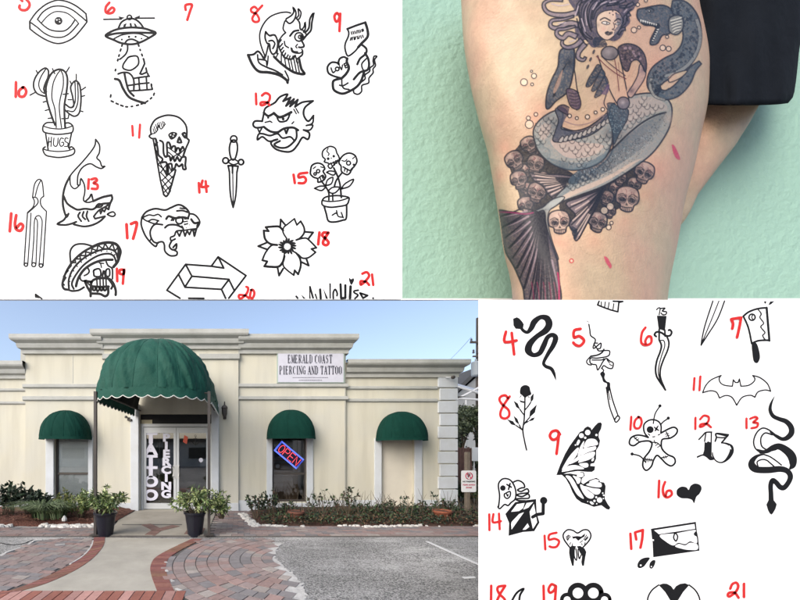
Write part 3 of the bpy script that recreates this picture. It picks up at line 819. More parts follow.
b.tube([(p[0] + .05, yN + .01, p[1]), (p[0] + .06, yN + .01, h2[3])], .003, 4); b.tube([(q[0], yN + .01, q[1]), (q[0], yN + .01, h2[3])], .003, 4); b.build('hanging_wire', dark_metal, ne)

# ============================================================ WALL LAMP, CAMERA
lx, lz = FX(225), FZ(412)
la = empty('wall_lantern', (lx, YC, lz), 'small dark carriage lantern on the wall right of the canopy', 'lamp')
b = MB(); b.lathe([(.0, .0), (.035, .01), (.05, .05), (.065, .1), (.07, .22), (.085, .24), (.06, .29), (.02, .32), (.012, .40), (.0, .41)], (lx, YC - .14, lz - .17), 6)
b.build('lantern_cage', dark_metal, la)
b = MB(); b.tube([(lx, YC, lz - .12), (lx, YC - .08, lz - .2), (lx, YC - .14, lz - .17)], .012, 6); b.box(lx - .04, lx + .04, YC - .015, YC, lz - .2, lz + .0); b.build('bracket', dark_metal, la)
b = MB(); b.lathe([(.045, .0), (.066, .1)], (lx, YC - .14, lz - .05 - .0), 6); b.build('lantern_glass', mat('milky_glass', (.5, .5, .47), rough=.3), la)
cx_, cz2 = FX(448.5), FZ(378.5)
cm = empty('security_camera', (cx_, YW - .05, cz2), 'round security camera with a short arm on the corner under the cornice', 'camera')
b = MB(); b.tube([(cx_ - .1, YW - .045, cz2 + .02), (cx_ - .05, YW - .12, cz2), (cx_ + .0, YW - .13, cz2)], .018, 6); b.build('arm', alu, cm)
b = MB(); b.lathe([(.0, -.05), (.04, -.035), (.055, 0), (.04, .035), (0, .05)], (cx_ + .03, YW - .15, cz2), 12); b.build('housing', dark_metal, cm)
cx_, cz2 = FX(131.5), FZ(420)
cm = empty('flood_lamp', (cx_, YC - .04, cz2), 'small twin flood lamp on the wall left of the door frame under the canopy', 'lamp')
b = MB(); b.lathe([(0, -.03), (.04, -.02), (.035, .03), (0, .04)], (cx_ - .07, YC - .09, cz2 + .05), 10); b.build('lamp_head', dark_metal, cm)
b = MB(); b.lathe([(0, -.03), (.04, -.02), (.035, .03), (0, .04)], (cx_ + .05, YC - .09, cz2 - .03), 10); b.build('lamp_head', dark_metal, cm)
b = MB(); b.box(cx_ - .05, cx_ + .04, YC - .06, YC, cz2 - .03, cz2 + .05); b.build('lamp_box', dark_metal, cm)

# ============================================================ ACROSS THE LOT (behind the camera, mirrored in the glass)
ob = empty('opposite_building', (0, -20, 0), 'low pale building across the parking area, mirrored in the shop glass', 'building')
b = MB(); b.box(-26, 18, -26, -20, 0, 2.7); b.build('wall', mat('far_wall', (.62, .62, .60), rough=.85, noise=(1, .4, 4)), ob)
b = MB(); b.box(-26.3, 18.3, -26.3, -19.4, 2.702, 3.05); b.build('roof', mat('far_roof', (.10, .085, .075), rough=.9), ob)
for k in range(9):
    b = MB(); b.box(-24 + k * 4.6, -21.6 + k * 4.6, -19.99, -19.95, .9, 2.1); b.build('window', mat('far_glass', (.03, .035, .04), rough=.2), ob)
def car(x, y, paint, label):
    c = empty('parked_car', (x, y, 0), label, 'car')
    P = [(-2.3, .35), (-2.35, .75), (-2.2, .95), (-1.3, 1.05), (-.6, 1.5), (.9, 1.52), (1.6, 1.08), (2.25, 1.0), (2.35, .7), (2.3, .35)]
    b = MB(); V = [(x + a, y - .85 if z < 1.2 else y - .68, z) for a, z in P] + [(x + a, y + .85 if z < 1.2 else y + .68, z) for a, z in P]; n_ = len(P)
    b.add(V, [tuple(range(n_)), tuple(range(2 * n_ - 1, n_ - 1, -1))] + [(k, (k + 1) % n_, n_ + (k + 1) % n_, n_ + k) for k in range(n_)]); b.build('body', paint, c)
    b = MB(); b.add([(x - 1.15, y + .80, 1.08), (x + 1.45, y + .80, 1.08), (x + .85, y + .70, 1.44), (x - .55, y + .70, 1.44)], [(0, 1, 2, 3)]); b.build('side_window', mat('car_glass', (.02, .02, .025), rough=.1), c)
    for wx in (-1.45, 1.45):
        for wy in (-.8, .8):
            b = MB(); b.tube([(x + wx, y + wy - .1, .33), (x + wx, y + wy + .1, .33)], .33, 20); w_ = b.build('wheel', mat('tyre', (.02, .02, .02), rough=.9), c)
            b = MB(); b.tube([(x + wx, y + wy - .11, .33), (x + wx, y + wy + .11, .33)], .19, 14); b.build('rim', alu, w_)
car(-1.2, -13.5, mat('white_car_paint', (.75, .76, .77), rough=.3, coat=.5), 'white car parked across the lot, mirrored in the right door glass')
car(4.8, -13.8, mat('dark_car_paint', (.03, .035, .045), rough=.3, coat=.5), 'dark car parked beside the white car across the lot')
# ============================================================ PLANTS
leaf_m = mat('leaf', (1, 1, 1), rough=.55, spec=.35, attr=True)
stem_m = mat('twig', (.09, .07, .045), rough=.9)
def leaf_at(b, p, d, n_, L_, w, col):
    """one folded leaf at p pointing along d with normal n_"""
    d = d.normalized(); s = d.cross(n_)
    if s.length < 1e-4: s = d.cross(Vector((1, 0, 0)))
    s.normalize(); n2 = s.cross(d).normalized()
    b.cur = (*col, 1)
    b.add([p, p + d * L_ * .45 + s * w - n2 * w * .25, p + d * L_ - n2 * L_ * .18, p + d * L_ * .45 - s * w - n2 * w * .25, p + d * L_ * .5 + n2 * w * .15],
          [(0, 1, 4), (1, 2, 4), (2, 3, 4), (3, 0, 4)])
def rv(): return Vector((random.gauss(0, 1), random.gauss(0, 1), random.gauss(0, 1))).normalized()
def plant(name, x, y, z0, w, h, nst, nlf, L_, lw, cols, label, group=None, cat='plant', spread=1.0, droop=.25, top_bias=.35, depth=None):
    depth = depth or w
    root = empty(name, (x, y, z0), label, cat, group)
    st = MB(); lf = MB()
    for k in range(nst):
        a = random.random() * 6.283; rr = random.random() ** .5
        tip = Vector((x + math.cos(a) * rr * w * spread, y + math.sin(a) * rr * depth * spread, z0 + h * random.uniform(.55, 1.0) * (1 - .35 * rr ** 2)))
        base = Vector((x + math.cos(a) * rr * w * .18, y + math.sin(a) * rr * depth * .18, z0))
        mid = base.lerp(tip, .5) + Vector((random.gauss(0, .1) * w, random.gauss(0, .1) * w, h * .1))
        pts = [base.lerp(mid, t).lerp(mid.lerp(tip, t), t) for t in [i / 5 for i in range(6)]]
        st.tube(pts, [.009, .008, .006, .005, .004, .002], 4)
        for q in range(nlf):
            t = top_bias + (1 - top_bias) * random.random() ** .8; i = min(int(t * 5), 4); p = pts[i].lerp(pts[i + 1], t * 5 - i)
            d = rv(); out = Vector((math.cos(a), math.sin(a), .4)); d = (d + out * .5 + Vector((0, 0, .25))).normalized()
            c = random.choice(cols); g = random.uniform(.7, 1.3)
            leaf_at(lf, p, d - Vector((0, 0, droop * random.random())), rv() + Vector((0, 0, 1.2)), L_ * random.uniform(.6, 1.25), lw * random.uniform(.7, 1.2), tuple(v * g for v in c))
    st.build('stem', stem_m, root); lf.build('foliage', leaf_m, root, col=True)
    return root
DG = [(.018, .035, .016), (.025, .045, .02), (.012, .022, .014), (.035, .05, .03)]
MG = [(.04, .075, .025), (.055, .09, .03), (.03, .055, .022), (.09, .12, .045)]
YG = [(.13, .15, .035), (.09, .12, .03), (.17, .17, .05), (.05, .08, .025)]
VG = [(.11, .17, .05), (.19, .24, .09), (.06, .10, .03), (.34, .38, .20), (.04, .07, .025), (.24, .28, .10)]

def pot(u, Ybase, label, seed, zb, wide, shift=0):
    random.seed(seed)
    x = (u - HU) * Ybase / F
    p = empty('plant_pot', (x, Ybase, zb), 'tapered glossy black planter standing ' + label, 'plant pot', 'black planters at the entrance')
    b = MB(); b.lathe([(.125, 0), (.13, .02), (.175, .36), (.19, .40), (.205, .41), (.205, .44), (.185, .44), (.175, .40)], (x, Ybase, zb), 28)
    b.build('planter', mat('black_glazed_pot', (.008, .009, .016), rough=.3, spec=.5), p, smooth=False)
    b = MB(); b.lathe([(.178, .395), (.0, .40)], (x, Ybase, zb), 20); b.build('soil', mulch_m, p)
    plant('potted_shrub', x + shift, Ybase, zb + .38, wide * 1.22, .56, 40, 26, .095, .018, VG, 'bushy light green variegated shrub growing in the black planter ' + label, 'potted shrubs at the entrance', 'shrub', droop=.5)
pot(105.5, 6.30, 'beside the left canopy post', 3, .0, .33, -.02)
pot(195, 6.33, 'beside the right canopy post', 9, .0, .42, .02)
# spreading shoots of the right shrub
random.seed(91)
plant('trailing_shrub', (222 - HU) * 6.4 / F, 6.42, .30, .26, .5, 16, 22, .085, .02, VG, 'light green shoots spilling to the right of the right canopy post', cat='shrub', droop=.5)

random.seed(10)
# left bed
for i, (u, v, hh, ww) in enumerate(((1, 520, .74, .34), (12, 519, .92, .32), (28, 519, .80, .32), (40, 520, .70, .28))):
    Y = 7.75 + .1 * i; x = (u - HU) * Y / F
    plant('broadleaf_plant', x, Y, .08, ww, hh, 15, 15, .12, .038, DG,
          ('dark broad leaved plant at the left edge of the photo', 'tall dark broad leaved plant with a raised tip in the left bed',
           'dark broad leaved plant between the tall one and the grass clump', 'dark broad leaved plant just behind the grass clump')[i], 'dark broad leaved plants in the left bed', top_bias=.45)
def grass(u, Y, w, h, n_, label):
    x = (u - HU) * Y / F; root = tag(empty('grass_clump', (x, Y, .1)), label, 'plant', 'strappy grass clumps in the left bed'); b = MB()
    for k in range(n_):
        a = random.random() * 6.283; r = random.random() * w; ln = h * random.uniform(.7, 1.15)
        p = Vector((x + math.cos(a) * r * .7, Y + math.sin(a) * r * .35, .1)); d = Vector((math.cos(a), math.sin(a), 0))
        g = random.uniform(.6, 1.5); c = random.choice([(.08, .12, .05), (.15, .19, .10), (.05, .075, .035)]); b.cur = (*[q * g for q in c], 1)
        s = Vector((-d.y, d.x, 0)) * .013; P = []
        for q in range(5):
            t = q / 4; c_ = p + d * ln * .95 * t * t + Vector((0, 0, ln * (t - .5 * t * t * t))); P.append([c_ - s * (1 - t * .8), c_ + s * (1 - t * .8)])
        b.grid(P)
    b.build('blades', leaf_m, root, col=True)
grass(42, 7.4, .30, .62, 420, 'dense strappy green grass clump at the front of the left bed')
grass(57, 7.45, .28, .58, 360, 'strappy green grass clump next to the white cone, under the window')
plant('golden_shrub', FX(69) * .9, 8.1, .1, .28, .62, 26, 22, .07, .02, YG, 'yellow green shrub under the left window with a rusty tint', cat='shrub')
plant('golden_shrub', (81 - HU) * 7.5 / F, 7.5, .1, .30, .64, 30, 24, .08, .022, YG + VG[:2], 'yellow green shrub between the left window and the left planter', cat='shrub')
b = MB(); x = (64 - HU) * 7.2 / F; b.lathe([(.045, 0), (.055, .04), (.03, .09), (0, .12)], (x, 7.22, .1), 7)  # white cone added in place of a bright gap in the planting
tag(b.build('white_stone_and_gap', mat('bright_gap_white', (.62, .62, .60), rough=.8)), 'small white cone standing in for a bright gap in the left bed', 'gap stand-in')
# right bed
random.seed(44)
lbl = ['tall dark leafy shrub below the left edge of the neon window', 'dark leafy shrub below the neon window', 'low shrub right of the neon window', 'sparse shrub with bare twigs left of the tall rose',
       'tallest twiggy rose with red tinted leaves in the middle of the right bed', 'low twiggy rose right of the tallest rose', 'twiggy shrub below the left trim of the blocked window', 'thin twig with a single raised leaf under the blocked window',
       'low shrub under the blocked window', 'low shrub under the right trim of the blocked window', 'bare twigged shrub behind the orange pot', 'low shrub below the quoined corner']
for i, (u, w, h, ns, nl, Y) in enumerate(((256, .28, .66, 16, 18, 7.6), (272, .30, .72, 16, 16, 7.9), (290, .26, .34, 12, 15, 8.0), (322, .34, .62, 10, 11, 7.9), (350, .36, .80, 16, 13, 7.8),
                                       (370, .26, .44, 10, 14, 7.7), (386, .24, .48, 9, 12, 8.0), (401, .18, .66, 4, 7, 8.0), (408, .25, .32, 10, 13, 7.8), (424, .22, .36, 9, 12, 8.0), (441, .34, .60, 11, 10, 8.0), (452, .22, .36, 9, 12, 7.7))):
    x = (u - HU) * Y / F
    plant('rose_shrub', x, Y, .08, w, h, max(4, int(ns * .8)), max(6, int(nl * .8)), .085, .028, DG + [(.06, .035, .025), (.05, .085, .03)], lbl[i], 'shrubs in the right bed', 'shrub', top_bias=.4)
# ivy ground cover
b = MB()
for k in range(6500):
    x = random.uniform(.42, 6.3); y = random.uniform(7.12, 8.7)
    dens = .55 + .45 * math.sin(x * 2.1 + 1.3) * math.sin(y * 3 + x)
    if random.random() > dens: continue
    zt = .12 + abs(random.gauss(0, .075)) * (1 if y > 7.45 else .55)
    c = random.choice(DG + DG + MG[:3] + [(.09, .045, .03), (.12, .08, .04)]); g = random.uniform(.6, 1.4)
    leaf_at(b, Vector((x, y, zt)), rv() + Vector((0, 0, .3)), rv() + Vector((0, 0, 1.5)), random.uniform(.035, .075), .02, tuple(v * g for v in c))
for k in range(2600):
    x = random.uniform(.45, 6.6); y = random.uniform(7.1, 7.5); c = random.choice(DG + [(.10, .05, .03), (.14, .09, .05), (.07, .04, .025), (.04, .06, .02)]); g = random.uniform(.6, 1.5)
    leaf_at(b, Vector((x, y, .05 + min(.09, (y - 7.1) * .5) + random.random() * .05)), rv() + Vector((0, 0, .1)), rv() + Vector((0, 0, 1.5)), random.uniform(.03, .07), .017, tuple(v * g for v in c))
tag(b.build('ivy_ground_cover', leaf_m, col=True), kind='stuff')
# bare twigs standing in the bed
b = MB()
for k in range(150):
    x = random.uniform(.6, 6.0); y = random.uniform(7.4, 8.3); p = Vector((x, y, .1)); a = random.gauss(0, .5); h = random.uniform(.25, .6)
    b.tube([p, p + Vector((math.sin(a) * h * .4, 0, h * .6)), p + Vector((math.sin(a) * h * .8, random.gauss(0, .05), h))], [.006, .005, .002], 4)
tag(b.build('dry_twigs', stem_m), kind='stuff')
def bowl(u, Y, r, label, col):
    x = (u - HU) * Y / F; o = empty('terracotta_pot', (x, Y, .1), label, 'plant pot')
    b = MB(); b.lathe([(r * .62, 0), (r * .95, .13), (r * 1.06, .135), (r * 1.06, .175), (r * .96, .175), (r * .9, .14)], (x, Y, .10), 28); b.build('bowl', mat('terracotta', col, rough=.85, noise=(8, .6, 5), bump=(40, .3, .01)), o)
    b = MB(); b.lathe([(r * .92, .15), (0, .17)], (x, Y, .10), 16); b.build('soil', mulch_m, o)
bowl(442, 7.5, .18, 'orange terracotta bowl in the bed near the quoined corner', (.27, .085, .045))
bowl(296, 7.42, .17, 'dull brown terracotta bowl in the bed below the neon window', (.15, .06, .04))

# ============================================================ NO PARKING SIGN
Ys = 7.9; x = (468.5 - HU) * Ys / F
s = empty('no_parking_sign', (x, Ys, 0), 'small white parking restriction sign with a red symbol on a weathered wooden post', 'sign')
b = MB(); b.bbox(x - .045, x + .045, Ys, Ys + .09, 0, CZ - (452 - HV) * Ys / F, .01); b.build('post', mat('weathered_wood', (.17, .14, .11), rough=.9, noise=(14, .7, 6), bump=(30, .6, .01)), s)
zt, zb_ = CZ - (470.5 - HV) * Ys / F, CZ - (492 - HV) * Ys / F; hw_ = .165
b = MB(); r_ = .03; P = []
for (cx_, cz_, a0) in ((x + hw_ - r_, zt - r_, 0), (x - hw_ + r_, zt - r_, 90), (x - hw_ + r_, zb_ + r_, 180), (x + hw_ - r_, zb_ + r_, 270)):
    for k in range(5): t = R(a0 + k * 22.5); P.append((cx_ + r_ * math.cos(t), cz_ + r_ * math.sin(t)))
n_ = len(P); b.add([(p[0], Ys - .012, p[1]) for p in P] + [(p[0], Ys - .001, p[1]) for p in P], [tuple(range(n_))[::-1]] + [(k, (k + 1) % n_, n_ + (k + 1) % n_, n_ + k) for k in range(n_)])
b.build('sign_plate', mat('white_sign_enamel', (.70, .71, .71), rough=.4), s)
signred = mat('sign_red', (.45, .03, .08), rough=.5)
b = MB(); zc = zt - .12; yy = Ys - .016
b.tube([(x + .075 * math.cos(t), yy, zc + .075 * math.sin(t)) for t in [k * math.pi / 10 for k in range(21)]], .010, 5)
b.tube([(x - .05, yy, zc + .05), (x + .05, yy, zc - .05)], .009, 5); b.build('ban_ring', signred, s)
text_mesh('P', .12, mat('sign_black', (.02, .02, .02)), 'lettering', s, (x, Ys - .0135, zc), offset=.004)
text_mesh('NO PARKING', .047, mat('sign_black', (.02, .02, .02)), 'lettering', s, (x, Ys - .0135, zb_ + .235), offset=.001)
text_mesh('TOW AWAY', .05, signred, 'lettering', s, (x, Ys - .0135, zb_ + .16), offset=.001)
text_mesh('ZONE', .05, signred, 'lettering', s, (x, Ys - .0135, zb_ + .10), offset=.001)

# ============================================================ BEYOND THE CORNER
def P3(u, v, Y): return Vector(W(u, v, Y))
Yp = 20.0
pole = empty('utility_pole', (P3(478.5, 500, Yp).x, Yp, 0), 'wooden utility pole with crossarms and a grey transformer can beyond the corner', 'pole')
x = P3(478.5, 0, Yp).x
wood = mat('pole_wood', (.12, .10, .085), rough=.9, noise=(5, .6, 5))
b = MB(); b.tube([(x, Yp, 0), (x, Yp, P3(0, 318, Yp).z)], [.16, .12], 12); b.build('shaft', wood, pole)
b = MB()
z = P3(0, 343, Yp).z; b.box(x - .55, x + .9, Yp - .2, Yp - .08, z - .05, z + .05); z = P3(0, 357, Yp).z; b.box(x - .42, x + .6, Yp - .2, Yp - .1, z - .04, z + .03); b.build('crossarm', wood, pole)
b = MB()
for dx, vv in ((-.5, 343), (.75, 343), (-.38, 354), (-.1, 354), (.3, 354)): b.lathe([(.05, 0), (.07, .06), (.04, .1), (.06, .16), (.02, .22)], (x + dx, Yp - .14, P3(0, vv, Yp).z), 8)
b.tube([(x - .1, Yp - .15, P3(0, 343, Yp).z), (x - .05, Yp, P3(0, 333, Yp).z)], .02, 5); b.build('insulator', mat('porcelain', (.10, .10, .11), rough=.4), pole)
b = MB(); b.lathe([(.2, 0), (.24, .05), (.24, .72), (.2, .80), (.06, .84), (.06, .95), (0, .96)], (P3(473, 0, Yp).x, Yp - .25, P3(0, 377, Yp).z), 16); b.build('transformer', mat('grey_transformer', (.30, .33, .35), rough=.45), pole)
b = MB(); a = Vector((x - .5, Yp - .14, P3(0, 341.5, Yp).z + .2)); c = P3(430, 373, 32)
b.tube([a.lerp(c, t / 8) - Vector((0, 0, .3 * math.sin(math.pi * t / 8))) for t in range(9)], .012, 4); b.build('wire', dark_metal, pole)
# neighbour house with gable roof
Yn = 27.0
nb = empty('neighbour_house', tuple(P3(472, 513, Yn)), 'pale neighbouring house with a grey sloping roof beyond the corner', 'house')
wm = mat('pale_siding', (.42, .42, .41), rough=.8, noise=(3, .3, 4)); rm = mat('grey_shingles', (.09, .09, .092), rough=.9, noise=(9, .6, 5), bump=(20, .5, .03))
b = MB(); x0, x1 = P3(449, 0, Yn).x, P3(540, 0, Yn).x; zt = P3(0, 401, Yn).z
b.box(x0, x1, Yn, Yn + 9, 0, zt); b.build('wall', wm, nb)
b = MB(); A, Bp = P3(452, 393, Yn - .5), P3(480, 366, Yn - .5)
for th in (0,):
    d = Vector((0, 10, 0)); dn = Vector((0, 0, -.35)); C_ = P3(545, 408, Yn - .5)
    V = [A, Bp, C_, A + dn, Bp + dn, C_ + dn]; V += [q + d for q in V]
    b.add(V, [(0, 1, 4, 3), (1, 2, 5, 4), (0, 6, 7, 1), (1, 7, 8, 2), (3, 4, 10, 9), (4, 5, 11, 10), (6, 9, 10, 7), (7, 10, 11, 8)])
b.build('roof', rm, nb)
b = MB(); b.add([P3(454, 397, Yn - .02), P3(480, 374, Yn - .02), P3(535, 410, Yn - .02), P3(454, 410, Yn - .02)], [(0, 3, 2, 1)]); b.build('gable', wm, nb)
# white metal carport in front of it
Yc_ = 18.0
cp = empty('carport', tuple(P3(466, 510, Yc_)), 'white metal carport roof frame beside the shop corner', 'carport')
wmet = mat('white_carport_metal', (.55, .56, .57), rough=.5)
b = MB()
for (p, q) in (((452, 385), (482, 394)), ((452, 402), (482, 386)), ((452, 398), (482, 400))):
    b.tube([P3(*p, Yc_), P3(*q, Yc_)], .06, 6)
for (u_) in (453.5, 466): b.tube([P3(u_, 400, Yc_), Vector((P3(u_, 400, Yc_).x, Yc_, 0))], .04, 6)
b.build('frame', wmet, cp)
b = MB(); b.add([P3(452, 383.5, Yc_), P3(482, 392.5, Yc_), P3(482, 390.5, Yc_ + 5), P3(452, 382, Yc_ + 5)], [(0, 1, 2, 3)]); b.build('roof_sheet', wmet, cp)
# fence pieces
Yf_ = 13.0
f = empty('wooden_fence', tuple(P3(462, 493, Yf_)), 'reddish brown board fence behind the parking sign', 'fence'); b = MB()
for k in range(6):
    u_ = 457 + k * 2.6; b.bbox(P3(u_, 0, Yf_).x, P3(u_ + 2.3, 0, Yf_).x, Yf_, Yf_ + .03, 0, P3(0, 447 + (k % 2), Yf_).z, .005)
b.build('boards', mat('red_brown_boards', (.11, .06, .05), rough=.9, noise=(6, .6, 5)), f)
f = empty('white_panel_fence', tuple(P3(475, 493, Yf_)), 'white fence panel at the right end of the brown fence', 'fence'); b = MB()
b.bbox(P3(470.5, 0, Yf_).x, P3(477, 0, Yf_).x, Yf_ - .1, Yf_ - .06, P3(0, 461, Yf_).z, P3(0, 447.5, Yf_).z, .01); b.bbox(P3(473, 0, Yf_).x, P3(474, 0, Yf_).x, Yf_ - .05, Yf_, 0, P3(0, 450, Yf_).z, .01)
b.build('panel', wmet, f)
# trees
def tree(x, y, h, w, z0, n_, L_, cols, label, seed, trunk=True, base=.15):
    random.seed(seed); root = empty('tree', (x, y, 0), label, 'tree')
    b = MB(); b.tube([(x, y, 0), (x + .1, y, h * .3), (x - .05, y, h * .55), (x + .05, y, h * .85)], [h * .022, h * .018, h * .013, h * .004], 8)
    cl = []
    for k in range(15):
        a = random.random() * 6.283; r = random.random() ** .5 * w * .75; z = h * (base + (1 - base) * random.uniform(.12, .92)); rr = w * random.uniform(.22, .42)
        r *= math.sin(math.pi * min(.95, max(.15, (z / h - base) / (1 - base)))) ** .5
        c = Vector((x + math.cos(a) * r, y + math.sin(a) * r, z)); cl.append((c, rr))
        b.tube([(x, y, z * .6), (x + math.cos(a) * r * .6, y + math.sin(a) * r * .6, z * .88), tuple(c)], [h * .008, h * .005, h * .002], 5)
    b.build('trunk', stem_m, root)
    b = MB()
    for k in range(n_):
        c, rr = random.choice(cl); d = rv(); p = c + d * rr * random.random() ** .4
        q = random.choice(cols); g = random.uniform(.6, 1.4)
        leaf_at(b, p, rv(), rv(), L_ * random.uniform(.6, 1.3), L_ * .3, tuple(v * g for v in q))
    b.build('crown', leaf_m, root, col=True)
TG = [(.03, .045, .02), (.045, .06, .03), (.02, .03, .016), (.07, .085, .045)]
Yt = 15.5
tree(P3(463, 0, Yt).x, Yt, P3(0, 410, Yt).z, .95, 0, 5200, .13, TG, 'dense dark tree just beyond the quoined corner', 5, base=.02)
tree(P3(477, 0, 16.5).x, 16.5, P3(0, 398, 16.5).z, 1.1, 0, 5200, .13, TG, 'dark tree at the right end of the view behind the parking sign', 6, base=.02)
random.seed(17)
plant('wild_shrub', P3(461, 0, 10.6).x, 10.6, 0, .55, .75, 22, 22, .10, .03, MG + [(.16, .12, .05)], 'weedy shrub at the foot of the quoined corner behind the sign post', cat='shrub')
plant('wild_shrub', P3(474, 0, 10.2).x, 10.2, 0, .5, .9, 22, 22, .10, .03, MG + [(.16, .12, .05)], 'weedy yellow green shrub right of the parking sign post', cat='shrub')
b = MB(); b.prism([(5.6, 9.2), (14, 9.2), (20, 34), (5.6, 34)], -.01, .02); tag(b.build('rough_grass_ground', mat('rough_ground', (.09, .075, .05), rough=.95, noise=(3, .7, 6, (.05, .06, .03)), bump=(20, 1, .05))), kind='structure')
# far tree line on the horizon
def far_tree(x, y, h, w, seed, label):
    tree(x, y, h, w, 0, 2400, .5, TG, label, seed, base=.05)
far_tree(24, 60, 7.5, 5, 61, 'far round tree past the neighbouring house')
far_tree(33, 64, 8.5, 6, 62, 'far wide tree at the right of the distant trees')
# ============================================================ DRAWN SHEETS
def spl(pts, n=6, closed=False):
    p = [np.array(q, float) for q in pts]; m = len(p); out = []
    if m < 3 and not closed: return p
    rng = range(m if closed else m - 1)
    for i in rng:
        if closed: a, b_, c, d = p[(i - 1) % m], p[i], p[(i + 1) % m], p[(i + 2) % m]
        else: a = p[i - 1] if i else p[0]; b_, c = p[i], p[i + 1]; d = p[i + 2] if i + 2 < m else p[-1]
        for k in range(n):
            t = k / n; out.append(.5 * ((2 * b_) + (c - a) * t + (2 * a - 5 * b_ + 4 * c - d) * t * t + (3 * b_ - a - 3 * c + d) * t ** 3))
    if not closed: out.append(p[-1])
    return out
def pp(s): return [tuple(map(float, q.split(','))) for q in s.split()]

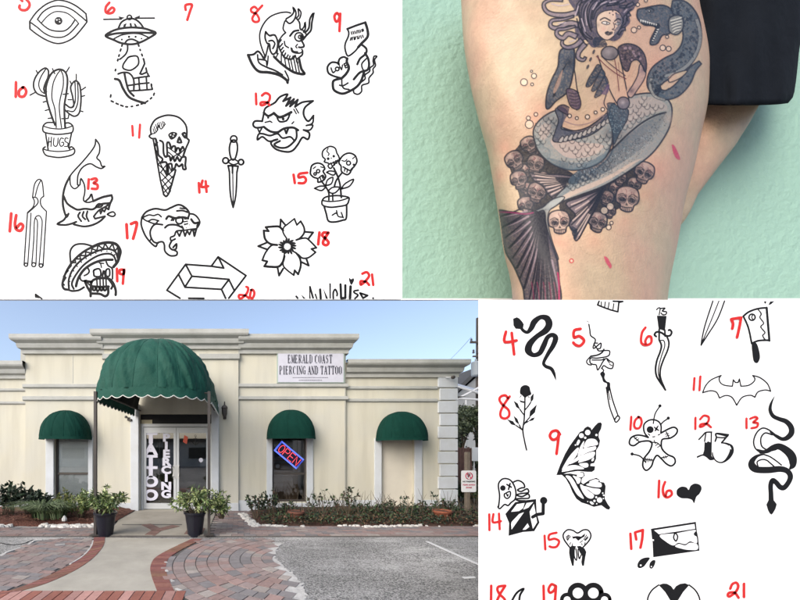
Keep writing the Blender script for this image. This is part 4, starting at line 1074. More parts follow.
class Sheet:
    """a flat drawn sheet: photo-pixel layout on a board at distance Y"""
    def __init__(s, Y, root): s.Y = Y; s.root = root; s.px = Y / F
    def pt(s, u, v, lift): return ((u - HU) * s.px, s.Y - lift, CZ - (v - HV) * s.px)
    def ribbon(s, b, P, w, lift, taper=False):
        n = len(P)
        if n < 2: return
        wf = 1.55 if s.px > .02 else 1.3
        w = [q * wf for q in w] if isinstance(w, (list, tuple)) and s.px > .02 else (w if isinstance(w, (list, tuple)) else w * wf)
        P = [np.array(q, float) for q in P]
        ws = list(w) if isinstance(w, (list, tuple)) else [w] * n
        if taper:
            for i in range(n): t = i / (n - 1); ws[i] *= .45 + .55 * min(1, 4 * t, 4 * (1 - t))
        L_, R_ = [], []
        for i in range(n):
            d = P[min(i + 1, n - 1)] - P[max(i - 1, 0)]; l = np.hypot(*d)
            if l < 1e-6: d = np.array((1, 0)); l = 1
            d = d / l; nn = np.array((-d[1], d[0])); k = 1.0
            if 0 < i < n - 1:
                d1 = P[i] - P[i - 1]; l1 = np.hypot(*d1)
                if l1 > 1e-6: k = 1 / max(.55, abs(float(np.dot(np.array((-d1[1], d1[0])) / l1, nn))))
            L_.append(P[i] + nn * ws[i] / 2 * k); R_.append(P[i] - nn * ws[i] / 2 * k)
        b.add([s.pt(*q, lift) for q in L_] + [s.pt(*q, lift) for q in R_], [(i, i + 1, n + i + 1, n + i) for i in range(n - 1)])
        for (c, d, wd) in ((P[0], P[0] - P[1], ws[0]), (P[-1], P[-1] - P[-2], ws[-1])):
            l = np.hypot(*d)
            if l < 1e-6: continue
            d = d / l; a0 = math.atan2(d[1], d[0]) - math.pi / 2
            b.add([s.pt(c[0] + wd / 2 * math.cos(a0 + math.pi * k / 5), c[1] + wd / 2 * math.sin(a0 + math.pi * k / 5), lift) for k in range(6)], [tuple(range(6))])
    def poly(s, b, P, lift):
        V3 = [Vector((float(q[0]), float(q[1]), 0)) for q in P]
        tr = tessellate_polygon([V3]); b.add([s.pt(q[0], q[1], lift) for q in P], [tuple(t) for t in tr])
    def draw(s, name, tile, items, label=None, m=None):
        """items: (kind, width, 'x,y ...'); kinds: s spline, p polyline, c closed spline, q closed polyline, f filled spline,
        F filled polygon, w/W the same in bare paper, o circle outline, d disc, e paper disc, h dashed spline, v variable width, t tapered spline"""
        x0, y0, k = tile; b = MB(); lift0 = .001
        q = .0003 if s.px > .02 else .00008
        for i, (kd, w, st) in enumerate(items):
            lift = lift0 + q * i; b.m = 0
            if kd in 'odea':
                cx, cy, r = map(float, st.split(',')); cx, cy, r = x0 + cx / k, y0 + cy / k, r / k
                C = [(cx + r * math.cos(t), cy + r * math.sin(t)) for t in [2 * math.pi * j / 24 for j in range(24)]]
                if kd == 'o': s.ribbon(b, C + [C[0], C[1]], w, lift)
                else: b.m = 1 if kd == 'e' else 0; s.poly(b, C, lift)
                continue
            if kd == 'v':
                P = [tuple(map(float, z.split(','))) for z in st.split()]; P = spl([(x0 + a / k, y0 + c / k, d) for a, c, d in P], 8)
                s.ribbon(b, [z[:2] for z in P], [float(z[2]) for z in P], lift); continue
            for sub in st.split('|'):
                P = [(x0 + a / k, y0 + c / k) for a, c in pp(sub)]
                if kd == 's': s.ribbon(b, spl(P), w, lift)
                elif kd == 't': s.ribbon(b, spl(P), w, lift, True)
                elif kd == 'p': s.ribbon(b, P, w, lift) if len(P) == 2 else [s.ribbon(b, P[j:j + 2], w, lift + q * .1 * (j % 2)) for j in range(len(P) - 1)]
                elif kd == 'c': C = spl(P, closed=True); s.ribbon(b, C + C[:2], w, lift)
                elif kd == 'q': Pc = P + [P[0]]; [s.ribbon(b, Pc[j:j + 2], w, lift + q * .1 * (j % 2)) for j in range(len(Pc) - 1)]
                elif kd in 'fFwW':
                    b.m = 1 if kd in 'wW' else 0; s.poly(b, spl(P, closed=True) if kd in 'fw' else P, lift); b.m = 0
                elif kd == 'h':
                    C = spl(P, 10); on, off = 2.6, 2.6; acc = 0; cur = []
                    for j in range(len(C) - 1):
                        if acc % (on + off) < on: cur.append(C[j])
                        elif len(cur) > 1: s.ribbon(b, cur, w, lift); cur = []
                        else: cur = []
                        acc += np.hypot(*(C[j + 1] - C[j]))
                    if len(cur) > 1: s.ribbon(b, cur, w, lift)
        o = b.build(name, [m or ink, paper_ink], s.root)
        if label: o['label'] = label
        return o
    DIG = {
        '0': ['.5,0 .15,.2 .05,.6 .3,1 .65,.95 .9,.55 .8,.1 .45,.0'], '1': ['.5,0 .45,1'],
        '2': ['.1,.25 .35,.02 .75,.05 .8,.35 .45,.72 .1,.95 .05,.75 .35,.68 .95,1'],
        '3': ['.1,.05 .6,.02 .8,.2 .4,.45 .85,.6 .8,.9 .45,1 .1,.88'], '4': ['.2,0 .08,.5 .9,.42', '.65,.05 .7,1'],
        '5': ['.85,.0 .2,.05 .15,.42 .6,.38 .9,.65 .65,.97 .05,.92'], '6': ['.6,0 .2,.35 .1,.8 .45,1 .85,.85 .8,.6 .5,.58 .2,.85'],
        '7': ['.1,.3 .08,.08 .9,0 .65,.5 .5,1'], '8': ['.95,.02 .35,.55 .15,.85 .45,1 .8,.85 .6,.55 .15,.3 .2,.06 .6,0 .65,.2 .35,.5'],
        '9': ['.85,.12 .5,0 .15,.2 .2,.48 .5,.5 .85,.2 .88,.15 .75,1'],
    }
    def number(s, txt, u, v, h, w=1.6, adv=.62):
        """u, v: top-left corner of the digits"""
        b = MB(); x = u
        for c in txt:
            dw = h * (.22 if c == '1' else .62)
            for st in s.DIG[c]:
                P = [(x + (a if c != '1' else a) * dw, v + d * h) for a, d in pp(st)]
                s.ribbon(b, spl(P) if len(P) > 2 else P, w, .006)
            x += dw + h * .16
        return s.tagn(b.build('number', redink, s.root), txt)
    def tagn(s, o, txt): o['label'] = 'hand drawn red number ' + txt; return o
    def rawnum(s, txt, tile, strokes, w=1.7):
        x0, y0, k = tile; b = MB()
        for i, st in enumerate(strokes):
            P = [(x0 + a / k, y0 + c / k) for a, c in pp(st)]; s.ribbon(b, spl(P) if len(P) > 2 else P, w, .006 + .0001 * i)
        return s.tagn(b.build('number', redink, s.root), txt)

# ------------------------------------------------------------ upper board
YB = 15.0
ub = empty('flash_billboard', (0, YB, 0), 'huge white board of numbered black line drawings standing above the shop roof', 'billboard')
UB = Sheet(YB, ub); px = YB / F
x0, x1 = (-60 - HU) * px, (440 - HU) * px; z0, z1 = CZ - (299.4 - HV) * px, CZ - (-20 - HV) * px
b = MB(); b.box(x0, x1, YB, YB + .12, z0, z1); b.build('sheet', paper, ub)
b = MB(); b.box(x0, x1, YB + .122, YB + .22, z0 + .25, z0 + .45); b.box(x0, x1, YB + .122, YB + .22, z1 - .6, z1 - .4); b.build('backing_frame', steel, ub)
for x in (x0 - 1.2, 11.2):
    b = MB(); b.box(x - .2, x + .2, YB + .25, YB + .65, 0, z1); b.build('post', steel, ub)
b = MB(); b.box(x0 - 1.2, 11.2, YB + .26, YB + .5, z0 + 1.2, z0 + 1.6); b.box(x0 - 1.2, 11.2, YB + .26, YB + .5, z1 - 1.4, z1 - 1); b.build('beam', steel, ub)
D = UB.draw
D('eye_drawing', (0, 0, 8), [('s', 1.1, '238,172 290,100 360,40 430,8 480,2 550,18 620,55 688,110'), ('p', 1.1, '688,110 696,175'), ('s', 1.1, '696,175 650,235 590,300 520,338 455,348 380,325 300,278 240,232'),
  ('p', 1.2, '240,232 238,172'), ('s', 1, '238,175 300,220 350,262 410,292 470,300 520,290 570,255 628,190'), ('s', 1, '300,155 340,100 400,60 460,48 520,55 580,80 640,125 694,172'),
  ('s', 1, '300,155 350,205 400,238 460,250 520,245 565,210 600,158'), ('s', .8, '335,180 380,130 430,98 480,93 540,108 600,155 630,190'), ('d', 0, '468,168,32'), ('e', 0, '455,160,6'), ('e', 0, '478,175,5'), ('e', 0, '474,156,4')])
UB.rawnum('5', (0, 0, 8), ['165,-4 178,8', '205,-8 232,20 235,50 210,80 172,80 155,62 158,45'], 1.8)
D('cactus_drawing', (0, 50, 8), [('s', 1.4, '440,600 400,490 370,370 372,280 410,190 470,155 520,175 540,240 530,350 515,450 520,600 524,620'), ('s', .9, '450,620 440,480 415,380 425,270 455,200 480,165'), ('s', .9, '492,620 475,480 480,400 505,290 505,210 490,170'),
  ('s', 1.2, '372,335 350,310 380,230 388,170 360,145 310,180 275,240 270,300 300,350 365,372'), ('s', .9, '365,155 325,220 310,280 330,330 370,355'), ('s', .9, '385,215 352,290 356,340 372,350'),
  ('s', 1.2, '525,435 560,460 590,445 580,370 565,300 590,255 615,250 640,290 648,400 635,500 600,530 560,515 520,480'), ('s', .9, '620,265 625,350 620,430 590,490 540,485'), ('s', .9, '600,260 603,350 600,420 575,460'),
  ('p', .9, '290,165 302,187|240,362 284,338|345,418 370,410|362,485 385,478|385,548 410,545|420,150 438,190|555,138 530,178|610,195 610,248|560,250 575,278|685,298 650,322|677,365 655,372|640,488 664,493|505,355 548,350|545,398 572,398|495,550 545,548 550,520')])
D('flower_pot_drawing', (0, 90, 8), [('s', 1.1, '425,260 375,262 345,290 350,335 420,352 470,355 540,348 580,335 583,290 555,265 525,265'), ('s', .9, '350,290 400,305 470,312 530,305 578,288'), ('p', 1.1, '365,350 385,475|572,348 548,462'),
  ('s', 1.1, '362,455 343,475 365,520 420,535 480,540 550,528 590,510 597,478 575,455 560,460 556,472'), ('s', .9, '345,472 390,485 470,492 545,485 590,470'),
  ('p', .8, '391,380 386,450|412,378 408,452|388,418 411,412'), ('s', .8, '432,385 428,435 445,452 460,435 465,385|508,390 488,386 475,420 487,450 508,440 508,420 494,420|545,388 525,385 520,410 543,425 540,450 516,452')])
UB.rawnum('10', (0, 50, 8), ['128,258 126,375', '185,300 155,325 155,368 190,372 210,335 195,302 180,300'], 1.9)
D('flying_saucer_drawing', (80, 0, 8), [('p', 1.1, '190,155 330,153|448,146 595,145'), ('F', 0, '305,130 362,142 322,158'), ('F', 0, '483,122 432,142 472,152'), ('s', 1.3, '308,225 330,180 370,155 410,148 450,160 485,190 510,228'), ('o', 1.1, '395,140,18'),
  ('F', 0, '345,218 350,195 375,185 362,218|395,185 412,185 418,220 402,220|428,187 445,190 462,222 440,215'),
  ('c', 1.5, '205,287 260,248 330,228 410,220 500,226 560,242 606,265 550,305 480,340 410,355 330,345 270,320'), ('s', 1.5, '215,285 290,268 400,262 500,262 600,265'), ('s', 1, '270,312 330,282 410,268 480,272 545,298'), ('s', 1.2, '358,348 380,322 420,315 465,335'),
  ('d', 0, '335,317,8'), ('d', 0, '392,295,10'), ('d', 0, '445,295,9'), ('d', 0, '492,310,7')])
D('skull_in_beam_drawing', (90, 50, 8), [('h', 1.3, '260,-48 245,0 215,110 190,230 160,400'), ('h', 1.3, '170,408 240,440 300,455 380,442 450,415 500,375 515,345'), ('h', 1.3, '385,-50 405,10 430,80 470,215 505,315'),
  ('s', 1.2, '300,-45 300,0 280,40 238,75'), ('c', 1.2, '315,55 375,50 390,95 375,130 325,162 270,150 265,120 290,80'), ('p', 1.3, '430,75 437,110 400,190 415,195 455,178 448,145'),
  ('s', 1.3, '225,192 265,180 310,185 340,215 352,260 350,325'), ('s', 1.5, '275,185 290,260 310,325 350,368'), ('s', 1.7, '200,232 235,245 265,310 310,375 370,405 440,425'),
  ('p', 1.2, '345,228 410,218 475,210|305,285 400,270 472,264|320,328 420,322 500,315 490,285|390,225 397,320|450,215 457,318')])
UB.rawnum('6', (80, 0, 8), ['235,22 208,55 205,95 230,108 262,100 275,75 255,62 225,90'], 1.7)
UB.rawnum('7', (170, 0, 8), ['125,80 125,42 175,38 160,90 138,160'], 1.7)
D('horned_man_drawing', (240, 0, 8), [('s', 1.1, '405,105 370,97 310,105 240,135 190,190 160,260 160,330 180,400 197,445 192,475'), ('s', 1.1, '365,262 345,230 355,180 370,155'), ('s', 1.2, '370,150 410,125 430,95 425,62 445,90 445,130 425,170 395,188 370,168'),
  ('s', 1.1, '452,145 470,120 465,72 488,100 480,140 468,155'), ('s', 1.2, '445,140 475,180 480,225 490,240'), ('s', 1.1, '365,262 335,290 308,335 300,380'), ('s', 1.4, '400,288 430,252 468,243'), ('o', 1.1, '472,296,34'), ('o', .9, '482,296,15'), ('d', 0, '485,296,9'),
  ('s', 1.1, '490,240 512,215 520,180 524,225 508,258'), ('s', 1.3, '520,262 550,225 560,150 588,108 575,180 568,240 545,270 505,310'), ('s', 1, '500,240 530,280 505,320'), ('s', 1.3, '490,320 512,368 490,380 470,378'), ('s', .9, '460,355 446,372 455,385'),
  ('f', 0, '403,380 420,385 430,405 470,408 498,390 503,415 478,432 440,430 410,415'), ('w', 0, '465,412 490,402 488,415 470,420'), ('s', 1.2, '500,405 498,438 470,462 452,480 460,505'),
  ('p', 1, '330,320 308,348|340,350 315,380|345,380 322,408|352,405 330,435|365,425 348,458|385,440 368,470|400,450 390,480|425,450 415,470'), ('s', 1, '355,332 362,365 388,382'),
  ('s', 1.1, '310,345 312,380 330,420 352,455 385,472 425,470 440,445 455,490'), ('s', 1.7, '272,455 330,510 400,562 450,585 515,592 490,550 472,470'), ('p', .9, '305,430 285,465|330,440 330,500|355,460 368,535|385,475 402,555|405,475 425,570|430,470 452,580|455,490 475,582|300,400 295,430'),
  ('s', 1.2, '205,255 200,300 215,345 235,355 240,400 262,435 290,412 302,350 290,300 270,280 235,285 205,255'), ('s', 1.1, '230,330 258,325 278,350 262,390'), ('s', 1, '250,280 280,282 295,312'), ('F', 0, '232,355 245,360 250,420 238,400'),
  ('s', 1.1, '192,475 205,450 225,365'), ('s', 1.3, '192,475 165,430 140,412 110,435 65,442'), ('s', 1.8, '65,442 100,520 150,572 230,580 310,600 370,640 380,662'), ('s', 1.1, '140,440 150,500 205,535 280,565 340,600'), ('s', 1.1, '378,660 388,630 360,570'), ('s', 1, '150,475 190,480 210,490 215,525 222,490 225,450')])
UB.rawnum('8', (240, 0, 8), ['178,45 120,110 98,150 115,175 145,172 152,150 130,112 92,95 90,70 115,55 132,68'], 1.6)
D('fist_with_scroll_drawing', (300, 10, 8), [('s', 1.5, '378,152 450,124 522,100'), ('s', 1.8, '522,100 540,160 540,215 490,270 465,298'), ('s', 1.2, '465,298 440,330 385,368 362,320 362,270 385,215 390,180 378,152'),
  ('p', .9, '410,175 415,195|424,172 430,192|438,170 444,188|455,165 456,185|466,162 472,183|480,160 484,178|494,156 498,174|504,152 508,168'), ('p', .9, '408,222 402,243|420,218 416,240|432,215 434,238|446,214 440,236|458,210 462,232|474,208 472,228|486,206 490,226|500,202 506,220'),
  ('s', 1.5, '490,275 530,310 525,350 480,390 458,435'), ('s', 1.6, '520,345 545,390 552,440 538,480 480,500 430,555'), ('s', 1.1, '530,390 495,430 500,470 515,488')])
D('love_heart_drawing', (310, 50, 10), [('s', 1.4, '318,282 240,262 185,230 175,170 215,125 270,128 288,145 285,120 300,85 340,70 372,88'), ('s', 1.8, '372,85 368,120 385,160 386,195 360,240 318,282'),
  ('s', 1.1, '210,180 228,225 250,214'), ('o', 1.1, '272,190,18'), ('p', 1, '295,162 316,198 325,150|340,140 356,180 374,172|340,140 360,130|348,158 366,152'),
  ('s', 1.7, '315,284 240,305 228,350 240,400 290,430 340,435 410,405 470,365 510,310 540,225'), ('s', 1.1, '318,300 320,350 340,385 390,395'), ('s', 1.1, '295,352 330,358 380,330'),
  ('s', 1.1, '435,395 440,430 480,443 515,415 520,355 585,330 590,280 630,230 630,190 655,155 645,100 668,65 640,65 630,110 635,150 600,180 595,215 550,250 550,290 500,330')])
UB.rawnum('9', (300, 10, 8), ['315,45 295,25 275,50 285,90 305,85 322,35', '322,30 315,170'], 1.8)
UB.rawnum('11', (125, 105, 8), ['58,168 63,245', '120,158 113,262'], 1.6)
D('snarling_beast_drawing', (240, 85, 8), [('s', 1.4, '235,165 280,140 320,95 380,75 345,130'), ('p', 1.5, '345,130 405,100 368,168 432,112 400,172 462,118 440,175'), ('s', 1.4, '440,175 500,138 585,128'), ('s', 1.4, '585,128 520,180 510,240 545,290 588,245'), ('s', 1.2, '588,245 580,305 530,325'), ('s', 1.2, '540,322 582,322 560,360 508,360'),
  ('s', 1.4, '508,360 550,380 555,410 540,435 500,420 460,480 420,525 370,535 290,515 248,470 265,445 300,435'), ('s', 1.3, '235,165 200,190 188,240 178,290'), ('s', 1.4, '178,290 120,290 105,320 130,342 190,335'), ('s', 1.6, '190,335 240,370 300,378 350,350 420,340 465,362'),
  ('s', 1.4, '450,358 452,420 420,465 370,500 310,500 275,475 320,448'), ('s', 1.3, '290,440 230,450 180,415 140,438 148,395 180,390 240,405 300,390 340,425 400,415 432,442'), ('p', 1.1, '140,345 155,380 175,345'), ('p', 1.4, '355,350 370,388 386,348'),
  ('s', 1.8, '270,225 320,258 410,218'), ('s', 1.2, '292,245 315,292 372,285 398,235'), ('d', 0, '345,272,12'), ('s', 1.6, '190,222 225,248 262,232'), ('d', 0, '225,262,9'), ('p', .9, '430,195 450,230|448,190 468,225|415,310 430,295|200,300 240,290 255,300')])
UB.rawnum('12', (240, 85, 8), ['127,70 130,155', '175,85 205,65 238,85 230,130 190,160 165,160 170,140 215,140 235,160'], 1.7)
D('skull_cone_drawing', (125, 105, 8), [('s', 1.3, '210,235 206,180 240,120 300,90 360,82 430,100 480,150 495,200 495,262 512,285 492,335 482,360'), ('s', 1.2, '210,232 194,250 215,268 245,270 255,300'), ('s', .8, '262,200 265,162 290,192 322,152|215,230 240,225 262,200'),
  ('p', .7, '225,190 235,222|232,172 248,215|245,155 258,200|258,145 268,180|272,140 280,180|286,138 296,175|300,132 308,165|312,135 320,158'), ('f', 0, '345,238 378,214 418,226 405,260 368,278'), ('e', 0, '365,240,5'), ('e', 0, '385,250,5'), ('e', 0, '392,232,5'), ('f', 0, '450,230 482,215 496,262 474,268'), ('e', 0, '478,238,4'), ('f', 0, '412,302 434,248 460,304'), ('e', 0, '436,290,4'),
  ('s', 1.4, '245,270 262,350 268,400 300,432 290,462'), ('s', 1.4, '280,285 305,305 308,380 322,415 338,400 335,312 350,300 362,320 368,350 385,330 402,335 405,372 420,345 435,350 440,370 460,335 470,350'),
  ('s', 1.4, '322,415 355,410 365,445 382,415 398,450 418,420 438,450 455,420 485,420 482,480 487,512 465,512 458,475 432,492 410,472 400,500 380,520 372,472 345,475'), ('s', 1.4, '290,462 330,460 335,510 332,560 345,540 345,475'),
  ('s', 1.4, '482,360 465,410'), ('p', 1.2, '225,270 283,600 310,720'), ('p', .8, '345,340 455,420|350,380 395,420|470,360 410,420|440,380 380,420|355,320 375,340'), ('s', 1.3, '405,520 395,560 360,680 345,715 328,732 312,718'),
  ('p', .8, '262,430 330,560|270,480 390,590|285,540 378,640|295,600 365,690|300,650 345,715|232,300 262,340|240,350 268,400|262,430 240,330|400,510 300,600|395,560 305,650|370,640 312,700|330,480 285,540|300,440 262,480|262,300 240,330|350,480 370,530')])
D('curved_shark_drawing', (40, 165, 8), [('s', 1.1, '235,95 270,50 340,-25 410,-110 440,-160 445,-205'), ('s', 1.1, '445,-205 475,-160 475,-100 455,-58 480,-30 495,10 518,10 490,28 450,15 400,-10 340,20 305,80 300,150 305,160'), ('s', 1.1, '320,155 328,110 355,160 358,220 348,280 380,300 425,290'),
  ('s', 1, '240,92 245,160 280,190 322,155'), ('s', 1.5, '240,90 205,160 185,240 185,330 210,412 228,390'), ('s', 1.5, '190,250 220,310 280,350 310,358 360,350 420,355 460,330 495,312 555,305'), ('s', 1.4, '215,400 190,440 140,472 200,480 250,470 290,455'), ('s', 1.4, '270,475 350,492 420,480 480,450 520,412'),
  ('p', 1.3, '520,410 440,430 430,412'), ('s', 1.3, '430,412 470,365 530,330 562,300'), ('s', 1.6, '425,290 500,258 572,242'), ('s', 1.5, '572,242 578,270 560,310 548,355'), ('s', 1.2, '365,290 395,262 412,235 425,290'), ('c', 1.1, '448,335 470,310 502,318 480,338'),
  ('p', 1.2, '480,362 485,390 500,358 515,375 530,342 545,355'), ('s', 1.3, '320,380 305,410 330,450|350,375 340,410 362,435|380,372 372,410 390,450'), ('c', 1.1, '540,395 582,375 602,395 582,412')])
UB.rawnum('13', (40, 165, 8), ['390,115 385,190', '412,115 445,108 455,125 430,145 460,160 455,190 415,190'], 1.8)
D('dagger_drawing', (180, 130, 8), [('o', 1.2, '430,72,26'), ('c', 1.3, '412,88 448,88 460,150 440,230 410,230 395,150'), ('o', 1.3, '365,245,23'), ('o', 1.3, '488,257,21'), ('c', 1.1, '388,255 425,233 468,258 428,278'), ('p', 1.3, '385,285 395,335|385,285 465,290 455,340|420,290 420,345'),
  ('s', 1.2, '395,335 400,480 410,560 425,620'), ('s', 1.2, '455,340 450,480 440,560 425,620'), ('s', .8, '422,345 424,480 425,590')])
UB.rawnum('14', (180, 130, 8), ['150,425 155,500', '180,405 172,455 225,450', '205,410 212,495'], 1.8)
D('skull_bouquet_drawing', (285, 135, 8), [('s', 1.1, '435,200 395,235 365,268 345,250 350,228 315,215 322,195 300,170 305,125 355,92 400,105 415,145 430,172 438,205'), ('d', 0, '345,190,12'), ('d', 0, '390,170,11'), ('d', 0, '370,185,6'), ('s', 1, '350,235 385,222 425,200'), ('p', .9, '365,222 378,250|385,215 398,242|405,205 415,228'), ('s', .8, '345,108 335,130 352,150 345,165'),
  ('c', 1.2, '440,195 470,160 515,145 560,165 575,210 555,250 530,275 522,300 495,318 452,292 448,250 432,225'), ('o', 1, '508,225,16'), ('d', 0, '550,238,10'), ('s', 1.1, '465,255 520,285 540,270'), ('p', .9, '480,262 475,290|500,272 495,300'), ('s', .8, '455,205 480,210 495,195|540,190 555,178'),
  ('c', 1.2, '204,290 215,245 258,225 300,238 318,270 305,292 325,330 308,362 265,378 260,350 228,338 205,315'), ('o', 1, '265,290,13'), ('o', 1, '240,312,10'), ('s', 1, '268,345 300,322 312,340'), ('p', .9, '280,340 288,365|295,328 304,350'), ('s', .8, '225,270 245,255|285,255 305,262'),
  ('s', 1.3, '390,265 420,330 440,400 450,500'), ('s', 1.2, '458,300 412,360 395,410'), ('s', 1.2, '295,375 335,430 350,470 350,520'), ('p', 1.1, '380,468 382,520'),
  ('s', 1, '235,427 280,410 322,415 290,445 235,427|325,405 340,360 382,340 370,390 325,405|332,300 360,288 402,298 385,322 332,300|345,448 380,420 435,420 405,460 370,466 345,448|450,432 480,390 548,355 515,410 450,432')])
D('cracked_pot_drawing', (285, 165, 8), [('c', 1.2, '298,285 330,255 420,245 505,258 510,285 492,318 430,332 360,338 302,322'), ('s', 1, '302,285 360,292 440,285 505,265'), ('s', 1.3, '314,335 330,390 348,448 400,456 460,442 490,425 493,322'), ('s', 1, '378,402 410,385 428,412 462,418|412,365 417,392|450,380 466,422')])
UB.rawnum('15', (285, 165, 8), ['68,78 78,145', '178,62 115,72 110,100 150,95 168,120 150,145 108,145'], 1.8)
D('tuning_fork_drawing', (0, 165, 8), [('s', .9, '260,258 275,160 300,120 325,118 340,150 350,250'), ('s', .9, '350,250 325,275 330,325 372,372'), ('p', .9, '372,372 357,600 345,805'), ('s', .9, '260,258 275,290 265,335 220,380'), ('p', .9, '220,380 205,600 193,800'), ('s', .9, '260,258 295,265 300,310 225,382'), ('s', .8, '282,250 300,180 325,125'),
  ('s', .8, '255,790 270,600 277,440 307,405 332,430 336,500 312,805'), ('s', .8, '288,790 295,600 300,460 284,425'), ('p', .8, '248,385 236,600 222,800'), ('o', .9, '208,798,13'), ('o', .9, '270,798,16'), ('o', .9, '328,805,14')])
UB.rawnum('16', (0, 165, 8), ['90,388 78,530', '130,402 120,470 130,515 165,525 185,490 165,470 135,500'], 2.0)
D('panther_head_drawing', (125, 195, 8), [('s', 1.4, '135,180 170,135 240,110 320,120 370,100 430,78 480,100 512,140 505,180 480,190'), ('s', 1.3, '135,180 130,240 160,320 200,375 245,412 262,382 300,375 315,400 320,450 360,485 410,482 416,455 390,440'), ('p', .9, '200,370 206,352'), ('s', 1.1, '140,182 190,160 230,165 265,155 290,175|140,185 180,210 220,195 270,207|190,215 240,230 262,210'),
  ('s', 1.3, '300,238 240,235 205,280 205,330 230,375 265,385'), ('s', 1.4, '320,262 350,240 410,240 460,262'), ('s', 1.6, '330,192 350,170 400,185 460,178 505,188'), ('s', 1.1, '370,205 385,180|385,205 398,182'), ('s', 1.3, '415,128 460,125 500,138'), ('s', 1.1, '440,105 482,110'), ('o', 1.2, '435,203,28'),
  ('s', 1.2, '515,150 550,155 580,180 598,220 572,268 540,282'), ('s', 1.6, '530,195 555,225 590,222 578,250'), ('s', 1.2, '455,250 465,280 412,290 395,325 365,340 370,365 402,352'), ('s', 1.3, '372,370 355,410 378,438 408,430 412,392 385,420'), ('p', 1.2, '415,290 435,330 452,290'), ('p', 1.2, '468,290 480,330 498,285 515,318 530,285'), ('p', 1.3, '545,282 555,330 572,270'), ('s', 1, '465,285 520,275 570,270'), ('d', 0, '480,240,4'), ('d', 0, '500,225,4'), ('d', 0, '515,240,4'), ('d', 0, '490,262,4'), ('s', .8, '470,215 500,210|475,235 500,232')])
UB.rawnum('17', (125, 195, 8), ['12,235 18,345', '48,232 95,225 65,350'], 2.0)
D('blossom_drawing', (240, 205, 8), [('s', 1.1, '375,270 345,220 350,180 385,150 435,110'), ('p', 1.2, '435,110 455,160 485,130'), ('s', 1.3, '485,130 512,180 512,225 480,265 450,280'), ('s', 1.2, '450,280 510,265 545,275 612,342'), ('p', 1.2, '612,342 570,352 605,378'), ('s', 1.2, '605,378 550,420 500,425 470,400 435,375'),
  ('s', 1.4, '450,385 480,430 485,490 465,555'), ('p', 1.3, '465,555 437,522 430,562'), ('s', 1.1, '430,562 370,515 345,480 350,420 360,375'), ('s', 1.6, '355,410 340,460 300,495 195,490'), ('p', 1.4, '195,490 218,452 178,442'), ('s', 1.2, '178,442 205,380 250,325 297,320'), ('s', 1.5, '297,320 240,310 200,270 190,205'), ('p', 1.3, '190,205 230,210 205,178'), ('s', 1.5, '205,178 270,172 315,175 345,205'),
  ('p', 1.3, '322,170 325,115 362,160|518,215 585,220 545,272|488,455 550,485 530,430|300,500 312,565 345,510|222,298 145,330 215,355')]
  + [('t', 1.4, f'{378 + 28 * math.cos(a):.0f},{333 + 28 * math.sin(a):.0f} {378 + 48 * math.cos(a + .2):.0f},{333 + 48 * math.sin(a + .2):.0f} {378 + 72 * math.cos(a + .3 + .1 * math.sin(5 * a)):.0f},{333 + (62 + 8 * math.sin(3 * a)) * math.sin(a + .3):.0f}') for a in [k * 2 * math.pi / 16 for k in range(16)]])
UB.rawnum('18', (240, 205, 8), ['635,220 625,315', '708,222 670,280 665,310 690,322 708,300 680,265 658,245 668,222 700,222'], 1.9)
zz = []
zo = [(114, 440), (100, 425), (128, 380), (108, 372), (145, 325), (128, 335), (170, 285), (165, 262), (205, 262), (200, 232), (245, 232), (238, 205), (285, 205), (285, 175), (330, 185), (335, 150), (375, 165), (385, 122), (425, 152), (440, 108), (470, 155), (500, 110), (520, 170), (545, 135), (545, 195)]
D('sombrero_drawing', (50, 230, 8), [('s', 1.3, '165,255 162,170 200,120 270,112 340,130'), ('s', 2, '340,135 400,110 470,100 530,115 562,165 555,210 540,255 508,295'), ('s', 1.6, '340,135 260,180 180,255 125,345 100,430 112,470 145,478'), ('s', 1.4, '152,470 150,400 180,320 240,250 310,200 390,165 460,152 520,172 542,225'),
  ('s', 1.4, '190,470 175,430 200,370 260,290 330,235 400,200 470,190 512,212 530,262'), ('s', 1.8, '208,450 225,390 270,320 340,270 420,242 500,238'), ('s', 1.4, '112,470 150,480 180,488 230,482 272,458'), ('p', 1.1, ' '.join(f'{a},{c}' for a, c in zo)),
  *[('d', 0, f'{a},{c},6') for a, c in ((158, 412), (168, 370), (190, 328), (218, 292), (252, 258), (290, 230), (328, 205), (368, 188), (412, 172), (456, 170), (492, 180), (518, 198), (155, 445))]])
D('mustached_skull_drawing', (50, 230, 8), [('s', 1.2, '300,300 314,330 300,352 275,365'), ('s', 1.2, '240,375 245,395 262,408 290,402'), ('c', 1.3, '352,322 388,310 405,330 402,370 358,370 350,345'), ('c', 1.2, '450,320 475,315 476,365 450,366'), ('p', 1.3, '427,328 420,370|436,330 442,370'), ('s', 1.2, '450,255 465,285 498,312 500,390'),
  ('s', 1.7, '325,440 345,402 400,386 470,390 505,425 525,480 525,520'), ('s', 1.5, '470,395 500,440 490,470'), ('p', 1.1, '375,400 378,452|400,395 402,452|425,393 428,452|448,395 450,450'), ('s', 1.6, '335,450 400,455 470,452'), ('s', 1.3, '345,455 345,480 360,482 368,455 378,490 392,480 398,455 408,485 420,478 425,455 435,485 448,478 452,455'),
  ('p', 1.7, '278,408 300,460 325,500 325,530|278,408 330,415|330,415 325,500'), ('s', 1.7, '325,508 400,512 440,530 465,510 465,462'), ('s', .9, '395,265 430,268|405,268 412,300'), ('s', 1, '300,420 315,440')])
UB.rawnum('19', (50, 230, 8), ['535,310 538,410', '588,318 560,320 560,350 590,350 592,315 583,430'], 1.8)
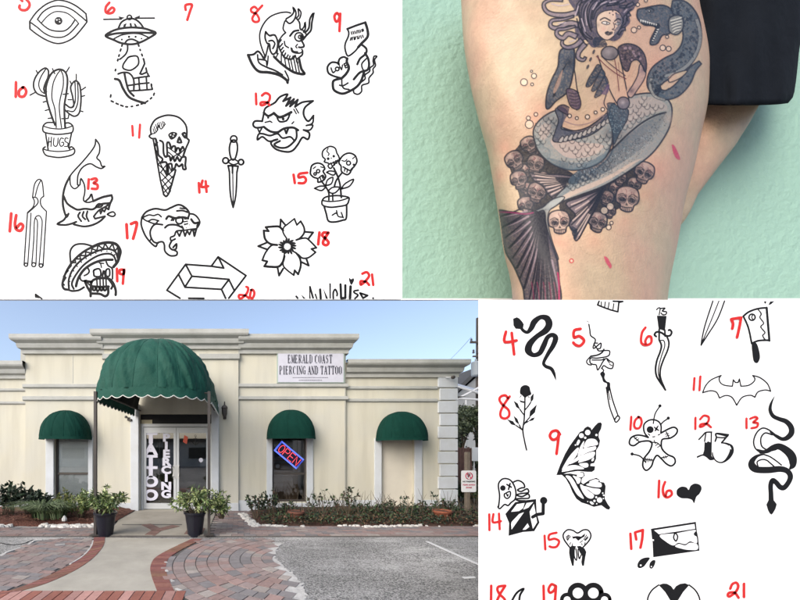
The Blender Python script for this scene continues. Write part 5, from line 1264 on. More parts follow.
D('folded_arrow_drawing', (150, 240, 8), [('p', 1.3, '240,466 135,402 285,195 490,210 545,135 768,285 630,466|228,275 280,378 572,395 605,466|280,375 335,290 630,315 675,405|285,195 335,290|490,210 590,225 550,145|572,395 632,315|310,466 430,467')])
UB.rawnum('20', (150, 240, 8), ['770,375 785,385 775,425 735,465 712,462 715,440 760,445 790,465', '810,400 800,450 818,468 835,430 825,400 808,400'], 1.6)
k6 = 6.6667
D('spiky_lettering_drawing', (285, 240, k6), [('p', 1.3, '75,376 84,388'), ('F', 0, '105,360 140,392 122,392'), ('F', 0, '160,305 172,308 195,390 182,392 168,345 172,392 161,392'), ('p', 1, '202,362 212,390'), ('p', 1.6, '234,330 238,390'), ('F', 0, '252,316 288,392 272,392|295,287 306,290 306,392 296,392'),
  ('s', 1.2, '322,390 322,350 335,330 348,355 346,372'), ('p', 1.6, '370,296 374,388 402,386 402,302'), ('p', 1.8, '437,310 433,388'), ('f', 0, '428,252 440,262 455,255 460,270 442,300 428,272'), ('s', 1.2, '488,335 462,340 462,352 486,368 466,390'), ('q', 1.3, '500,354 550,370 520,388'), ('d', 0, '587,388,7')])
UB.rawnum('21', (285, 240, k6), ['515,225 545,215 560,240 530,280 505,298 505,275 540,280 560,300', '580,230 588,300'], 1.7)
D('letter_tip_drawing', (0, 225, 8), [('p', 1.1, '285,555 335,590|285,555 285,575 312,580')])

# ------------------------------------------------------------ lower board
YL = 3.3
lb = empty('flash_display_board', (3.9, YL, 0), 'white board of numbered black tattoo drawings standing on the ground beside the parking area', 'display board')
LB = Sheet(YL, lb); px = YL / F
x0, x1 = (479.0 - HU) * px, (890 - HU) * px; zt = CZ - (299.9 - HV) * px
b = MB(); b.box(x0, x1, YL, YL + .008, .0, zt); b.build('sheet', paper, lb)
b = MB()
for x in (x0 + .35, (x0 + x1) / 2, x1 - .3): b.box(x, x + .08, YL + .009, YL + .08, 0, zt - .02)
b.build('backing_frame', steel, lb)
D = LB.draw
D('folding_snake_drawing', (478, 300, 8), [('F', 0, '280,150 310,138 330,148 352,172 366,195 358,235 330,232 300,230 284,205'), ('v', 0, '340,215,3 362,245,3.2 395,258,3.4 425,225,5.2 450,175,6 500,138,4.5 550,148,6.5 568,195,7 540,245,6.5 470,292,5 415,350,6.5 402,405,7 440,440,4.5 492,425,5 525,365,5.5 555,300,4.5 595,280,4.5 620,305,5.5 600,365,5 560,430,4 525,500,3.2 540,530,3.4 585,550,3.6 608,590,3 622,640,.6')])
LB.rawnum('4', (478, 300, 8), ['220,255 210,335 305,325', '266,265 285,435'], 2.2)
D('jaw_fragment_drawing', (560, 300, 8), [('p', 1.3, '312,10 300,40 345,58|400,78 462,95 470,20 502,12 425,10|345,58 400,78'), ('p', .9, '330,15 330,50|362,15 355,62|392,20 384,72|430,30 422,82')])
D('smoke_drawing', (560, 300, 8), [('p', .5, '215,168 228,178'), ('s', 1.1, '230,195 238,240 245,285 282,318 264,375 276,385 325,345 322,385 298,392 312,408 345,405 390,405 397,425 380,450 300,465 245,465 240,500 262,515 288,520 300,560 322,530 345,490 370,468 400,490 425,505 418,545 385,545 350,525 335,545'),
  ('s', 1, '240,455 212,490 225,515 250,520'), ('s', 1.3, '245,450 300,440 335,420 350,395'), ('s', 1, '330,545 348,562 342,575'), ('s', 1, '298,392 270,350 300,345'), ('s', 1, '255,480 330,480 350,470'), ('s', .8, '395,515 415,525|375,480 395,505')])
D('burnt_match_drawing', (560, 350, 8), [('f', 0, '320,190 340,172 360,190 355,222 372,250 398,262 400,300 385,345 372,312 374,270 346,255 334,220'), ('s', 1.1, '370,300 395,450 436,562'), ('s', 1.1, '394,290 420,400 465,530'), ('c', 1.1, '436,560 450,578 476,546 460,526'), ('s', .7, '385,330 400,400')])
LB.rawnum('5', (560, 300, 8), ['160,232 110,245 108,300 150,290 188,325 160,365 125,362 102,342'], 2.2)
LB.rawnum('6', (560, 300, 8), ['678,222 650,265 645,340 680,362 722,345 725,300 700,292 678,325 680,350'], 1.9)
D('curved_dagger_drawing', (630, 300, 8), [('s', 1, '212,78 225,65 240,68 232,118'), ('s', 1.1, '245,68 278,66 258,88 290,95 285,115 262,118 248,105'), ('F', 0, '214,125 292,128 284,200 278,250 255,240 228,232'), ('s', 1.6, '208,292 195,278 212,256 250,262 285,285 318,285 332,260 320,240 308,242'), ('p', 1.4, '232,235 232,320|277,240 280,290'), ('s', 1.5, '232,320 250,365 238,420 215,480 203,550 210,605 228,640 262,690 282,720'),
  ('s', 1.4, '292,290 310,340 300,400 270,470 245,540 240,600 252,650 282,720'), ('s', .9, '238,325 268,325 276,370 250,450 228,540 228,600 250,670')])
D('blade_tip_drawing', (630, 300, 8), [('s', 1.1, '662,9 600,200 575,310 568,362'), ('s', .9, '710,9 650,160 578,335'), ('s', 1.1, '755,9 700,150 620,280 575,350 568,362')])
D('mark_fragment_drawing', (700, 300, 8), [('F', 0, '512,10 530,10 525,32 514,25|545,42 560,12 595,10 568,34')])
D('cleaver_drawing', (700, 300, 8), [('s', 1.5, '345,130 390,95 460,70 532,62'), ('p', 1.8, '532,62 554,325'), ('s', 1.5, '345,130 385,220 412,345'), ('s', 1.5, '412,348 470,325 556,322'), ('s', 1, '460,72 488,110 478,140 508,185 485,215 518,260 500,285 520,318'), ('o', 1.2, '415,138,25'), ('s', .9, '420,118 412,140 422,155'), ('f', 0, '413,352 448,345 470,400 478,460 462,500 440,502 425,480 418,430')])
LB.rawnum('7', (700, 300, 8), ['252,230 258,190 242,155', '242,155 282,148 322,142', '322,142 308,220 290,300'], 2.2)
D('rose_drawing', (478, 370, 8), [('f', 0, '335,165 345,135 375,120 408,132 418,165 425,195 395,210 375,222 350,200 337,190'), ('s', 1.2, '375,210 373,300 368,400 358,480 370,560 388,640'), ('F', 0, '283,245 318,268 338,318 305,297|233,395 280,410 306,446 265,436|283,365 314,390 332,440 300,415|445,185 442,235 420,262 420,215|470,275 455,340 408,382 416,328|456,378 440,403 398,413 430,385|330,240 352,248 370,250 366,264 340,258'),
  ('s', 1, '335,315 352,340 370,362|305,445 355,480|330,440 342,465 357,482|420,260 400,290 375,320|412,380 385,410 364,440|400,412 375,425'), ('s', .6, '345,205 335,218|400,212 410,222')])
LB.rawnum('8', (478, 370, 8), ['250,212 215,260 178,330 180,375 215,388 245,365 240,320 195,280 168,240 180,212 215,203 235,225'], 1.9)
D('upper_butterfly_wing_drawing', (540, 410, 8), [('F', 0, '130,520 160,440 200,350 235,290 270,240 300,200 318,175 345,165 355,145 380,130 405,142 412,160 440,125 462,103 485,98 495,112 488,150 470,185 468,215 480,245 470,290 450,320 448,390 432,425 405,430 402,448 440,450 436,480 415,495 380,495 300,488 220,500 160,520'),
  ('w', 0, '370,245 400,230 440,235 462,262 455,280 400,290 350,300'), ('w', 0, '345,310 400,298 445,292 440,318 390,335 325,360'), ('w', 0, '305,420 335,372 380,345 435,335 430,370 395,395 350,410'), ('w', 0, '352,248 335,330 318,365 300,375 318,300'), ('w', 0, '305,300 298,350 250,415 175,480 215,400 260,340'), ('w', 0, '365,355 300,405 235,432 300,375'),
  ('w', 0, '172,492 220,450 290,442 352,470 280,476 210,490'), ('w', 0, '312,432 375,425 384,452 352,460'), ('e', 0, '330,205,19'), ('e', 0, '380,180,21'), ('e', 0, '450,200,9'), ('e', 0, '360,222,9'), ('w', 0, '290,270 305,238 318,250 302,282'), ('e', 0, '282,280,6'), ('w', 0, '410,400 428,378 428,402 415,410')])
D('lower_butterfly_wing_drawing', (540, 445, 8), [('F', 0, '140,235 200,230 240,228 300,238 325,215 350,218 358,245 335,268 330,300 345,312 395,280 450,262 472,275 480,295 512,300 525,330 520,380 518,430 540,470 562,500 552,518 530,512 490,482 430,495 380,475 330,460 290,430 260,380 235,320 205,268 175,240'),
  ('w', 0, '205,248 240,250 270,285 300,340 350,428 300,400 262,340 235,290'), ('w', 0, '262,245 310,262 325,272 318,300 300,310 285,280'), ('w', 0, '320,318 345,325 385,365 430,400 415,428 372,415 335,365'), ('w', 0, '352,330 420,345 480,355 475,388 440,395 395,365'), ('w', 0, '368,318 420,300 482,302 488,335 430,335'), ('w', 0, '385,298 435,275 465,280 465,292 410,308'), ('w', 0, '292,248 322,222 345,228 345,250 318,258'),
  ('d', 0, '388,298,7'), ('e', 0, '475,440,21'), ('w', 0, '395,455 412,452 430,470 412,475'), ('e', 0, '434,447,9'), ('e', 0, '448,418,8'), ('e', 0, '500,385,6'), ('e', 0, '508,402,7'), ('e', 0, '452,470,5'), ('e', 0, '380,452,4'), ('e', 0, '505,428,5')])
LB.rawnum('9', (540, 410, 8), ['155,195 130,165 90,175 75,210 100,238 135,222 148,185', '148,190 128,350'], 2.2)
D('voodoo_doll_drawing', (620, 400, 8), [('s', 1.3, '225,298 195,260 190,200 225,165 270,158 310,175 328,210 326,262'), ('s', 1.4, '326,265 380,235 430,218 458,240 445,275 400,305 345,312 330,335 335,390 378,435 430,460 440,500 410,527 370,510 330,470 295,443 268,480 250,530 210,563 182,530 190,470 235,410 255,350 230,328 160,335 110,365 75,350 85,305 130,282 180,285 225,300'),
  ('d', 0, '240,237,28'), ('t', 1.2, '270,215 290,232 312,245|305,205 290,230 278,250'), ('h', .9, '225,272 265,295 325,270'), ('s', 1, '265,188 280,110 318,50'), ('d', 0, '318,47,13'), ('s', 1.1, '322,198 350,170 385,148'), ('d', 0, '385,145,13'), ('s', 1.1, '205,500 160,450 95,432'), ('d', 0, '95,432,13'),
  ('s', .9, '105,290 130,315 155,335|240,338 300,345 345,400|368,255 378,275 388,298|330,462 380,452|192,475 260,480'), ('p', .7, '115,312 135,298|130,325 148,310|270,320 282,350|282,365 302,352|298,380 316,368|360,275 388,268|364,290 394,282|345,450 352,470|362,445 368,465|205,465 208,490|220,465 222,495|235,468 238,490|250,468 250,488')])
LB.rawnum('10', (620, 400, 8), ['85,135 78,238', '145,135 118,160 108,200 120,225 150,222 168,180 160,145 140,135'], 1.8)
D('bat_outline_drawing', (680, 360, 8), [('s', 1, '180,262 205,205 250,158 328,124'), ('s', 1, '328,124 312,150 325,185 360,203 418,210'), ('p', 1, '418,210 425,158 442,180 464,180 474,152 486,210'), ('s', 1, '486,210 545,203 585,178 598,150 580,124'), ('s', 1, '580,124 640,142 698,190 724,250'), ('s', 1, '724,250 680,240 622,256 598,298'), ('s', 1, '598,298 560,282 495,300 452,362'), ('s', 1, '452,362 415,300 365,284 314,304'), ('s', 1, '314,304 290,258 240,246 180,262')])
LB.rawnum('11', (680, 360, 8), ['110,145 104,240', '157,132 150,242'], 1.7)
D('lettered_13_drawing', (680, 400, 8), [('s', 1.2, '150,316 180,285 205,260 252,257'), ('p', 1.1, '206,262 196,330|250,258 246,440'), ('F', 0, '195,335 210,342 222,330 246,340 243,435 268,472 235,470 205,445 180,440 192,400'), ('s', 1.3, '138,456 180,440 212,452 240,475 266,472'), ('s', 1.3, '280,330 290,300 290,268 385,278'), ('p', 1.4, '385,278 332,342'), ('s', 1.1, '296,298 330,302 366,300'), ('p', 1.2, '290,268 380,290'),
  ('v', 0, '335,342,1.3 375,350,2 408,372,3.4 412,410,4.2 390,455,3.6 355,490,2 320,500,1.4 285,485,1.4 262,450,1.5 258,420,1'), ('w', 0, '388,362 402,375 408,395 396,385')])
LB.rawnum('12', (680, 400, 8), ['118,142 117,232', '155,155 185,125 222,135 220,170 185,205 155,215 160,195 205,190 242,218'], 1.7)
LB.rawnum('13', (680, 400, 8), ['525,148 526,225', '555,150 595,135 612,150 580,178 615,185 608,215 565,225'], 1.7)
D('coiled_snake_drawing', (720, 395, 10), [('v', 0, '543,15,.5 510,85,2.4 500,150,3.6 530,210,4 590,240,4.2 660,265,5 708,320,5.6 712,380,5.8 670,428,5 620,440,3.8 570,415,3.4 530,390,2.2 500,370,1.2'), ('s', 1.2, '545,392 480,345 420,332 365,378 335,460 350,530 400,575'), ('s', 1.2, '520,398 450,380 408,430 415,510 465,548'),
  ('v', 0, '400,578,2 470,560,4.5 530,525,5.5 590,515,6.5 650,545,7.5 700,590,8.5 725,640,8.5 725,700,6.5 700,735,2.5')])
D('snake_front_drawing', (720, 450, 10), [('v', 0, '372,-5,1.5 430,15,3 500,5,2.5 560,-8,2'), ('v', 0, '440,43,1.2 370,60,3 320,110,5.5 315,160,6.5 360,195,6.5 480,200,6.5 600,190,6 670,210,5.5 702,260,5.5 685,320,5 640,375,5.2 600,370,5.2 560,325,5 525,305,5 505,350,4.8 508,440,4.8 510,520,5.4'), ('s', 1.1, '440,45 500,68 560,108 612,150'), ('s', 1.1, '380,168 370,120 410,97 460,100 500,130 542,168'),
  ('s', 1.1, '345,92 338,130 370,168'), ('F', 0, '484,500 462,545 478,600 494,632 511,647 528,632 552,590 566,542 538,505')])
D('ghost_on_spring_drawing', (478, 470, 10), [('s', 1.3, '205,365 215,260 203,150 230,100 270,85 320,100 358,150 378,220 370,290 330,325 300,355 265,345 220,385 200,372 203,360'), ('d', 0, '248,180,28'), ('p', 1.3, '288,145 332,172|320,135 304,195'), ('s', 1.2, '262,240 318,215 320,260 292,285 265,268 262,240'), ('s', 1, '285,240 295,262 300,245'),
  ('s', 1.3, '350,122 400,105 450,130 465,172 430,180 395,200 430,215 490,188 502,225 430,235 385,250 440,265 500,240 508,280 430,285 380,290 400,305 470,308')])
D('jack_box_drawing', (490, 490, 10), [('F', 0, '152,240 250,122 350,102 460,90 466,230 494,325 442,412 330,420 185,458 190,330'), ('W', 0, '210,218 268,142 345,130 330,180 290,210'), ('W', 0, '332,196 365,130 432,120 382,176'), ('W', 0, '210,345 214,320 290,240 338,222 215,395'), ('W', 0, '325,398 375,332 392,368 355,396'), ('W', 0, '395,218 438,140 455,232 440,242 460,268 470,322 428,388 408,300'),
  ('p', 2.6, '425,270 470,245 530,236 532,115'), ('d', 0, '535,105,37')])
LB.rawnum('14', (478, 470, 10), ['108,442 110,600', '150,440 145,520 225,510', '205,435 212,590'], 1.8)
D('tooth_drawing', (530, 520, 10), [('s', 1.2, '395,272 340,195 333,140 375,98 430,105 475,130 530,100 580,102 608,150 590,205 530,272'), ('F', 0, '412,150 425,165 470,160 510,165 550,132 545,165 510,185 482,208 455,182 430,188'), ('F', 0, '392,275 420,255 460,262 440,320 440,400 436,458 420,458 398,380 390,330|468,262 500,258 545,285 562,320 552,370 538,458 520,458 512,420 520,360 495,320'),
  ('s', 1, '440,300 442,365 462,402 468,350 458,290'), ('s', 1, '478,295 490,385 510,350'), ('p', .7, '360,170 385,150|362,185 395,155|368,195 405,165|375,205 385,185|545,200 575,165|552,205 580,175|535,195 565,150|500,225 525,205|395,245 405,225|420,255 425,235|520,250 515,235|545,245 550,225')])
LB.rawnum('15', (530, 520, 10), ['140,155 148,292', '260,125 190,145 185,195 240,185 285,210 265,260 225,272 190,262'], 1.8)
D('solid_heart_drawing', (620, 470, 8), [('f', 0, '592,266 575,240 540,228 490,225 455,200 455,158 490,133 530,138 548,158 565,125 600,108 640,120 652,150 635,190 610,215')])
LB.rawnum('16', (620, 470, 8), ['308,85 303,218', '355,95 338,145 345,200 375,218 408,195 400,165 370,170 360,205'], 1.9)
D('razor_blade_drawing', (620, 510, 8), [('F', 0, '246,150 606,94 614,170 624,215 635,325 265,378 260,262'), ('W', 0, '272,162 594,112 600,150 310,193'), ('w', 0, '318,202 450,186 598,160 588,190 598,206 612,216 612,266 560,250 520,272 465,262 425,283 370,255'), ('w', 0, '440,290 470,272 520,283 560,262 616,276 616,316 540,318 480,306'), ('c', 1.2, '440,185 460,212 447,248 428,222'), ('W', 0, '244,235 270,235 270,247 244,247')])
D('ink_drops_drawing', (620, 510, 8), [('f', 0, '140,455 142,425 165,395 205,380 238,384 215,420 190,452 160,465'), ('e', 0, '165,442,7'), ('f', 0, '235,460 238,425 260,402 282,405 275,440 255,468'), ('e', 0, '250,452,5')])
LB.rawnum('17', (620, 510, 8), ['78,188 85,310', '125,235 115,178', '115,178 178,158', '178,158 172,230 158,300'], 2.0)
D('leaf_tip_drawing', (478, 540, 10), [('s', 1.7, '330,640 350,585 395,520 455,488 422,545 412,600 415,640')])
D('knuckle_ring_drawing', (550, 540, 10), [('o', 4.6, '278,530,75'), ('o', 4.6, '432,530,75'), ('o', 3, '168,595,50'), ('o', 3, '545,595,50'), ('F', 0, '200,590 350,540 510,590 560,680 150,680'), ('e', 0, '278,530,53'), ('e', 0, '432,530,53'), ('e', 0, '170,598,35'), ('e', 0, '543,598,35')])
D('double_heart_drawing', (620, 540, 10), [('F', 0, '385,450 430,434 470,438 510,460 535,495 560,460 600,438 650,432 692,450 630,520 575,610 565,700 505,700 500,600 450,520'), ('s', 1.2, '385,450 320,500 280,570 268,660'), ('s', 1.2, '690,450 750,500 790,570 805,660')])
LB.rawnum('18', (478, 540, 10), ['128,455 125,640', '268,455 215,540 185,610 190,640', '215,545 190,500 200,465 262,455', '215,545 262,590 265,640'], 2.0)
LB.rawnum('19', (478, 540, 10), ['650,455 655,640', '775,460 730,440 700,490 715,525 755,500 772,455', '775,460 762,640'], 2.0)
LB.rawnum('21', (720, 540, 10), ['95,485 115,440 155,425 175,460 150,515 90,562 70,550 85,525 140,525 178,575', '232,435 232,568'], 2.0)
# ============================================================ MINT WALL AND TATTOOED LEG
YK = 4.95
mw = empty('mint_wall', ((600 - HU) * YK / F, YK, 0), 'mint green stucco wall panel behind the tattooed leg', 'wall')
x0, x1 = (402.3 - HU) * YK / F, (900 - HU) * YK / F; z0, z1 = CZ - (298.4 - HV) * YK / F, CZ - (-14 - HV) * YK / F
b = MB(); b.box(x0, x1, YK, YK + .02, z0, z1); b.build('panel', mint, mw)
b = MB(); b.box(x0 - .012, x1, YK - .002, YK + .02, z0 - .02, z0 - .0005); b.box(x0 - .013, x0 - .0005, YK - .002, YK + .02, z0, z1); b.build('edge_trim', white_edge, mw)
b = MB(); b.box(3.6, x1 - .01, YK + .022, YK + .1, 2.3, z0 - .021); b.box(3.7, 3.85, YK + .01, YK + .11, 0, 2.3); b.box(7.4, 7.55, YK + .01, YK + .11, 0, 2.3); b.build('support', steel, mw)
st = empty('plinth', (4.4, 4.1, 0), 'low white platform the leg stands on, behind the display board', 'platform')
b = MB(); b.prism([(2.5, 3.45), (3.55, 4.92), (8, 4.92), (5.5, 3.45)], 2.45, 2.55); b.build('deck', white_edge, st)
for (x, y) in ((2.9, 3.6), (5.3, 3.6), (3.9, 4.8), (7.3, 4.8)):
    b = MB(); b.tube([(x, y, 0), (x, y, 2.45)], .05, 10); b.build('support_leg', steel, st)

skin = mat('skin', (.5, .35, .25), rough=.5, spec=.35)
def skin_color(nt, scale=1.0):
    N, L = nt.nodes, nt.links
    geo = N.new('ShaderNodeNewGeometry')
    a = N.new('ShaderNodeTexNoise'); a.inputs['Scale'].default_value = 1.15; a.inputs['Detail'].default_value = 4; L.new(geo.outputs['Position'], a.inputs['Vector'])
    r = N.new('ShaderNodeMapRange'); r.inputs[1].default_value = .42; r.inputs[2].default_value = .64; L.new(a.outputs[0], r.inputs[0])
    m = N.new('ShaderNodeMix'); m.data_type = 'RGBA'; m.inputs[6].default_value = (*lin(180, 158, 130), 1); m.inputs[7].default_value = (*lin(188, 151, 127), 1); L.new(r.outputs[0], m.inputs[0])
    c = N.new('ShaderNodeTexNoise'); c.inputs['Scale'].default_value = 9; c.inputs['Detail'].default_value = 9; c.inputs['Roughness'].default_value = .72; L.new(geo.outputs['Position'], c.inputs['Vector'])
    r2 = N.new('ShaderNodeMapRange'); r2.inputs[1].default_value = .3; r2.inputs[2].default_value = .7; r2.inputs[3].default_value = .86; r2.inputs[4].default_value = 1.09; L.new(c.outputs[0], r2.inputs[0])
    m2 = N.new('ShaderNodeMix'); m2.data_type = 'RGBA'; m2.blend_type = 'MULTIPLY'; m2.inputs[0].default_value = 1; L.new(m.outputs[2], m2.inputs[6]); L.new(r2.outputs[0], m2.inputs[7])
    return m2.outputs[2]
def skin_bump(nt):
    N, L = nt.nodes, nt.links; b_ = N['Principled BSDF']
    geo = N.new('ShaderNodeNewGeometry'); nz = N.new('ShaderNodeTexNoise'); nz.inputs['Scale'].default_value = 45; nz.inputs['Detail'].default_value = 4; L.new(geo.outputs['Position'], nz.inputs['Vector'])
    bp = N.new('ShaderNodeBump'); bp.inputs['Strength'].default_value = .4; bp.inputs['Distance'].default_value = .012; L.new(nz.outputs[0], bp.inputs['Height']); L.new(bp.outputs[0], b_.inputs['Normal'])
SC = skin_color(skin.node_tree); skin.node_tree.links.new(SC, skin.node_tree.nodes['Principled BSDF'].inputs['Base Color']); skin_bump(skin.node_tree)
tat = mat('tattooed_skin', (.5, .35, .25), rough=.5, spec=.3)
nt = tat.node_tree; SC2 = skin_color(nt); skin_bump(nt)
at = nt.nodes.new('ShaderNodeAttribute'); at.attribute_name = 'ink'
mm = nt.nodes.new('ShaderNodeMix'); mm.data_type = 'RGBA'; nt.links.new(SC2, mm.inputs[6]); nt.links.new(at.outputs['Color'], mm.inputs[7]); nt.links.new(at.outputs['Alpha'], mm.inputs[0])
nt.links.new(mm.outputs[2], nt.nodes['Principled BSDF'].inputs['Base Color'])

# outline of the front leg in photo pixels (v, left u, right u)
LEG = [(-40, 458, 695), (0, 461, 699), (30, 462.5, 706), (50, 464, 709.5), (60, 466, 710), (95, 472, 709), (105, 475, 708), (130, 481, 702), (150, 487.5, 698), (165, 490, 695), (200, 496, 685), (225, 500, 681), (250, 503, 676.5), (270, 508, 672), (280, 511, 670), (300, 512.5, 667.5), (340, 515, 664), (380, 517, 660)]
vv = np.array([a for a, b_, c in LEG], float); ul = np.array([b_ for a, b_, c in LEG], float); ur = np.array([c for a, b_, c in LEG], float)
def smooth_interp(v, ys):
    k = np.linspace(-12, 12, 9)[:, None]; return np.interp(np.asarray(v)[None, ...] + k.reshape(-1, *([1] * np.ndim(v))), vv, ys).mean(0)
YC_, HD = 4.22, .72
def front_depth(u, v):
    l, r = smooth_interp(v, ul), smooth_interp(v, ur); c, h = (l + r) / 2, (r - l) / 2
    s = np.clip((u - c) / h, -1, 1); d = np.sqrt(np.maximum(0, 1 - np.abs(s) ** 2.3)) ** .95
    # gentle muscle relief
    relief = .05 * np.sin(v / 52.0 + 1.0) * np.cos(s * 1.4) + .022 * np.sin((u + v) / 31.0) + .012 * np.sin((u * 1.3 - v) / 17.0)
    return YC_ - HD * d - relief * d
def worldp(u, v, Y): return np.stack([(u - HU) * Y / F, Y, CZ - (v - HV) * Y / F], -1)
pr = empty('person', ((590 - HU) * YC_ / F, YC_, 2.55), 'person standing with a bare tattooed thigh in front and dark shorts on the other leg', 'person')
NV, NP = 300, 240
V = []; Fs = []
vs_ = np.linspace(-40, 372, NV)
ph = np.linspace(0, 2 * math.pi, NP, endpoint=False)
for v in vs_:
    l, r = float(smooth_interp(v, ul)), float(smooth_interp(v, ur)); c, h = (l + r) / 2, (r - l) / 2
    u = c - h * np.cos(ph); fr = ph < math.pi
    Y = np.where(fr, front_depth(u, np.full_like(u, v)), YC_ + .42 * np.sqrt(np.maximum(0, 1 - ((u - c) / h) ** 2)))
    V += [tuple(q) for q in worldp(u, v, Y)]
for i in range(NV - 1):
    for k in range(NP):
        j = (k + 1) % NP; Fs.append((i * NP + k, i * NP + j, (i + 1) * NP + j, (i + 1) * NP + k))
Fs.append(tuple(range(NP))); Fs.append(tuple(range((NV - 1) * NP, NV * NP))[::-1])
b = MB(); b.add(V, Fs)
# the second leg, bent behind: centre line and radii in photo pixels at its own distance
# (v, left edge, right edge, distance)
SL = [(-40, 690, 800, 4.55), (40, 690, 790, 4.55), (100, 684, 762, 4.55), (122, 678, 750, 4.56), (145, 668, 735.5, 4.57), (170, 656, 716, 4.58), (195, 648, 697.5, 4.6), (210, 640, 691, 4.6), (222, 632, 684, 4.61), (230, 626, 675, 4.62), (238, 622, 660, 4.62), (244, 630, 648, 4.62)]
V = []; Fs = []; n2 = 40; rows = []
sv = np.array([q[0] for q in SL], float)
VV = np.linspace(-40, 244, 70)
for v in VV:
    l = np.interp(v, sv, [q[1] for q in SL]); r = np.interp(v, sv, [q[2] for q in SL]); Yc2 = np.interp(v, sv, [q[3] for q in SL]); c, h = (l + r) / 2, (r - l) / 2
    t = np.linspace(0, 2 * math.pi, n2, endpoint=False); u = c - h * np.cos(t); Y = Yc2 - .0042 * h * np.sin(t) * 1.1
    V += [tuple(q) for q in worldp(u, np.full_like(u, v), Y)]
for i in range(len(VV) - 1):
    for k in range(n2):
        j = (k + 1) % n2; Fs.append((i * n2 + k, i * n2 + j, (i + 1) * n2 + j, (i + 1) * n2 + k))
Fs.append(tuple(range(n2))); Fs.append(tuple(range((len(VV) - 1) * n2, len(VV) * n2))[::-1])
b.add(V, Fs)
body = b.build('body', skin, pr, smooth=True)
# shorts over the second leg
cloth = mat('navy_shorts', (.004, .0058, .0095), rough=.95, spec=.15, noise=(1.2, .3, 2, (.003, .0045, .0075)), bump=(1.6, .5, .1))
rows = []
SH = [(-42, 676, 812), (0, 680, 804), (24, 684, 801.5), (50, 688, 796.5), (80, 690, 793.5), (97, 691, 791), (103, 692, 786)]
hv = np.array([q[0] for q in SH], float)
for v in np.linspace(-42, 103, 30):
    l = np.interp(v, hv, [q[1] for q in SH]); r = np.interp(v, hv, [q[2] for q in SH]); c, h = (l + r) / 2, (r - l) / 2
    row = []
    for t in np.linspace(0, 2 * math.pi, 60, endpoint=False):
        u = c - h * math.cos(t); fold = 1 + .10 * math.sin(7 * t + v / 30) + .05 * math.sin(13 * t - v / 18) * (.4 + v / 120)
        Y = 4.52 - .34 * math.sin(t) * fold
        vv_ = v + (2.5 * math.sin(t * 1.0) if v > 95 else 0)
        row.append(tuple(worldp(np.array(u), np.array(vv_), np.array(Y))))
    rows.append(row)
b = MB(); b.grid(rows, closed=True); sh = b.build('shorts', cloth, pr, smooth=True)
md = sh.modifiers.new('thick', 'SOLIDIFY'); md.thickness = .02; md.offset = -1

# ---------------------------------------------------------------- tattoo painted as pigment on the thigh
SS = 4.0                      # raster samples per photo pixel
U0, V0, U1, V1 = 493, -6, 706, 306
HN, WN = int((V1 - V0) * SS), int((U1 - U0) * SS)
RGB = np.zeros((HN, WN, 3), np.float32); A = np.zeros((HN, WN), np.float32)
FR = [400.0, 0.0, 2.0]
def q2(x, y): return ((FR[0] + x / FR[2] - U0) * SS, (FR[1] + y / FR[2] - V0) * SS)   # from the 2x crop of the leg photo
def qp(s): return [q2(*map(float, t.split(',')[:2])) for t in s.split()]
def comp(mask, y0, x0, col, al):
    h, w = mask.shape
    sl = (slice(y0, y0 + h), slice(x0, x0 + w)); m = mask * al; a0 = A[sl]
    na = m + a0 * (1 - m)
    c = np.array(col, np.float32)
    if c.ndim == 1: c = np.broadcast_to(c, (h, w, 3))
    RGB[sl] = np.where(na[..., None] > 1e-5, (c * m[..., None] + RGB[sl] * (a0 * (1 - m))[..., None]) / np.maximum(na, 1e-5)[..., None], RGB[sl]); A[sl] = na
def bbox(P, pad):
    xs = [p[0] for p in P]; ys = [p[1] for p in P]
    return max(0, int(min(xs) - pad)), max(0, int(min(ys) - pad)), min(WN, int(max(xs) + pad) + 1), min(HN, int(max(ys) + pad) + 1)
def mask_poly(P):
    x0, y0, x1, y1 = bbox(P, 2)
    if x1 <= x0 or y1 <= y0: return None
    X, Y = np.meshgrid(np.arange(x0, x1) + .5, np.arange(y0, y1) + .5); ins = np.zeros(X.shape, bool); n = len(P)
    for i in range(n):
        ax, ay = P[i]; bx, by = P[i - 1]
        if ay == by: continue
        cnd = (ay > Y) != (by > Y); ins ^= cnd & (X < (bx - ax) * (Y - ay) / (by - ay) + ax)
    return ins.astype(np.float32), y0, x0, X, Y
rngT = np.random.RandomState(5)
NOISE = rngT.rand(HN // 4 + 2, WN // 4 + 2)
def noise_at(y0, x0, h, w):
    ys = (np.arange(y0, y0 + h) / 4); xs = (np.arange(x0, x0 + w) / 4); yi = ys.astype(int); xi = xs.astype(int); fy = (ys - yi)[:, None]; fx = (xs - xi)[None]
    n = NOISE; return (n[yi][:, xi] * (1 - fy) * (1 - fx) + n[yi + 1][:, xi] * fy * (1 - fx) + n[yi][:, xi + 1] * (1 - fy) * fx + n[yi + 1][:, xi + 1] * fy * fx)
def erase(s, closed=True):
    P = [tuple(p) for p in spl(qp(s), closed=True)]; r = mask_poly(P)
    if r: m, y0, x0, X, Y = r; A[y0:y0 + m.shape[0], x0:x0 + m.shape[1]] *= (1 - m)
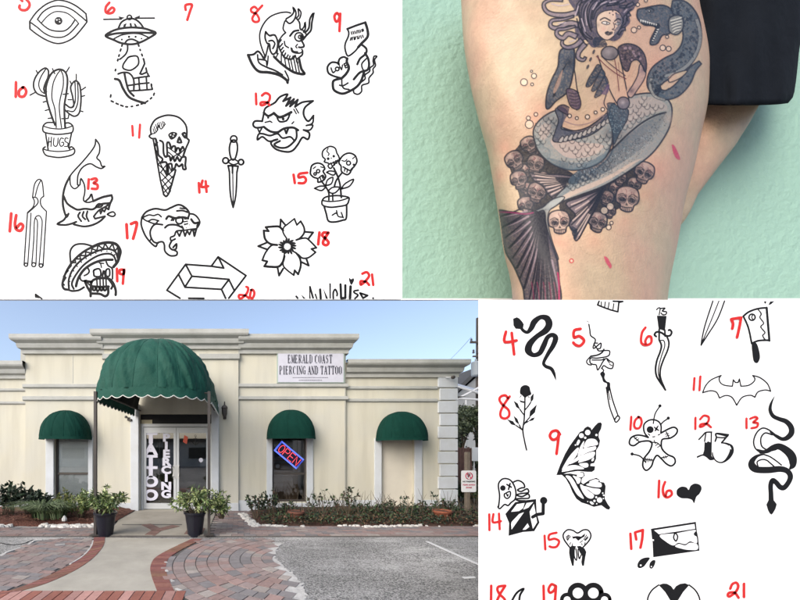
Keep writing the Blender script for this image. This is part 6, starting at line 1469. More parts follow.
def fill(s, col, al, straight=False, grad=None, edge=None, mott=.25):
    P = qp(s) if straight else [tuple(p) for p in spl(qp(s), closed=True)]
    r = mask_poly(P)
    if not r: return
    m, y0, x0, X, Y = r
    a = np.full(m.shape, al, np.float32)
    if grad:   # (x0,y0,x1,y1,a0,a1)
        g0 = q2(grad[0], grad[1]); g1 = q2(grad[2], grad[3]); dx, dy = g1[0] - g0[0], g1[1] - g0[1]
        t = np.clip(((X - g0[0]) * dx + (Y - g0[1]) * dy) / (dx * dx + dy * dy), 0, 1); a = grad[4] + (grad[5] - grad[4]) * t
    a = a * (1 - mott + 2 * mott * noise_at(y0, x0, *m.shape))
    comp(m, y0, x0, lin(*col), np.clip(a, 0, .97))
    if edge: line(None, INKC, edge, .85, P=P + [P[0]])
def line(s, col, w, al=.85, P=None, taper=False):
    w = w * 1.15; al = min(.95, al * 1.12)
    if P is None: P = [tuple(p) for p in (spl(qp(s)) if len(s.split()) > 2 else qp(s))]
    w = w * SS / 2; x0, y0, x1, y1 = bbox(P, w + 2)
    if x1 <= x0 or y1 <= y0: return
    X, Y = np.meshgrid(np.arange(x0, x1) + .5, np.arange(y0, y1) + .5); D_ = np.full(X.shape, 1e9, np.float32)
    n = len(P)
    for i in range(n - 1):
        ax, ay = P[i]; bx, by = P[i + 1]; dx, dy = bx - ax, by - ay; l2 = dx * dx + dy * dy
        # restrict to the segment's neighbourhood
        xa, xb = int(max(0, min(ax, bx) - w - 2 - x0)), int(min(X.shape[1], max(ax, bx) + w + 3 - x0)); ya, yb = int(max(0, min(ay, by) - w - 2 - y0)), int(min(X.shape[0], max(ay, by) + w + 3 - y0))
        if xb <= xa or yb <= ya: continue
        xs, ys = X[ya:yb, xa:xb], Y[ya:yb, xa:xb]
        t = np.clip(((xs - ax) * dx + (ys - ay) * dy) / max(l2, 1e-6), 0, 1); d = np.hypot(xs - ax - t * dx, ys - ay - t * dy)
        if taper: d = d + w * .5 * ((i + t) / (n - 1))
        D_[ya:yb, xa:xb] = np.minimum(D_[ya:yb, xa:xb], d)
    comp(np.clip(w / 2 - D_ + .5, 0, 1).astype(np.float32), y0, x0, lin(*col), al)
def disc(x, y, r, col, al, edge=None, ry=None, rot_=0):
    ry = ry or r; P = []
    for k in range(20):
        t = 2 * math.pi * k / 20; a, c = r * math.cos(t), ry * math.sin(t); P.append(q2(x + a * math.cos(rot_) - c * math.sin(rot_), y + a * math.sin(rot_) + c * math.cos(rot_)))
    r_ = mask_poly(P)
    if not r_: return
    m, y0, x0, X, Y = r_; comp(m, y0, x0, lin(*col), al * (.85 + .3 * noise_at(y0, x0, *m.shape)) if al < .9 else al)
    if edge: line(None, INKC, edge, .85, P=P + [P[0]])
INKC = (26, 26, 36); DK = (28, 33, 45); BL = (62, 76, 88); LB_ = (104, 118, 122); PU = (82, 68, 82); LP = (150, 130, 132); RD = (180, 30, 80)

def skull_t(x, y, r, rot_=0.0, tone=(168, 140, 128)):
    c, s = math.cos(rot_), math.sin(rot_)
    def T(a, b_): return f'{x + (a * c - b_ * s) * r:.1f},{y + (a * s + b_ * c) * r:.1f}'
    def PT(L_): return ' '.join(T(a, b_) for a, b_ in L_)
    fill(PT([(-.95, -.2), (-.7, -.8), (0, -1), (.7, -.8), (.95, -.2), (.85, .35), (.5, .5), (.48, .9), (0, 1.02), (-.48, .9), (-.5, .5), (-.85, .35)]), tone, .62, edge=2.6, mott=.35)
    fill(PT([(-.9, .0), (-.6, .6), (-.4, .95), (-.2, .9), (-.45, .3)]), DK, .45); fill(PT([(.4, .9), (.55, .5), (.9, .2), (.8, .4), (.55, .9)]), DK, .4)
    for sx in (-.4, .4):
        fill(PT([(sx - .27, .0), (sx, -.2), (sx + .27, .02), (sx + .2, .3), (sx - .15, .34)]), DK, .9, edge=1.6)
    fill(PT([(-.13, .52), (0, .28), (.13, .52)]), DK, .9, straight=True)
    for k in (-.3, -.15, 0, .15, .3): line(f'{T(k, .68)} {T(k, .92)}', INKC, 1.3, .8)
    line(PT([(-.42, .68), (0, .74), (.42, .68)]), INKC, 1.4, .8)
    line(PT([(-.1, -.9), (.05, -.6), (-.1, -.4)]), (130, 70, 80), 1.2, .6); line(PT([(.3, -.7), (.5, -.45), (.4, -.25)]), INKC, 1.0, .5); line(PT([(-.7, -.25), (-.4, -.42), (-.15, -.22)]), INKC, 1.5, .6); line(PT([(.7, -.25), (.4, -.42), (.15, -.22)]), INKC, 1.5, .6)

def tubefill(pts, col, al, edge=2.4, mott=.3):
    P = spl([(x, y, w) for x, y, w in pts], 8); L_, R_ = [], []
    for i in range(len(P)):
        d = P[min(i + 1, len(P) - 1)][:2] - P[max(i - 1, 0)][:2]; d = d / max(np.hypot(*d), 1e-6); n_ = np.array((-d[1], d[0])) * P[i][2] / 2
        L_.append(P[i][:2] + n_); R_.append(P[i][:2] - n_)
    fill(' '.join(f'{a[0]:.1f},{a[1]:.1f}' for a in L_ + R_[::-1]), col, al, straight=True, mott=mott); P2 = [q2(*a) for a in L_ + R_[::-1]]
    line(None, INKC, edge, .85, P=P2 + [P2[0]]); return P
def frame(a, b_, k): FR[:] = [a, b_, k]
def soft(x, y, r, col, al):
    """soft round shade"""
    cx_, cy_ = q2(x, y); rr_ = r / FR[2] * SS; x0, y0, x1, y1 = bbox([(cx_, cy_)], rr_)
    if x1 <= x0 or y1 <= y0: return
    X, Y = np.meshgrid(np.arange(x0, x1) + .5, np.arange(y0, y1) + .5); d = np.hypot(X - cx_, Y - cy_) / rr_
    comp(np.clip(1 - d, 0, 1).astype(np.float32) ** 1.5, y0, x0, lin(*col), al)
rr = np.random.RandomState(3)
frame(469, 148, 3.2)
for (x, y, r_) in ((600, 70, 70), (560, 150, 60), (500, 230, 60), (400, 290, 60), (290, 300, 50), (100, 90, 40), (110, 0, 50)): soft(x, y, r_, (205, 110, 95), .22)
frame(469, 0, 3.2)
for (x, y, r_) in ((230, 340, 50), (210, 380, 50), (600, 200, 60), (540, 250, 50), (360, 250, 70)): soft(x, y, r_, (208, 120, 100), .18)

def skull_t(x, y, r, rot_=0.0, turn=0.0, tone=(128, 108, 102)):
    c, s = math.cos(rot_), math.sin(rot_)
    def T(a, b_): return f'{x + (a * c - b_ * s) * r:.1f},{y + (a * s + b_ * c) * r:.1f}'
    def PT(L_): return ' '.join(T(a, b_) for a, b_ in L_)
    k = turn
    fill(PT([(-.92, -.2), (-.72, -.78), (0, -1), (.72, -.78), (.95, -.15), (.85, .3), (.62 + k * .1, .5), (.5 + k * .2, .92), (.1 + k * .3, 1.05), (-.42 + k * .3, .9), (-.5 + k * .1, .5), (-.85, .3)]), tone, .75, edge=2.8, mott=.35)
    soft(*[float(q) for q in T(-.15, -.55).split(',')], r * .55, (188, 160, 146), .6)
    soft(*[float(q) for q in T(.75, .1).split(',')], r * .55, DK, .75); soft(*[float(q) for q in T(-.8, .1).split(',')], r * .45, DK, .6); soft(*[float(q) for q in T(0, .95).split(',')], r * .5, DK, .45)
    for sx, w_ in ((-.38 + k * .35, .27 - .04 * k), (.36 + k * .3, .25 + .04 * k)):
        fill(PT([(sx - w_ * 1.15, .02), (sx - w_ * .5, -.2), (sx + w_ * .8, -.16), (sx + w_ * 1.15, .08), (sx + w_ * .6, .36), (sx - w_ * .6, .34)]), (150, 128, 122), .6, edge=1.3)
        fill(PT([(sx - w_, .03), (sx - w_ * .2, -.14), (sx + w_, .04), (sx + w_ * .6, .28), (sx - w_ * .5, .28)]), (18, 20, 30), .93)
    fill(PT([(-.12 + k * .4, .55), (.0 + k * .4, .3), (.14 + k * .4, .56)]), (18, 20, 30), .9, straight=True)
    for q in (-.3, -.15, 0, .15, .3, .45): line(f'{T(q + k * .3, .66)} {T(q + k * .35, .96)}', INKC, 1.3, .8)
    line(PT([(-.45 + k * .2, .66), (0 + k * .3, .72), (.45 + k * .2, .66)]), INKC, 1.6, .85)
    for q in range(4):
        a, b_ = rr.rand() * 1.1 - .55, -.35 - rr.rand() * .45; line(PT([(a, b_), (a + rr.rand() * .3 - .1, b_ + .12), (a + rr.rand() * .4 - .2, b_ + .28)]), (90, 40, 52), 1.2, .65)
    line(PT([(-.75, -.2), (-.4 + k * .2, -.36), (-.08 + k * .3, -.18)]), INKC, 1.8, .75); line(PT([(.8, -.2), (.4 + k * .2, -.36), (.12 + k * .3, -.18)]), INKC, 1.8, .75)

# ---------- heap of skulls
frame(469, 148, 3.2)
fill('126,36 150,2 180,-24 235,-26 250,40 330,80 330,110 290,150 240,190 200,200 168,190 160,150 146,110 132,70', (18, 20, 30), .95, mott=.05)
fill('290,180 360,150 430,120 500,80 545,52 570,60 572,96 545,108 520,140 500,180 476,196 450,210 420,240 390,262 380,240 345,280 310,230', (18, 20, 30), .95, mott=.05)
for a in ((178, 76, 24, .1, 0), (186, 132, 22, -.1, 0), (238, 98, 22, .3, -.2), (236, 22, 24, .2, 0), (468, 132, 22, .2, 0), (528, 118, 24, .2, 0), (384, 196, 20, .1, 0), (450, 204, 20, .2, 0), (192, -10, 27, -.5, -.3), (146, 40, 31, -.55, -.3), (212, 52, 30, .2, -.3), (160, 102, 29, -.25, -.35), (182, 182, 27, -.3, -.3), (216, 142, 32, .25, .1), (440, 160, 24, .3, .1), (483, 98, 22, .2, 0)): skull_t(*a)
skull_t(560, 78, 34, .35, .1, (150, 124, 116)); skull_t(506, 162, 40, .12, .0, (158, 130, 120)); skull_t(411, 236, 32, .25, .25, (120, 104, 102))

# ---------- small fins beside the tail
def streakfin(out, ox, oy, ends, base=(112, 98, 102), n_=9):
    fill(out, base, .78, edge=2.8)
    E = [tuple(map(float, e.split(','))) for e in ends.split()]
    Ep = spl(E, 8)
    for k in range(n_ * 2):
        e = Ep[int(k / (n_ * 2 - 1) * (len(Ep) - 1))]; mx_, my_ = ox * .5 + e[0] * .5 + (rr.rand() - .5) * 4, oy * .5 + e[1] * .5 + 4
        if k % 2: line(f'{ox},{oy} {mx_:.1f},{my_:.1f} {e[0]:.1f},{e[1]:.1f}', (20, 22, 32), 3.0, .8)
        else: line(f'{mx_:.1f},{my_:.1f} {(mx_ + e[0]) / 2:.1f},{(my_ + e[1]) / 2:.1f} {e[0] * .93 + ox * .07:.1f},{e[1] * .93 + oy * .07:.1f}', (196, 172, 160), 2.4, .5)
    soft(ox, oy, 55, (20, 22, 32), .7)
streakfin('196,78 240,84 300,86 352,98 330,125 300,152 275,165 252,146 236,122 208,104', 345, 98, '200,80 212,104 236,122 252,146 275,165')
streakfin('310,178 350,160 400,142 436,126 420,160 402,200 378,240 348,294 336,286 344,264 328,262 322,240 340,214', 430, 130, '320,185 340,214 325,240 344,262 336,286 352,290', n_=8)

# ---------- great tail body
frame(469, 0, 3.2)
OUT = '452,345 480,322 520,306 570,298 615,304 642,326 650,358 642,405 618,450 585,492 540,528 480,568 420,600 350,626 300,645 262,668 240,672 214,680 205,676 236,662 270,636 300,606 340,572 400,545 450,500 462,450 455,400'
fill(OUT, (118, 124, 124), .80, edge=3.0, mott=.2)
fill('480,335 530,315 590,312 630,335 632,352 600,358 540,380 490,400', (176, 152, 142), .35); fill('300,640 350,618 420,590 480,556 540,516 560,505 520,520 450,560 380,590 320,615 290,635', (196, 166, 146), .5)
# dark underside between the crease and the lower edge
fill('628,362 600,372 560,395 520,425 480,460 440,495 400,522 350,545 320,575 330,590 390,575 450,545 520,500 575,452 610,410', (58, 70, 80), .80, grad=(430, 480, 520, 540, .9, .35), mott=.2)
line('630,360 600,368 555,392 510,428 470,466 430,500 390,522 340,540', (20, 22, 32), 3.4, .9)
for k in range(520):
    t = rr.rand(); s = rr.rand() ** 1.3; cxx = 628 - t * 300; cyy = 364 + t * 190 + 28 * math.sin(t * 3); disc(cxx + s * 20, cyy + s * 48 * math.sin(.3 + t * 2.4), 1.6, (20, 22, 32) if rr.rand() < .8 else (150, 158, 160), .5)
def scale_rows(poly, r, step, al=.6, w=1.5, slope=-.5, keep=.8):
    Pq = [tuple(map(float, t_.split(','))) for t_ in poly.split()]; xs = [p[0] for p in Pq]; ys = [p[1] for p in Pq]; yy = min(ys); row = 0
    while yy < max(ys) + 80:
        xx = min(xs) + (row % 2) * r
        while xx < max(xs):
            y_ = yy + (xx - min(xs)) * slope
            if inpoly((xx, y_), Pq) and rr.rand() < keep:
                line(f'{xx - r:.1f},{y_ - r * .5:.1f} {xx - r * .7:.1f},{y_ + r * .4:.1f} {xx:.1f},{y_ + r * .8:.1f} {xx + r * .7:.1f},{y_ + r * .4:.1f} {xx + r:.1f},{y_ - r * .5:.1f}', (24, 28, 38), w, al)
                if rr.rand() < .5: soft(xx, y_ - r * .2, r * .9, (186, 176, 164), .35)
            xx += r * 2
        yy += step; row += 1
scale_rows('470,345 520,318 580,310 625,325 630,345 580,365 520,405 475,450 462,430 468,390', 9, 11, slope=-.3, keep=.62)
scale_rows('300,600 340,575 400,550 440,520 470,500 450,540 400,575 330,610', 8, 10, slope=-.5, keep=.8)
soft(470, 420, 60, DK, .6); soft(640, 380, 30, (190, 160, 140), .4)
# ---------- hip
fill('206,432 212,402 238,374 276,354 300,362 300,405 340,425 400,412 440,372 456,366 462,410 456,462 432,508 384,536 322,544 262,522 222,484', (122, 128, 127), .82, edge=3.0, mott=.2)
fill('262,450 300,440 350,455 410,460 430,470 390,500 320,505 280,480', (188, 158, 144), .5); fill('222,420 240,395 262,400 255,430 235,450', (188, 158, 144), .35)
fill('250,505 300,515 370,520 430,490 440,470 455,462 430,510 384,536 322,544 270,526', (70, 86, 96), .6)
soft(285, 400, 45, (40, 56, 70), .75); soft(455, 430, 40, (30, 40, 54), .85); soft(300, 535, 40, DK, .4); soft(250, 380, 35, (40, 50, 62), .5)
scale_rows('215,400 260,370 285,380 275,430 250,450 225,470 212,440', 8.5, 10, slope=-.2, keep=.75)
scale_rows('300,455 350,445 420,430 452,420 450,470 400,500 340,500 300,485', 10, 12, slope=-.15, keep=.6)
scale_rows('280,500 340,510 400,505 380,530 320,535', 8, 10, slope=0, keep=.5)
# skirt band with petals
fill('276,350 300,345 315,362 306,392 296,412 340,418 385,404 425,372 442,362 448,378 420,412 380,436 330,448 285,455 268,448 276,420 286,385', (60, 62, 76), .85, edge=2.2, mott=.15)
for k in range(11):
    t = k / 10; x = 286 + t * 150; y = 452 - t * 62 + 10 * math.sin(t * 3.1)
    fill(f'{x:.0f},{y:.0f} {x + 12:.0f},{y - 16:.0f} {x + 18:.0f},{y - 10:.0f} {x + 10:.0f},{y + 4:.0f}', (170, 160, 152), .7, edge=1.6)
fill('282,345 300,335 318,342 330,352 318,366 300,360', (62, 50, 66), .85, edge=2)
# lap: dark scaled wedge under the hand
fill('440,335 462,330 485,345 510,352 505,385 480,430 464,462 458,420 446,380', (44, 56, 68), .9, edge=1.6, mott=.15)
for k in range(90): disc(450 + rr.rand() * 50, 340 + rr.rand() * 90 - 5, 1.8, (130, 145, 150), .35)
# ---------- bare torso
erase('340,150 385,140 412,150 420,200 448,270 444,310 440,330 442,352 424,374 380,402 330,412 300,408 306,385 318,365 322,345 345,300 335,240 334,180')
erase('412,160 450,150 486,180 506,300 512,322 480,335 468,330 440,270 424,220')
for (x, y, r_) in ((350, 250, 26), (330, 380, 30), (430, 330, 22)): soft(x, y, r_, (150, 110, 110), .35)
line('338,160 334,200 340,240 346,285 356,325 345,352', INKC, 2.4, .9); line('350,160 365,146 388,140 402,146', INKC, 2)
line('412,178 424,215 440,262 456,300 472,330', INKC, 2.4); line('484,186 494,235 504,285 512,320', INKC, 2.4); line('448,272 440,300 432,330 442,350', INKC, 2)
line('306,388 345,400 390,392 430,368', (110, 90, 96), 2.2, .6); line('300,408 340,418 385,405 426,375', INKC, 2.2)
for (x, y) in ((399, 166), (389, 190), (380, 214)): disc(x, y, 4, DK, .9, ry=8, rot_=.4)
# rib fins
fill('412,206 424,220 402,258 388,276 374,276 382,252 398,226', (34, 46, 60), .9, edge=1.6); fill('424,222 436,240 418,270 404,290 392,290 400,268 412,246', (42, 54, 68), .9, edge=1.6); fill('434,242 446,266 432,290 420,305 402,312 408,292 420,272', (40, 50, 66), .85, edge=1.6); fill('444,268 450,282 440,302 424,300 434,285', (86, 66, 92), .8)
# fin sleeve and sash
fill('296,158 322,148 336,160 338,205 332,240 326,268 312,298 278,324 258,346 248,347 246,330 250,296 264,256 284,214 288,176', (52, 62, 76), .92, edge=3.0, mott=.2)
soft(322, 200, 34, (18, 20, 30), .8); soft(255, 330, 26, (18, 20, 30), .6)
for k in range(5): line(f'{312 - k * 4},{205 + k * 6} {288 - k * 3},{250 + k * 6} {268 + k * 2},{310 - k * 1}', (18, 20, 30), 2.0, .75)
fill('292,235 300,225 290,270 274,298 270,290 280,262', (150, 122, 108), .7)
fill('312,286 342,290 354,312 358,335 350,350 332,346 320,330', (78, 62, 80), .9, edge=2, mott=.15)
for k in range(5): line(f'{318 + k * 2},{296 + k * 10} 340,{300 + k * 10} {352},{296 + k * 10}', (24, 22, 34), 1.5, .7)
# far arm and shell cap
erase('548,200 566,226 560,256 540,286 520,310 506,300 508,270 520,240')
fill('548,205 566,228 560,255 540,286 520,312 507,300 524,272 540,240', (150, 124, 124), .55, edge=2.2); soft(520, 290, 22, (60, 50, 66), .8); soft(556, 225, 18, (74, 60, 80), .7)
fill('478,152 505,140 538,148 560,172 568,205 564,230 552,206 538,192 520,198 510,226 498,224 488,205 482,180', (62, 50, 62), .92, edge=2.6, mott=.2)
for k in range(34): disc(486 + rr.rand() * 64, 152 + rr.rand() * 40, 2.5 + rr.rand() * 3, (22, 20, 30) if rr.rand() < .6 else (156, 130, 136), .6)
line('408,180 440,212 475,238 502,252', (92, 34, 44), 2, .8); line('424,180 455,208 500,242', (60, 36, 48), 2, .8); line('466,190 474,235 480,290', (92, 34, 44), 1.8, .8); line('478,200 482,250', (92, 34, 44), 1.4, .6)
disc(450, 170, 27, (98, 92, 98), .9, edge=2.4, ry=22); soft(446, 166, 18, (158, 146, 146), .6); soft(462, 180, 16, DK, .5)
disc(494, 330, 20, (96, 88, 96), .9, edge=2.2); soft(492, 328, 12, (168, 156, 156), .7)
# belt pearls
for (x, y, r_) in ((322, 371, 6), (345, 378, 5), (379, 374, 7), (405, 360, 5), (428, 350, 6)): disc(x, y, r_, (214, 196, 180), .6, edge=2)
# ---------- hair, then face
def lock(pts, w0, col=(112, 100, 110)):
    P = spl([tuple(map(float, t_.split(','))) for t_ in pts.split()], 8); n_ = len(P)
    tubefill([(p[0], p[1], w0 * (1 - .6 * i / n_)) for i, p in list(enumerate(P))[::3]], col, .85, edge=2.6, mott=.2)
fill('330,-15 530,-15 530,25 512,44 516,70 500,92 488,118 466,132 445,128 425,130 410,150 392,150 372,128 356,142 346,118 338,92 352,62 338,34', (56, 52, 70), .93, mott=.15)
for l_ in ('345,40 310,48 270,46 246,34 240,12 262,0 300,2', '350,80 320,74 285,90 262,84 266,66 300,62 335,52', '345,118 318,108 300,122 282,112 284,96 310,92 340,84', '362,128 340,146 314,152 298,142 300,126', '372,140 352,165 350,185 366,192 374,180'): lock(l_, 17)
for l_ in ('420,0 396,20 386,55 392,90', '455,0 425,14 404,34 396,60', '400,-5 372,15 362,50 368,85', '375,-5 350,14 348,44', '500,0 470,12 440,14', '526,10 506,20 480,22', '515,45 500,55 498,72 486,84', '500,92 486,96 478,112', '360,90 375,112 395,125'): lock(l_, 11, (92, 84, 96))
for l_ in ('385,10 374,40 378,80', '410,8 396,30', '350,20 340,50', '265,12 290,18 320,14', '285,76 310,72', '505,30 496,40', '340,128 322,134', '440,5 420,14', '360,60 372,100', '470,4 450,8'): line(l_, (160, 146, 154), 2.0, .7)
for l_ in ('395,0 378,30 380,70 392,100', '362,0 352,30 356,70 366,110', '432,0 408,22', '480,8 460,16 440,20', '510,12 496,30', '345,60 356,100 380,132', '520,30 505,44 508,66'): line(l_, (14, 14, 24), 2.6, .85)
erase('408,62 418,44 440,34 470,34 488,52 490,72 480,96 460,118 442,128 424,120 410,100')
fill('408,62 418,44 440,34 470,34 488,52 490,72 480,96 460,118 442,128 424,120 410,100', (206, 178, 168), .35, edge=2.0, mott=.1)
fill('470,40 488,54 490,72 480,96 464,116 466,96 476,80 470,62', (66, 70, 88), .75); soft(430, 92, 16, (190, 130, 120), .4); soft(412, 80, 14, DK, .4)
line('420,64 434,57 452,66', (20, 20, 30), 2.6, .9); line('466,68 476,60 485,64', (20, 20, 30), 2.6, .9)
fill('424,73 436,68 451,75 440,79', (200, 196, 192), .7, edge=1.6); disc(441, 74, 2.6, (20, 24, 34), .95); fill('467,77 476,72 484,75 477,80', (180, 180, 182), .6, edge=1.4); disc(477, 76, 2.0, (20, 24, 34), .9)
line('462,72 466,88 458,94 467,96', (60, 40, 50), 1.8, .85); fill('434,104 444,99 450,102 458,100 460,107 448,114 438,111', (22, 26, 38), .92)
for (x, y) in ((450, 42), (460, 36), (470, 42), (461, 47)): disc(x, y, 2.6, (20, 22, 32), .9)
fill('400,122 418,118 436,130 442,146 420,152 398,146', (36, 40, 54), .85)
# ---------- eel
pb = tubefill([(648, 22, 40), (680, 30, 56), (706, 66, 60), (714, 115, 58), (704, 160, 60), (676, 196, 64), (640, 216, 66), (606, 240, 60), (592, 272, 44), (606, 298, 26)], (66, 76, 84), .93, edge=3.0, mott=.18)
tubefill([(606, 298, 26), (632, 304, 30), (664, 290, 36), (694, 258, 34), (716, 222, 22), (740, 200, 12)], (66, 76, 84), .93, edge=2.8, mott=.18)
tubefill([(728, 60, 12), (740, 110, 12), (732, 160, 12), (704, 204, 12), (664, 232, 12), (624, 244, 10)], (140, 138, 132), .6, edge=1.0)
tubefill([(584, 250, 10), (580, 280, 10), (596, 308, 9), (628, 320, 8)], (146, 142, 134), .6, edge=1.0)
erase('638,250 652,236 676,228 698,226 684,244 660,258 642,264'); line('640,252 654,238 678,229 699,226 684,244 660,258 641,263 638,252', INKC, 2.2)
fill('538,40 542,30 560,26 592,19 622,17 646,30 656,60 652,92 640,108 618,114 604,138 588,144 580,140 582,124 592,104 598,88 584,82 562,80 546,68 538,54', (60, 70, 80), .94, edge=3.0, mott=.2)
fill('544,60 560,70 586,76 604,74 612,84 602,104 594,124 587,136 584,130 590,110 598,92 584,84 562,80', (14, 16, 24), .92)
for k in range(8): fill(f'{547 + k * 7},{62 + k * 2} {550 + k * 7},{72 + k * 1.6} {553 + k * 7},{63 + k * 2}', (208, 204, 196), .9, straight=True)
for k in range(6): fill(f'{608 - k * 3.4},{92 + k * 7} {600 - k * 3},{94 + k * 7} {606 - k * 3.4},{97 + k * 7}', (208, 204, 196), .9, straight=True)
disc(578, 36, 5, (12, 14, 22), .95); disc(577, 35, 1.6, (200, 200, 200), .9); line('566,30 580,26 592,32', (14, 16, 26), 2.2)
for k in range(26): disc(556 + rr.rand() * 88, 26 + rr.rand() * 34, 2 + rr.rand() * 2, (30, 36, 46), .5)
soft(640, 80, 30, (28, 32, 44), .6)
fill('640,62 656,50 676,50 686,66 684,92 668,110 650,108 640,96', (120, 118, 112), .92, edge=2.8, mott=.15)
for k in range(5): line(f'{646 + k * 2},{66 + k * 10} 662,{62 + k * 9} {680 - k * 1},{56 + k * 10}', (196, 190, 176), 2.2, .75); line(f'{646 + k * 2},{71 + k * 9} 662,{67 + k * 9} {680 - k * 1},{62 + k * 9}', (40, 42, 52), 1.5, .7)
for k in range(150):
    t = rr.rand() * (len(pb) - 1); i = int(t); p_ = pb[i]; d = (rr.rand() - .5) * p_[2] * .72
    dd = pb[min(i + 1, len(pb) - 1)][:2] - pb[max(i - 1, 0)][:2]; dd = dd / max(np.hypot(*dd), 1e-6)
    disc(p_[0] - dd[1] * d, p_[1] + dd[0] * d, 2.4 + rr.rand() * 4.2, (22, 27, 38), .72, ry=2 + rr.rand() * 3, rot_=rr.rand() * 3)
for k in range(50): disc(612 + rr.rand() * 90, 240 + rr.rand() * 60, 0.1, DK, .1)
for (x, y) in ((620, 296), (640, 284), (662, 280), (682, 262), (700, 244), (650, 300), (672, 296), (696, 268)): disc(x, y, 4.5, (22, 27, 38), .7, ry=3.5)
# ---------- stalk and great tail fin
frame(469, 148, 3.2)
fill('205,204 236,190 262,168 292,156 306,160 280,184 258,200 252,236 266,296 286,352 278,350 256,300 244,250 240,214', (148, 150, 146), .75, edge=2.0)
fill('90,204 130,204 178,210 214,208 240,202 246,244 262,298 282,356 288,420 288,500 190,500 172,446 146,384 118,334 100,274', (60, 54, 64), .93, edge=3.2, mott=.15)
soft(215, 250, 90, (18, 20, 32), .85); soft(120, 235, 60, (30, 30, 42), .6); soft(215, 215, 60, (18, 20, 32), .8)
for k in range(17):
    t = k / 16; x1_ = 96 + t * 190; y1_ = 226 + min(1, t * 2.1) * 270; y1_ = min(y1_, 500)
    if t < .5: x1_ = 92 + t * 190; y1_ = 222 + t * 520
    mx_ = 232 * .5 + x1_ * .5 + 16 * (1 - t); my_ = 208 * .5 + y1_ * .5 - 22 * (1 - t)
    line(f'{(mx_ + 7):.1f},{my_ + 8:.1f} {(mx_ + x1_) / 2 + 9:.1f},{(my_ + y1_) / 2 + 6:.1f} {x1_ + 9:.1f},{y1_:.1f}', (142, 122, 128), 3.4, .55, taper=True)
    line(f'{228 + t * 12:.1f},{208:.1f} {mx_:.1f},{my_:.1f} {(mx_ + x1_) / 2 + 1:.1f},{(my_ + y1_) / 2:.1f} {x1_:.1f},{y1_:.1f}', (16, 14, 26), 3.0, .92)
    if k % 2: line(f'{mx_ + 3:.1f},{my_ + 3:.1f} {(mx_ + x1_) / 2 + 4:.1f},{(my_ + y1_) / 2 + 3:.1f} {x1_ + 4:.1f},{y1_:.1f}', (24, 20, 34), 1.8, .8)
for x in (208, 226, 246, 264, 280): line(f'{x - 8},430 {x - 2},465 {x},500', (120, 28, 66), 2.0, .4)
line('284,400 288,440 288,500', (150, 24, 74), 3, .75); line('92,205 132,206 178,211 205,207', (110, 30, 70), 2.6, .8)
skull_t(288, 236, 37, -.05, .1, (164, 138, 126)); fill('326,250 346,262 344,290 332,282', DK, .85)
# ---------- bubbles and pink marks
def bub(x, y, r_, c=INKC): disc(x, y, r_, (222, 200, 178), .4); P = [q2(x + r_ * math.cos(t), y + r_ * math.sin(t)) for t in np.linspace(0, 6.4, 20)]; line(None, c, 1.9, .85, P=P)
for q in ((452, 187, 12), (433, 200, 12), (456, 240, 5.5), (447, 254, 8)): bub(*q)
bub(328, 361, 6, (176, 30, 44))
fill('432,347 442,350 450,362 457,378 452,386 444,376 436,362', RD, .8, mott=.1)
frame(469, 0, 3.2)
for q in ((176, 263, 11), (208, 243, 8), (200, 228, 3.5), (202, 270, 4.5), (193, 398, 13), (190, 378, 6.5), (214, 366, 6), (528, 96, 9), (544, 88, 5), (620, 153, 9), (639, 156, 8), (540, 15, 6), (634, 118, 5), (566, 2, 5)): bub(*q)
fill('649,464 657,466 668,486 676,510 664,508 654,490', RD, .85, mott=.1)
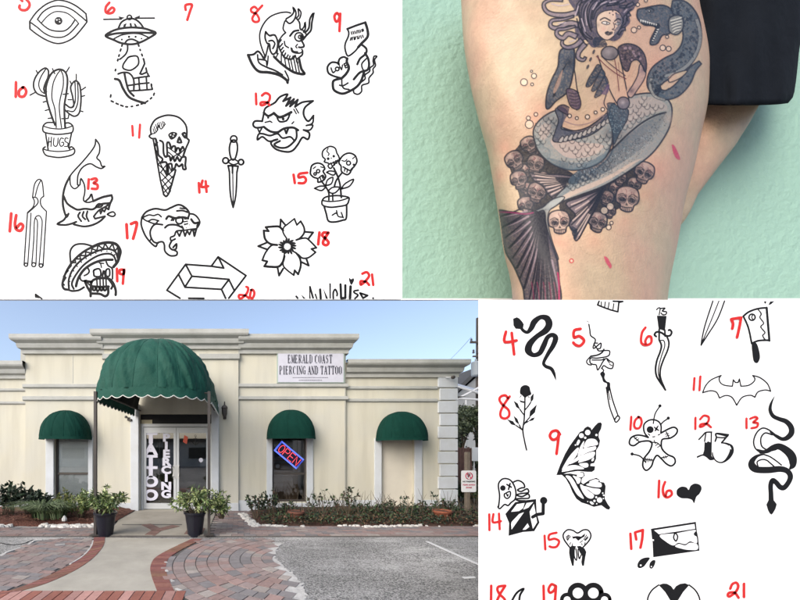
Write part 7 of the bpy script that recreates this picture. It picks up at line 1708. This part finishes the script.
# mesh of the pigmented skin: half-pixel cells lying 2 mm proud of the thigh
ST = 2; rows_, cols_ = HN // ST, WN // ST
Ad = A[:rows_ * ST, :cols_ * ST].reshape(rows_, ST, cols_, ST).mean((1, 3)); Cd = (RGB[:rows_ * ST, :cols_ * ST] * A[:rows_ * ST, :cols_ * ST, None]).reshape(rows_, ST, cols_, ST, 3).mean((1, 3)) / np.maximum(Ad, 1e-4)[..., None]
uu = U0 + (np.arange(cols_) + .5) * ST / SS; vvv = V0 + (np.arange(rows_) + .5) * ST / SS
UUg, VVg = np.meshgrid(uu, vvv)
l_, r_ = smooth_interp(VVg, ul), smooth_interp(VVg, ur); c_, h_ = (l_ + r_) / 2, (r_ - l_) / 2
inside = (np.abs(UUg - c_) / h_ < .992)
Yg = front_depth(UUg, VVg); Yg = Yg - .0009
# keep the pigment on the limb's silhouette
Pw = worldp(UUg, VVg, Yg)
on = (Ad > .012) & inside
dil = on.copy(); dil[1:] |= on[:-1]; dil[:-1] |= on[1:]; dil[:, 1:] |= dil[:, :-1].copy(); dil[:, :-1] |= dil[:, 1:].copy(); dil &= inside
quad = dil[:-1, :-1] & dil[1:, :-1] & dil[:-1, 1:] & dil[1:, 1:]
idx = -np.ones(dil.shape, np.int64); used = np.zeros(dil.shape, bool)
used[:-1, :-1] |= quad; used[1:, :-1] |= quad; used[:-1, 1:] |= quad; used[1:, 1:] |= quad
idx[used] = np.arange(used.sum()); qi, qj = np.nonzero(quad)
faces = np.stack([idx[qi, qj], idx[qi + 1, qj], idx[qi + 1, qj + 1], idx[qi, qj + 1]], 1)
me = bpy.data.meshes.new('tattoo'); me.vertices.add(int(used.sum())); me.vertices.foreach_set('co', Pw[used].astype(np.float32).ravel())
me.loops.add(faces.size); me.loops.foreach_set('vertex_index', faces.ravel().astype(np.int32)); me.polygons.add(len(faces))
me.polygons.foreach_set('loop_start', np.arange(0, faces.size, 4, dtype=np.int32)); me.polygons.foreach_set('loop_total', np.full(len(faces), 4, np.int32))
me.polygons.foreach_set('use_smooth', np.ones(len(faces), bool)); me.update(calc_edges=True)
ca = me.color_attributes.new('ink', 'FLOAT_COLOR', 'POINT')
ca.data.foreach_set('color', np.concatenate([Cd[used], np.clip(Ad[used], 0, 1)[:, None]], 1).astype(np.float32).ravel())
me.materials.append(tat)
to = bpy.data.objects.new('tattoo', me); COL.objects.link(to); to.parent = pr; to.matrix_parent_inverse = Matrix.Translation(-Vector(pr.location))
to['label'] = 'grey mermaid, eel and skull heap tattoo covering the front of the thigh'
print('tattoo faces', len(faces))
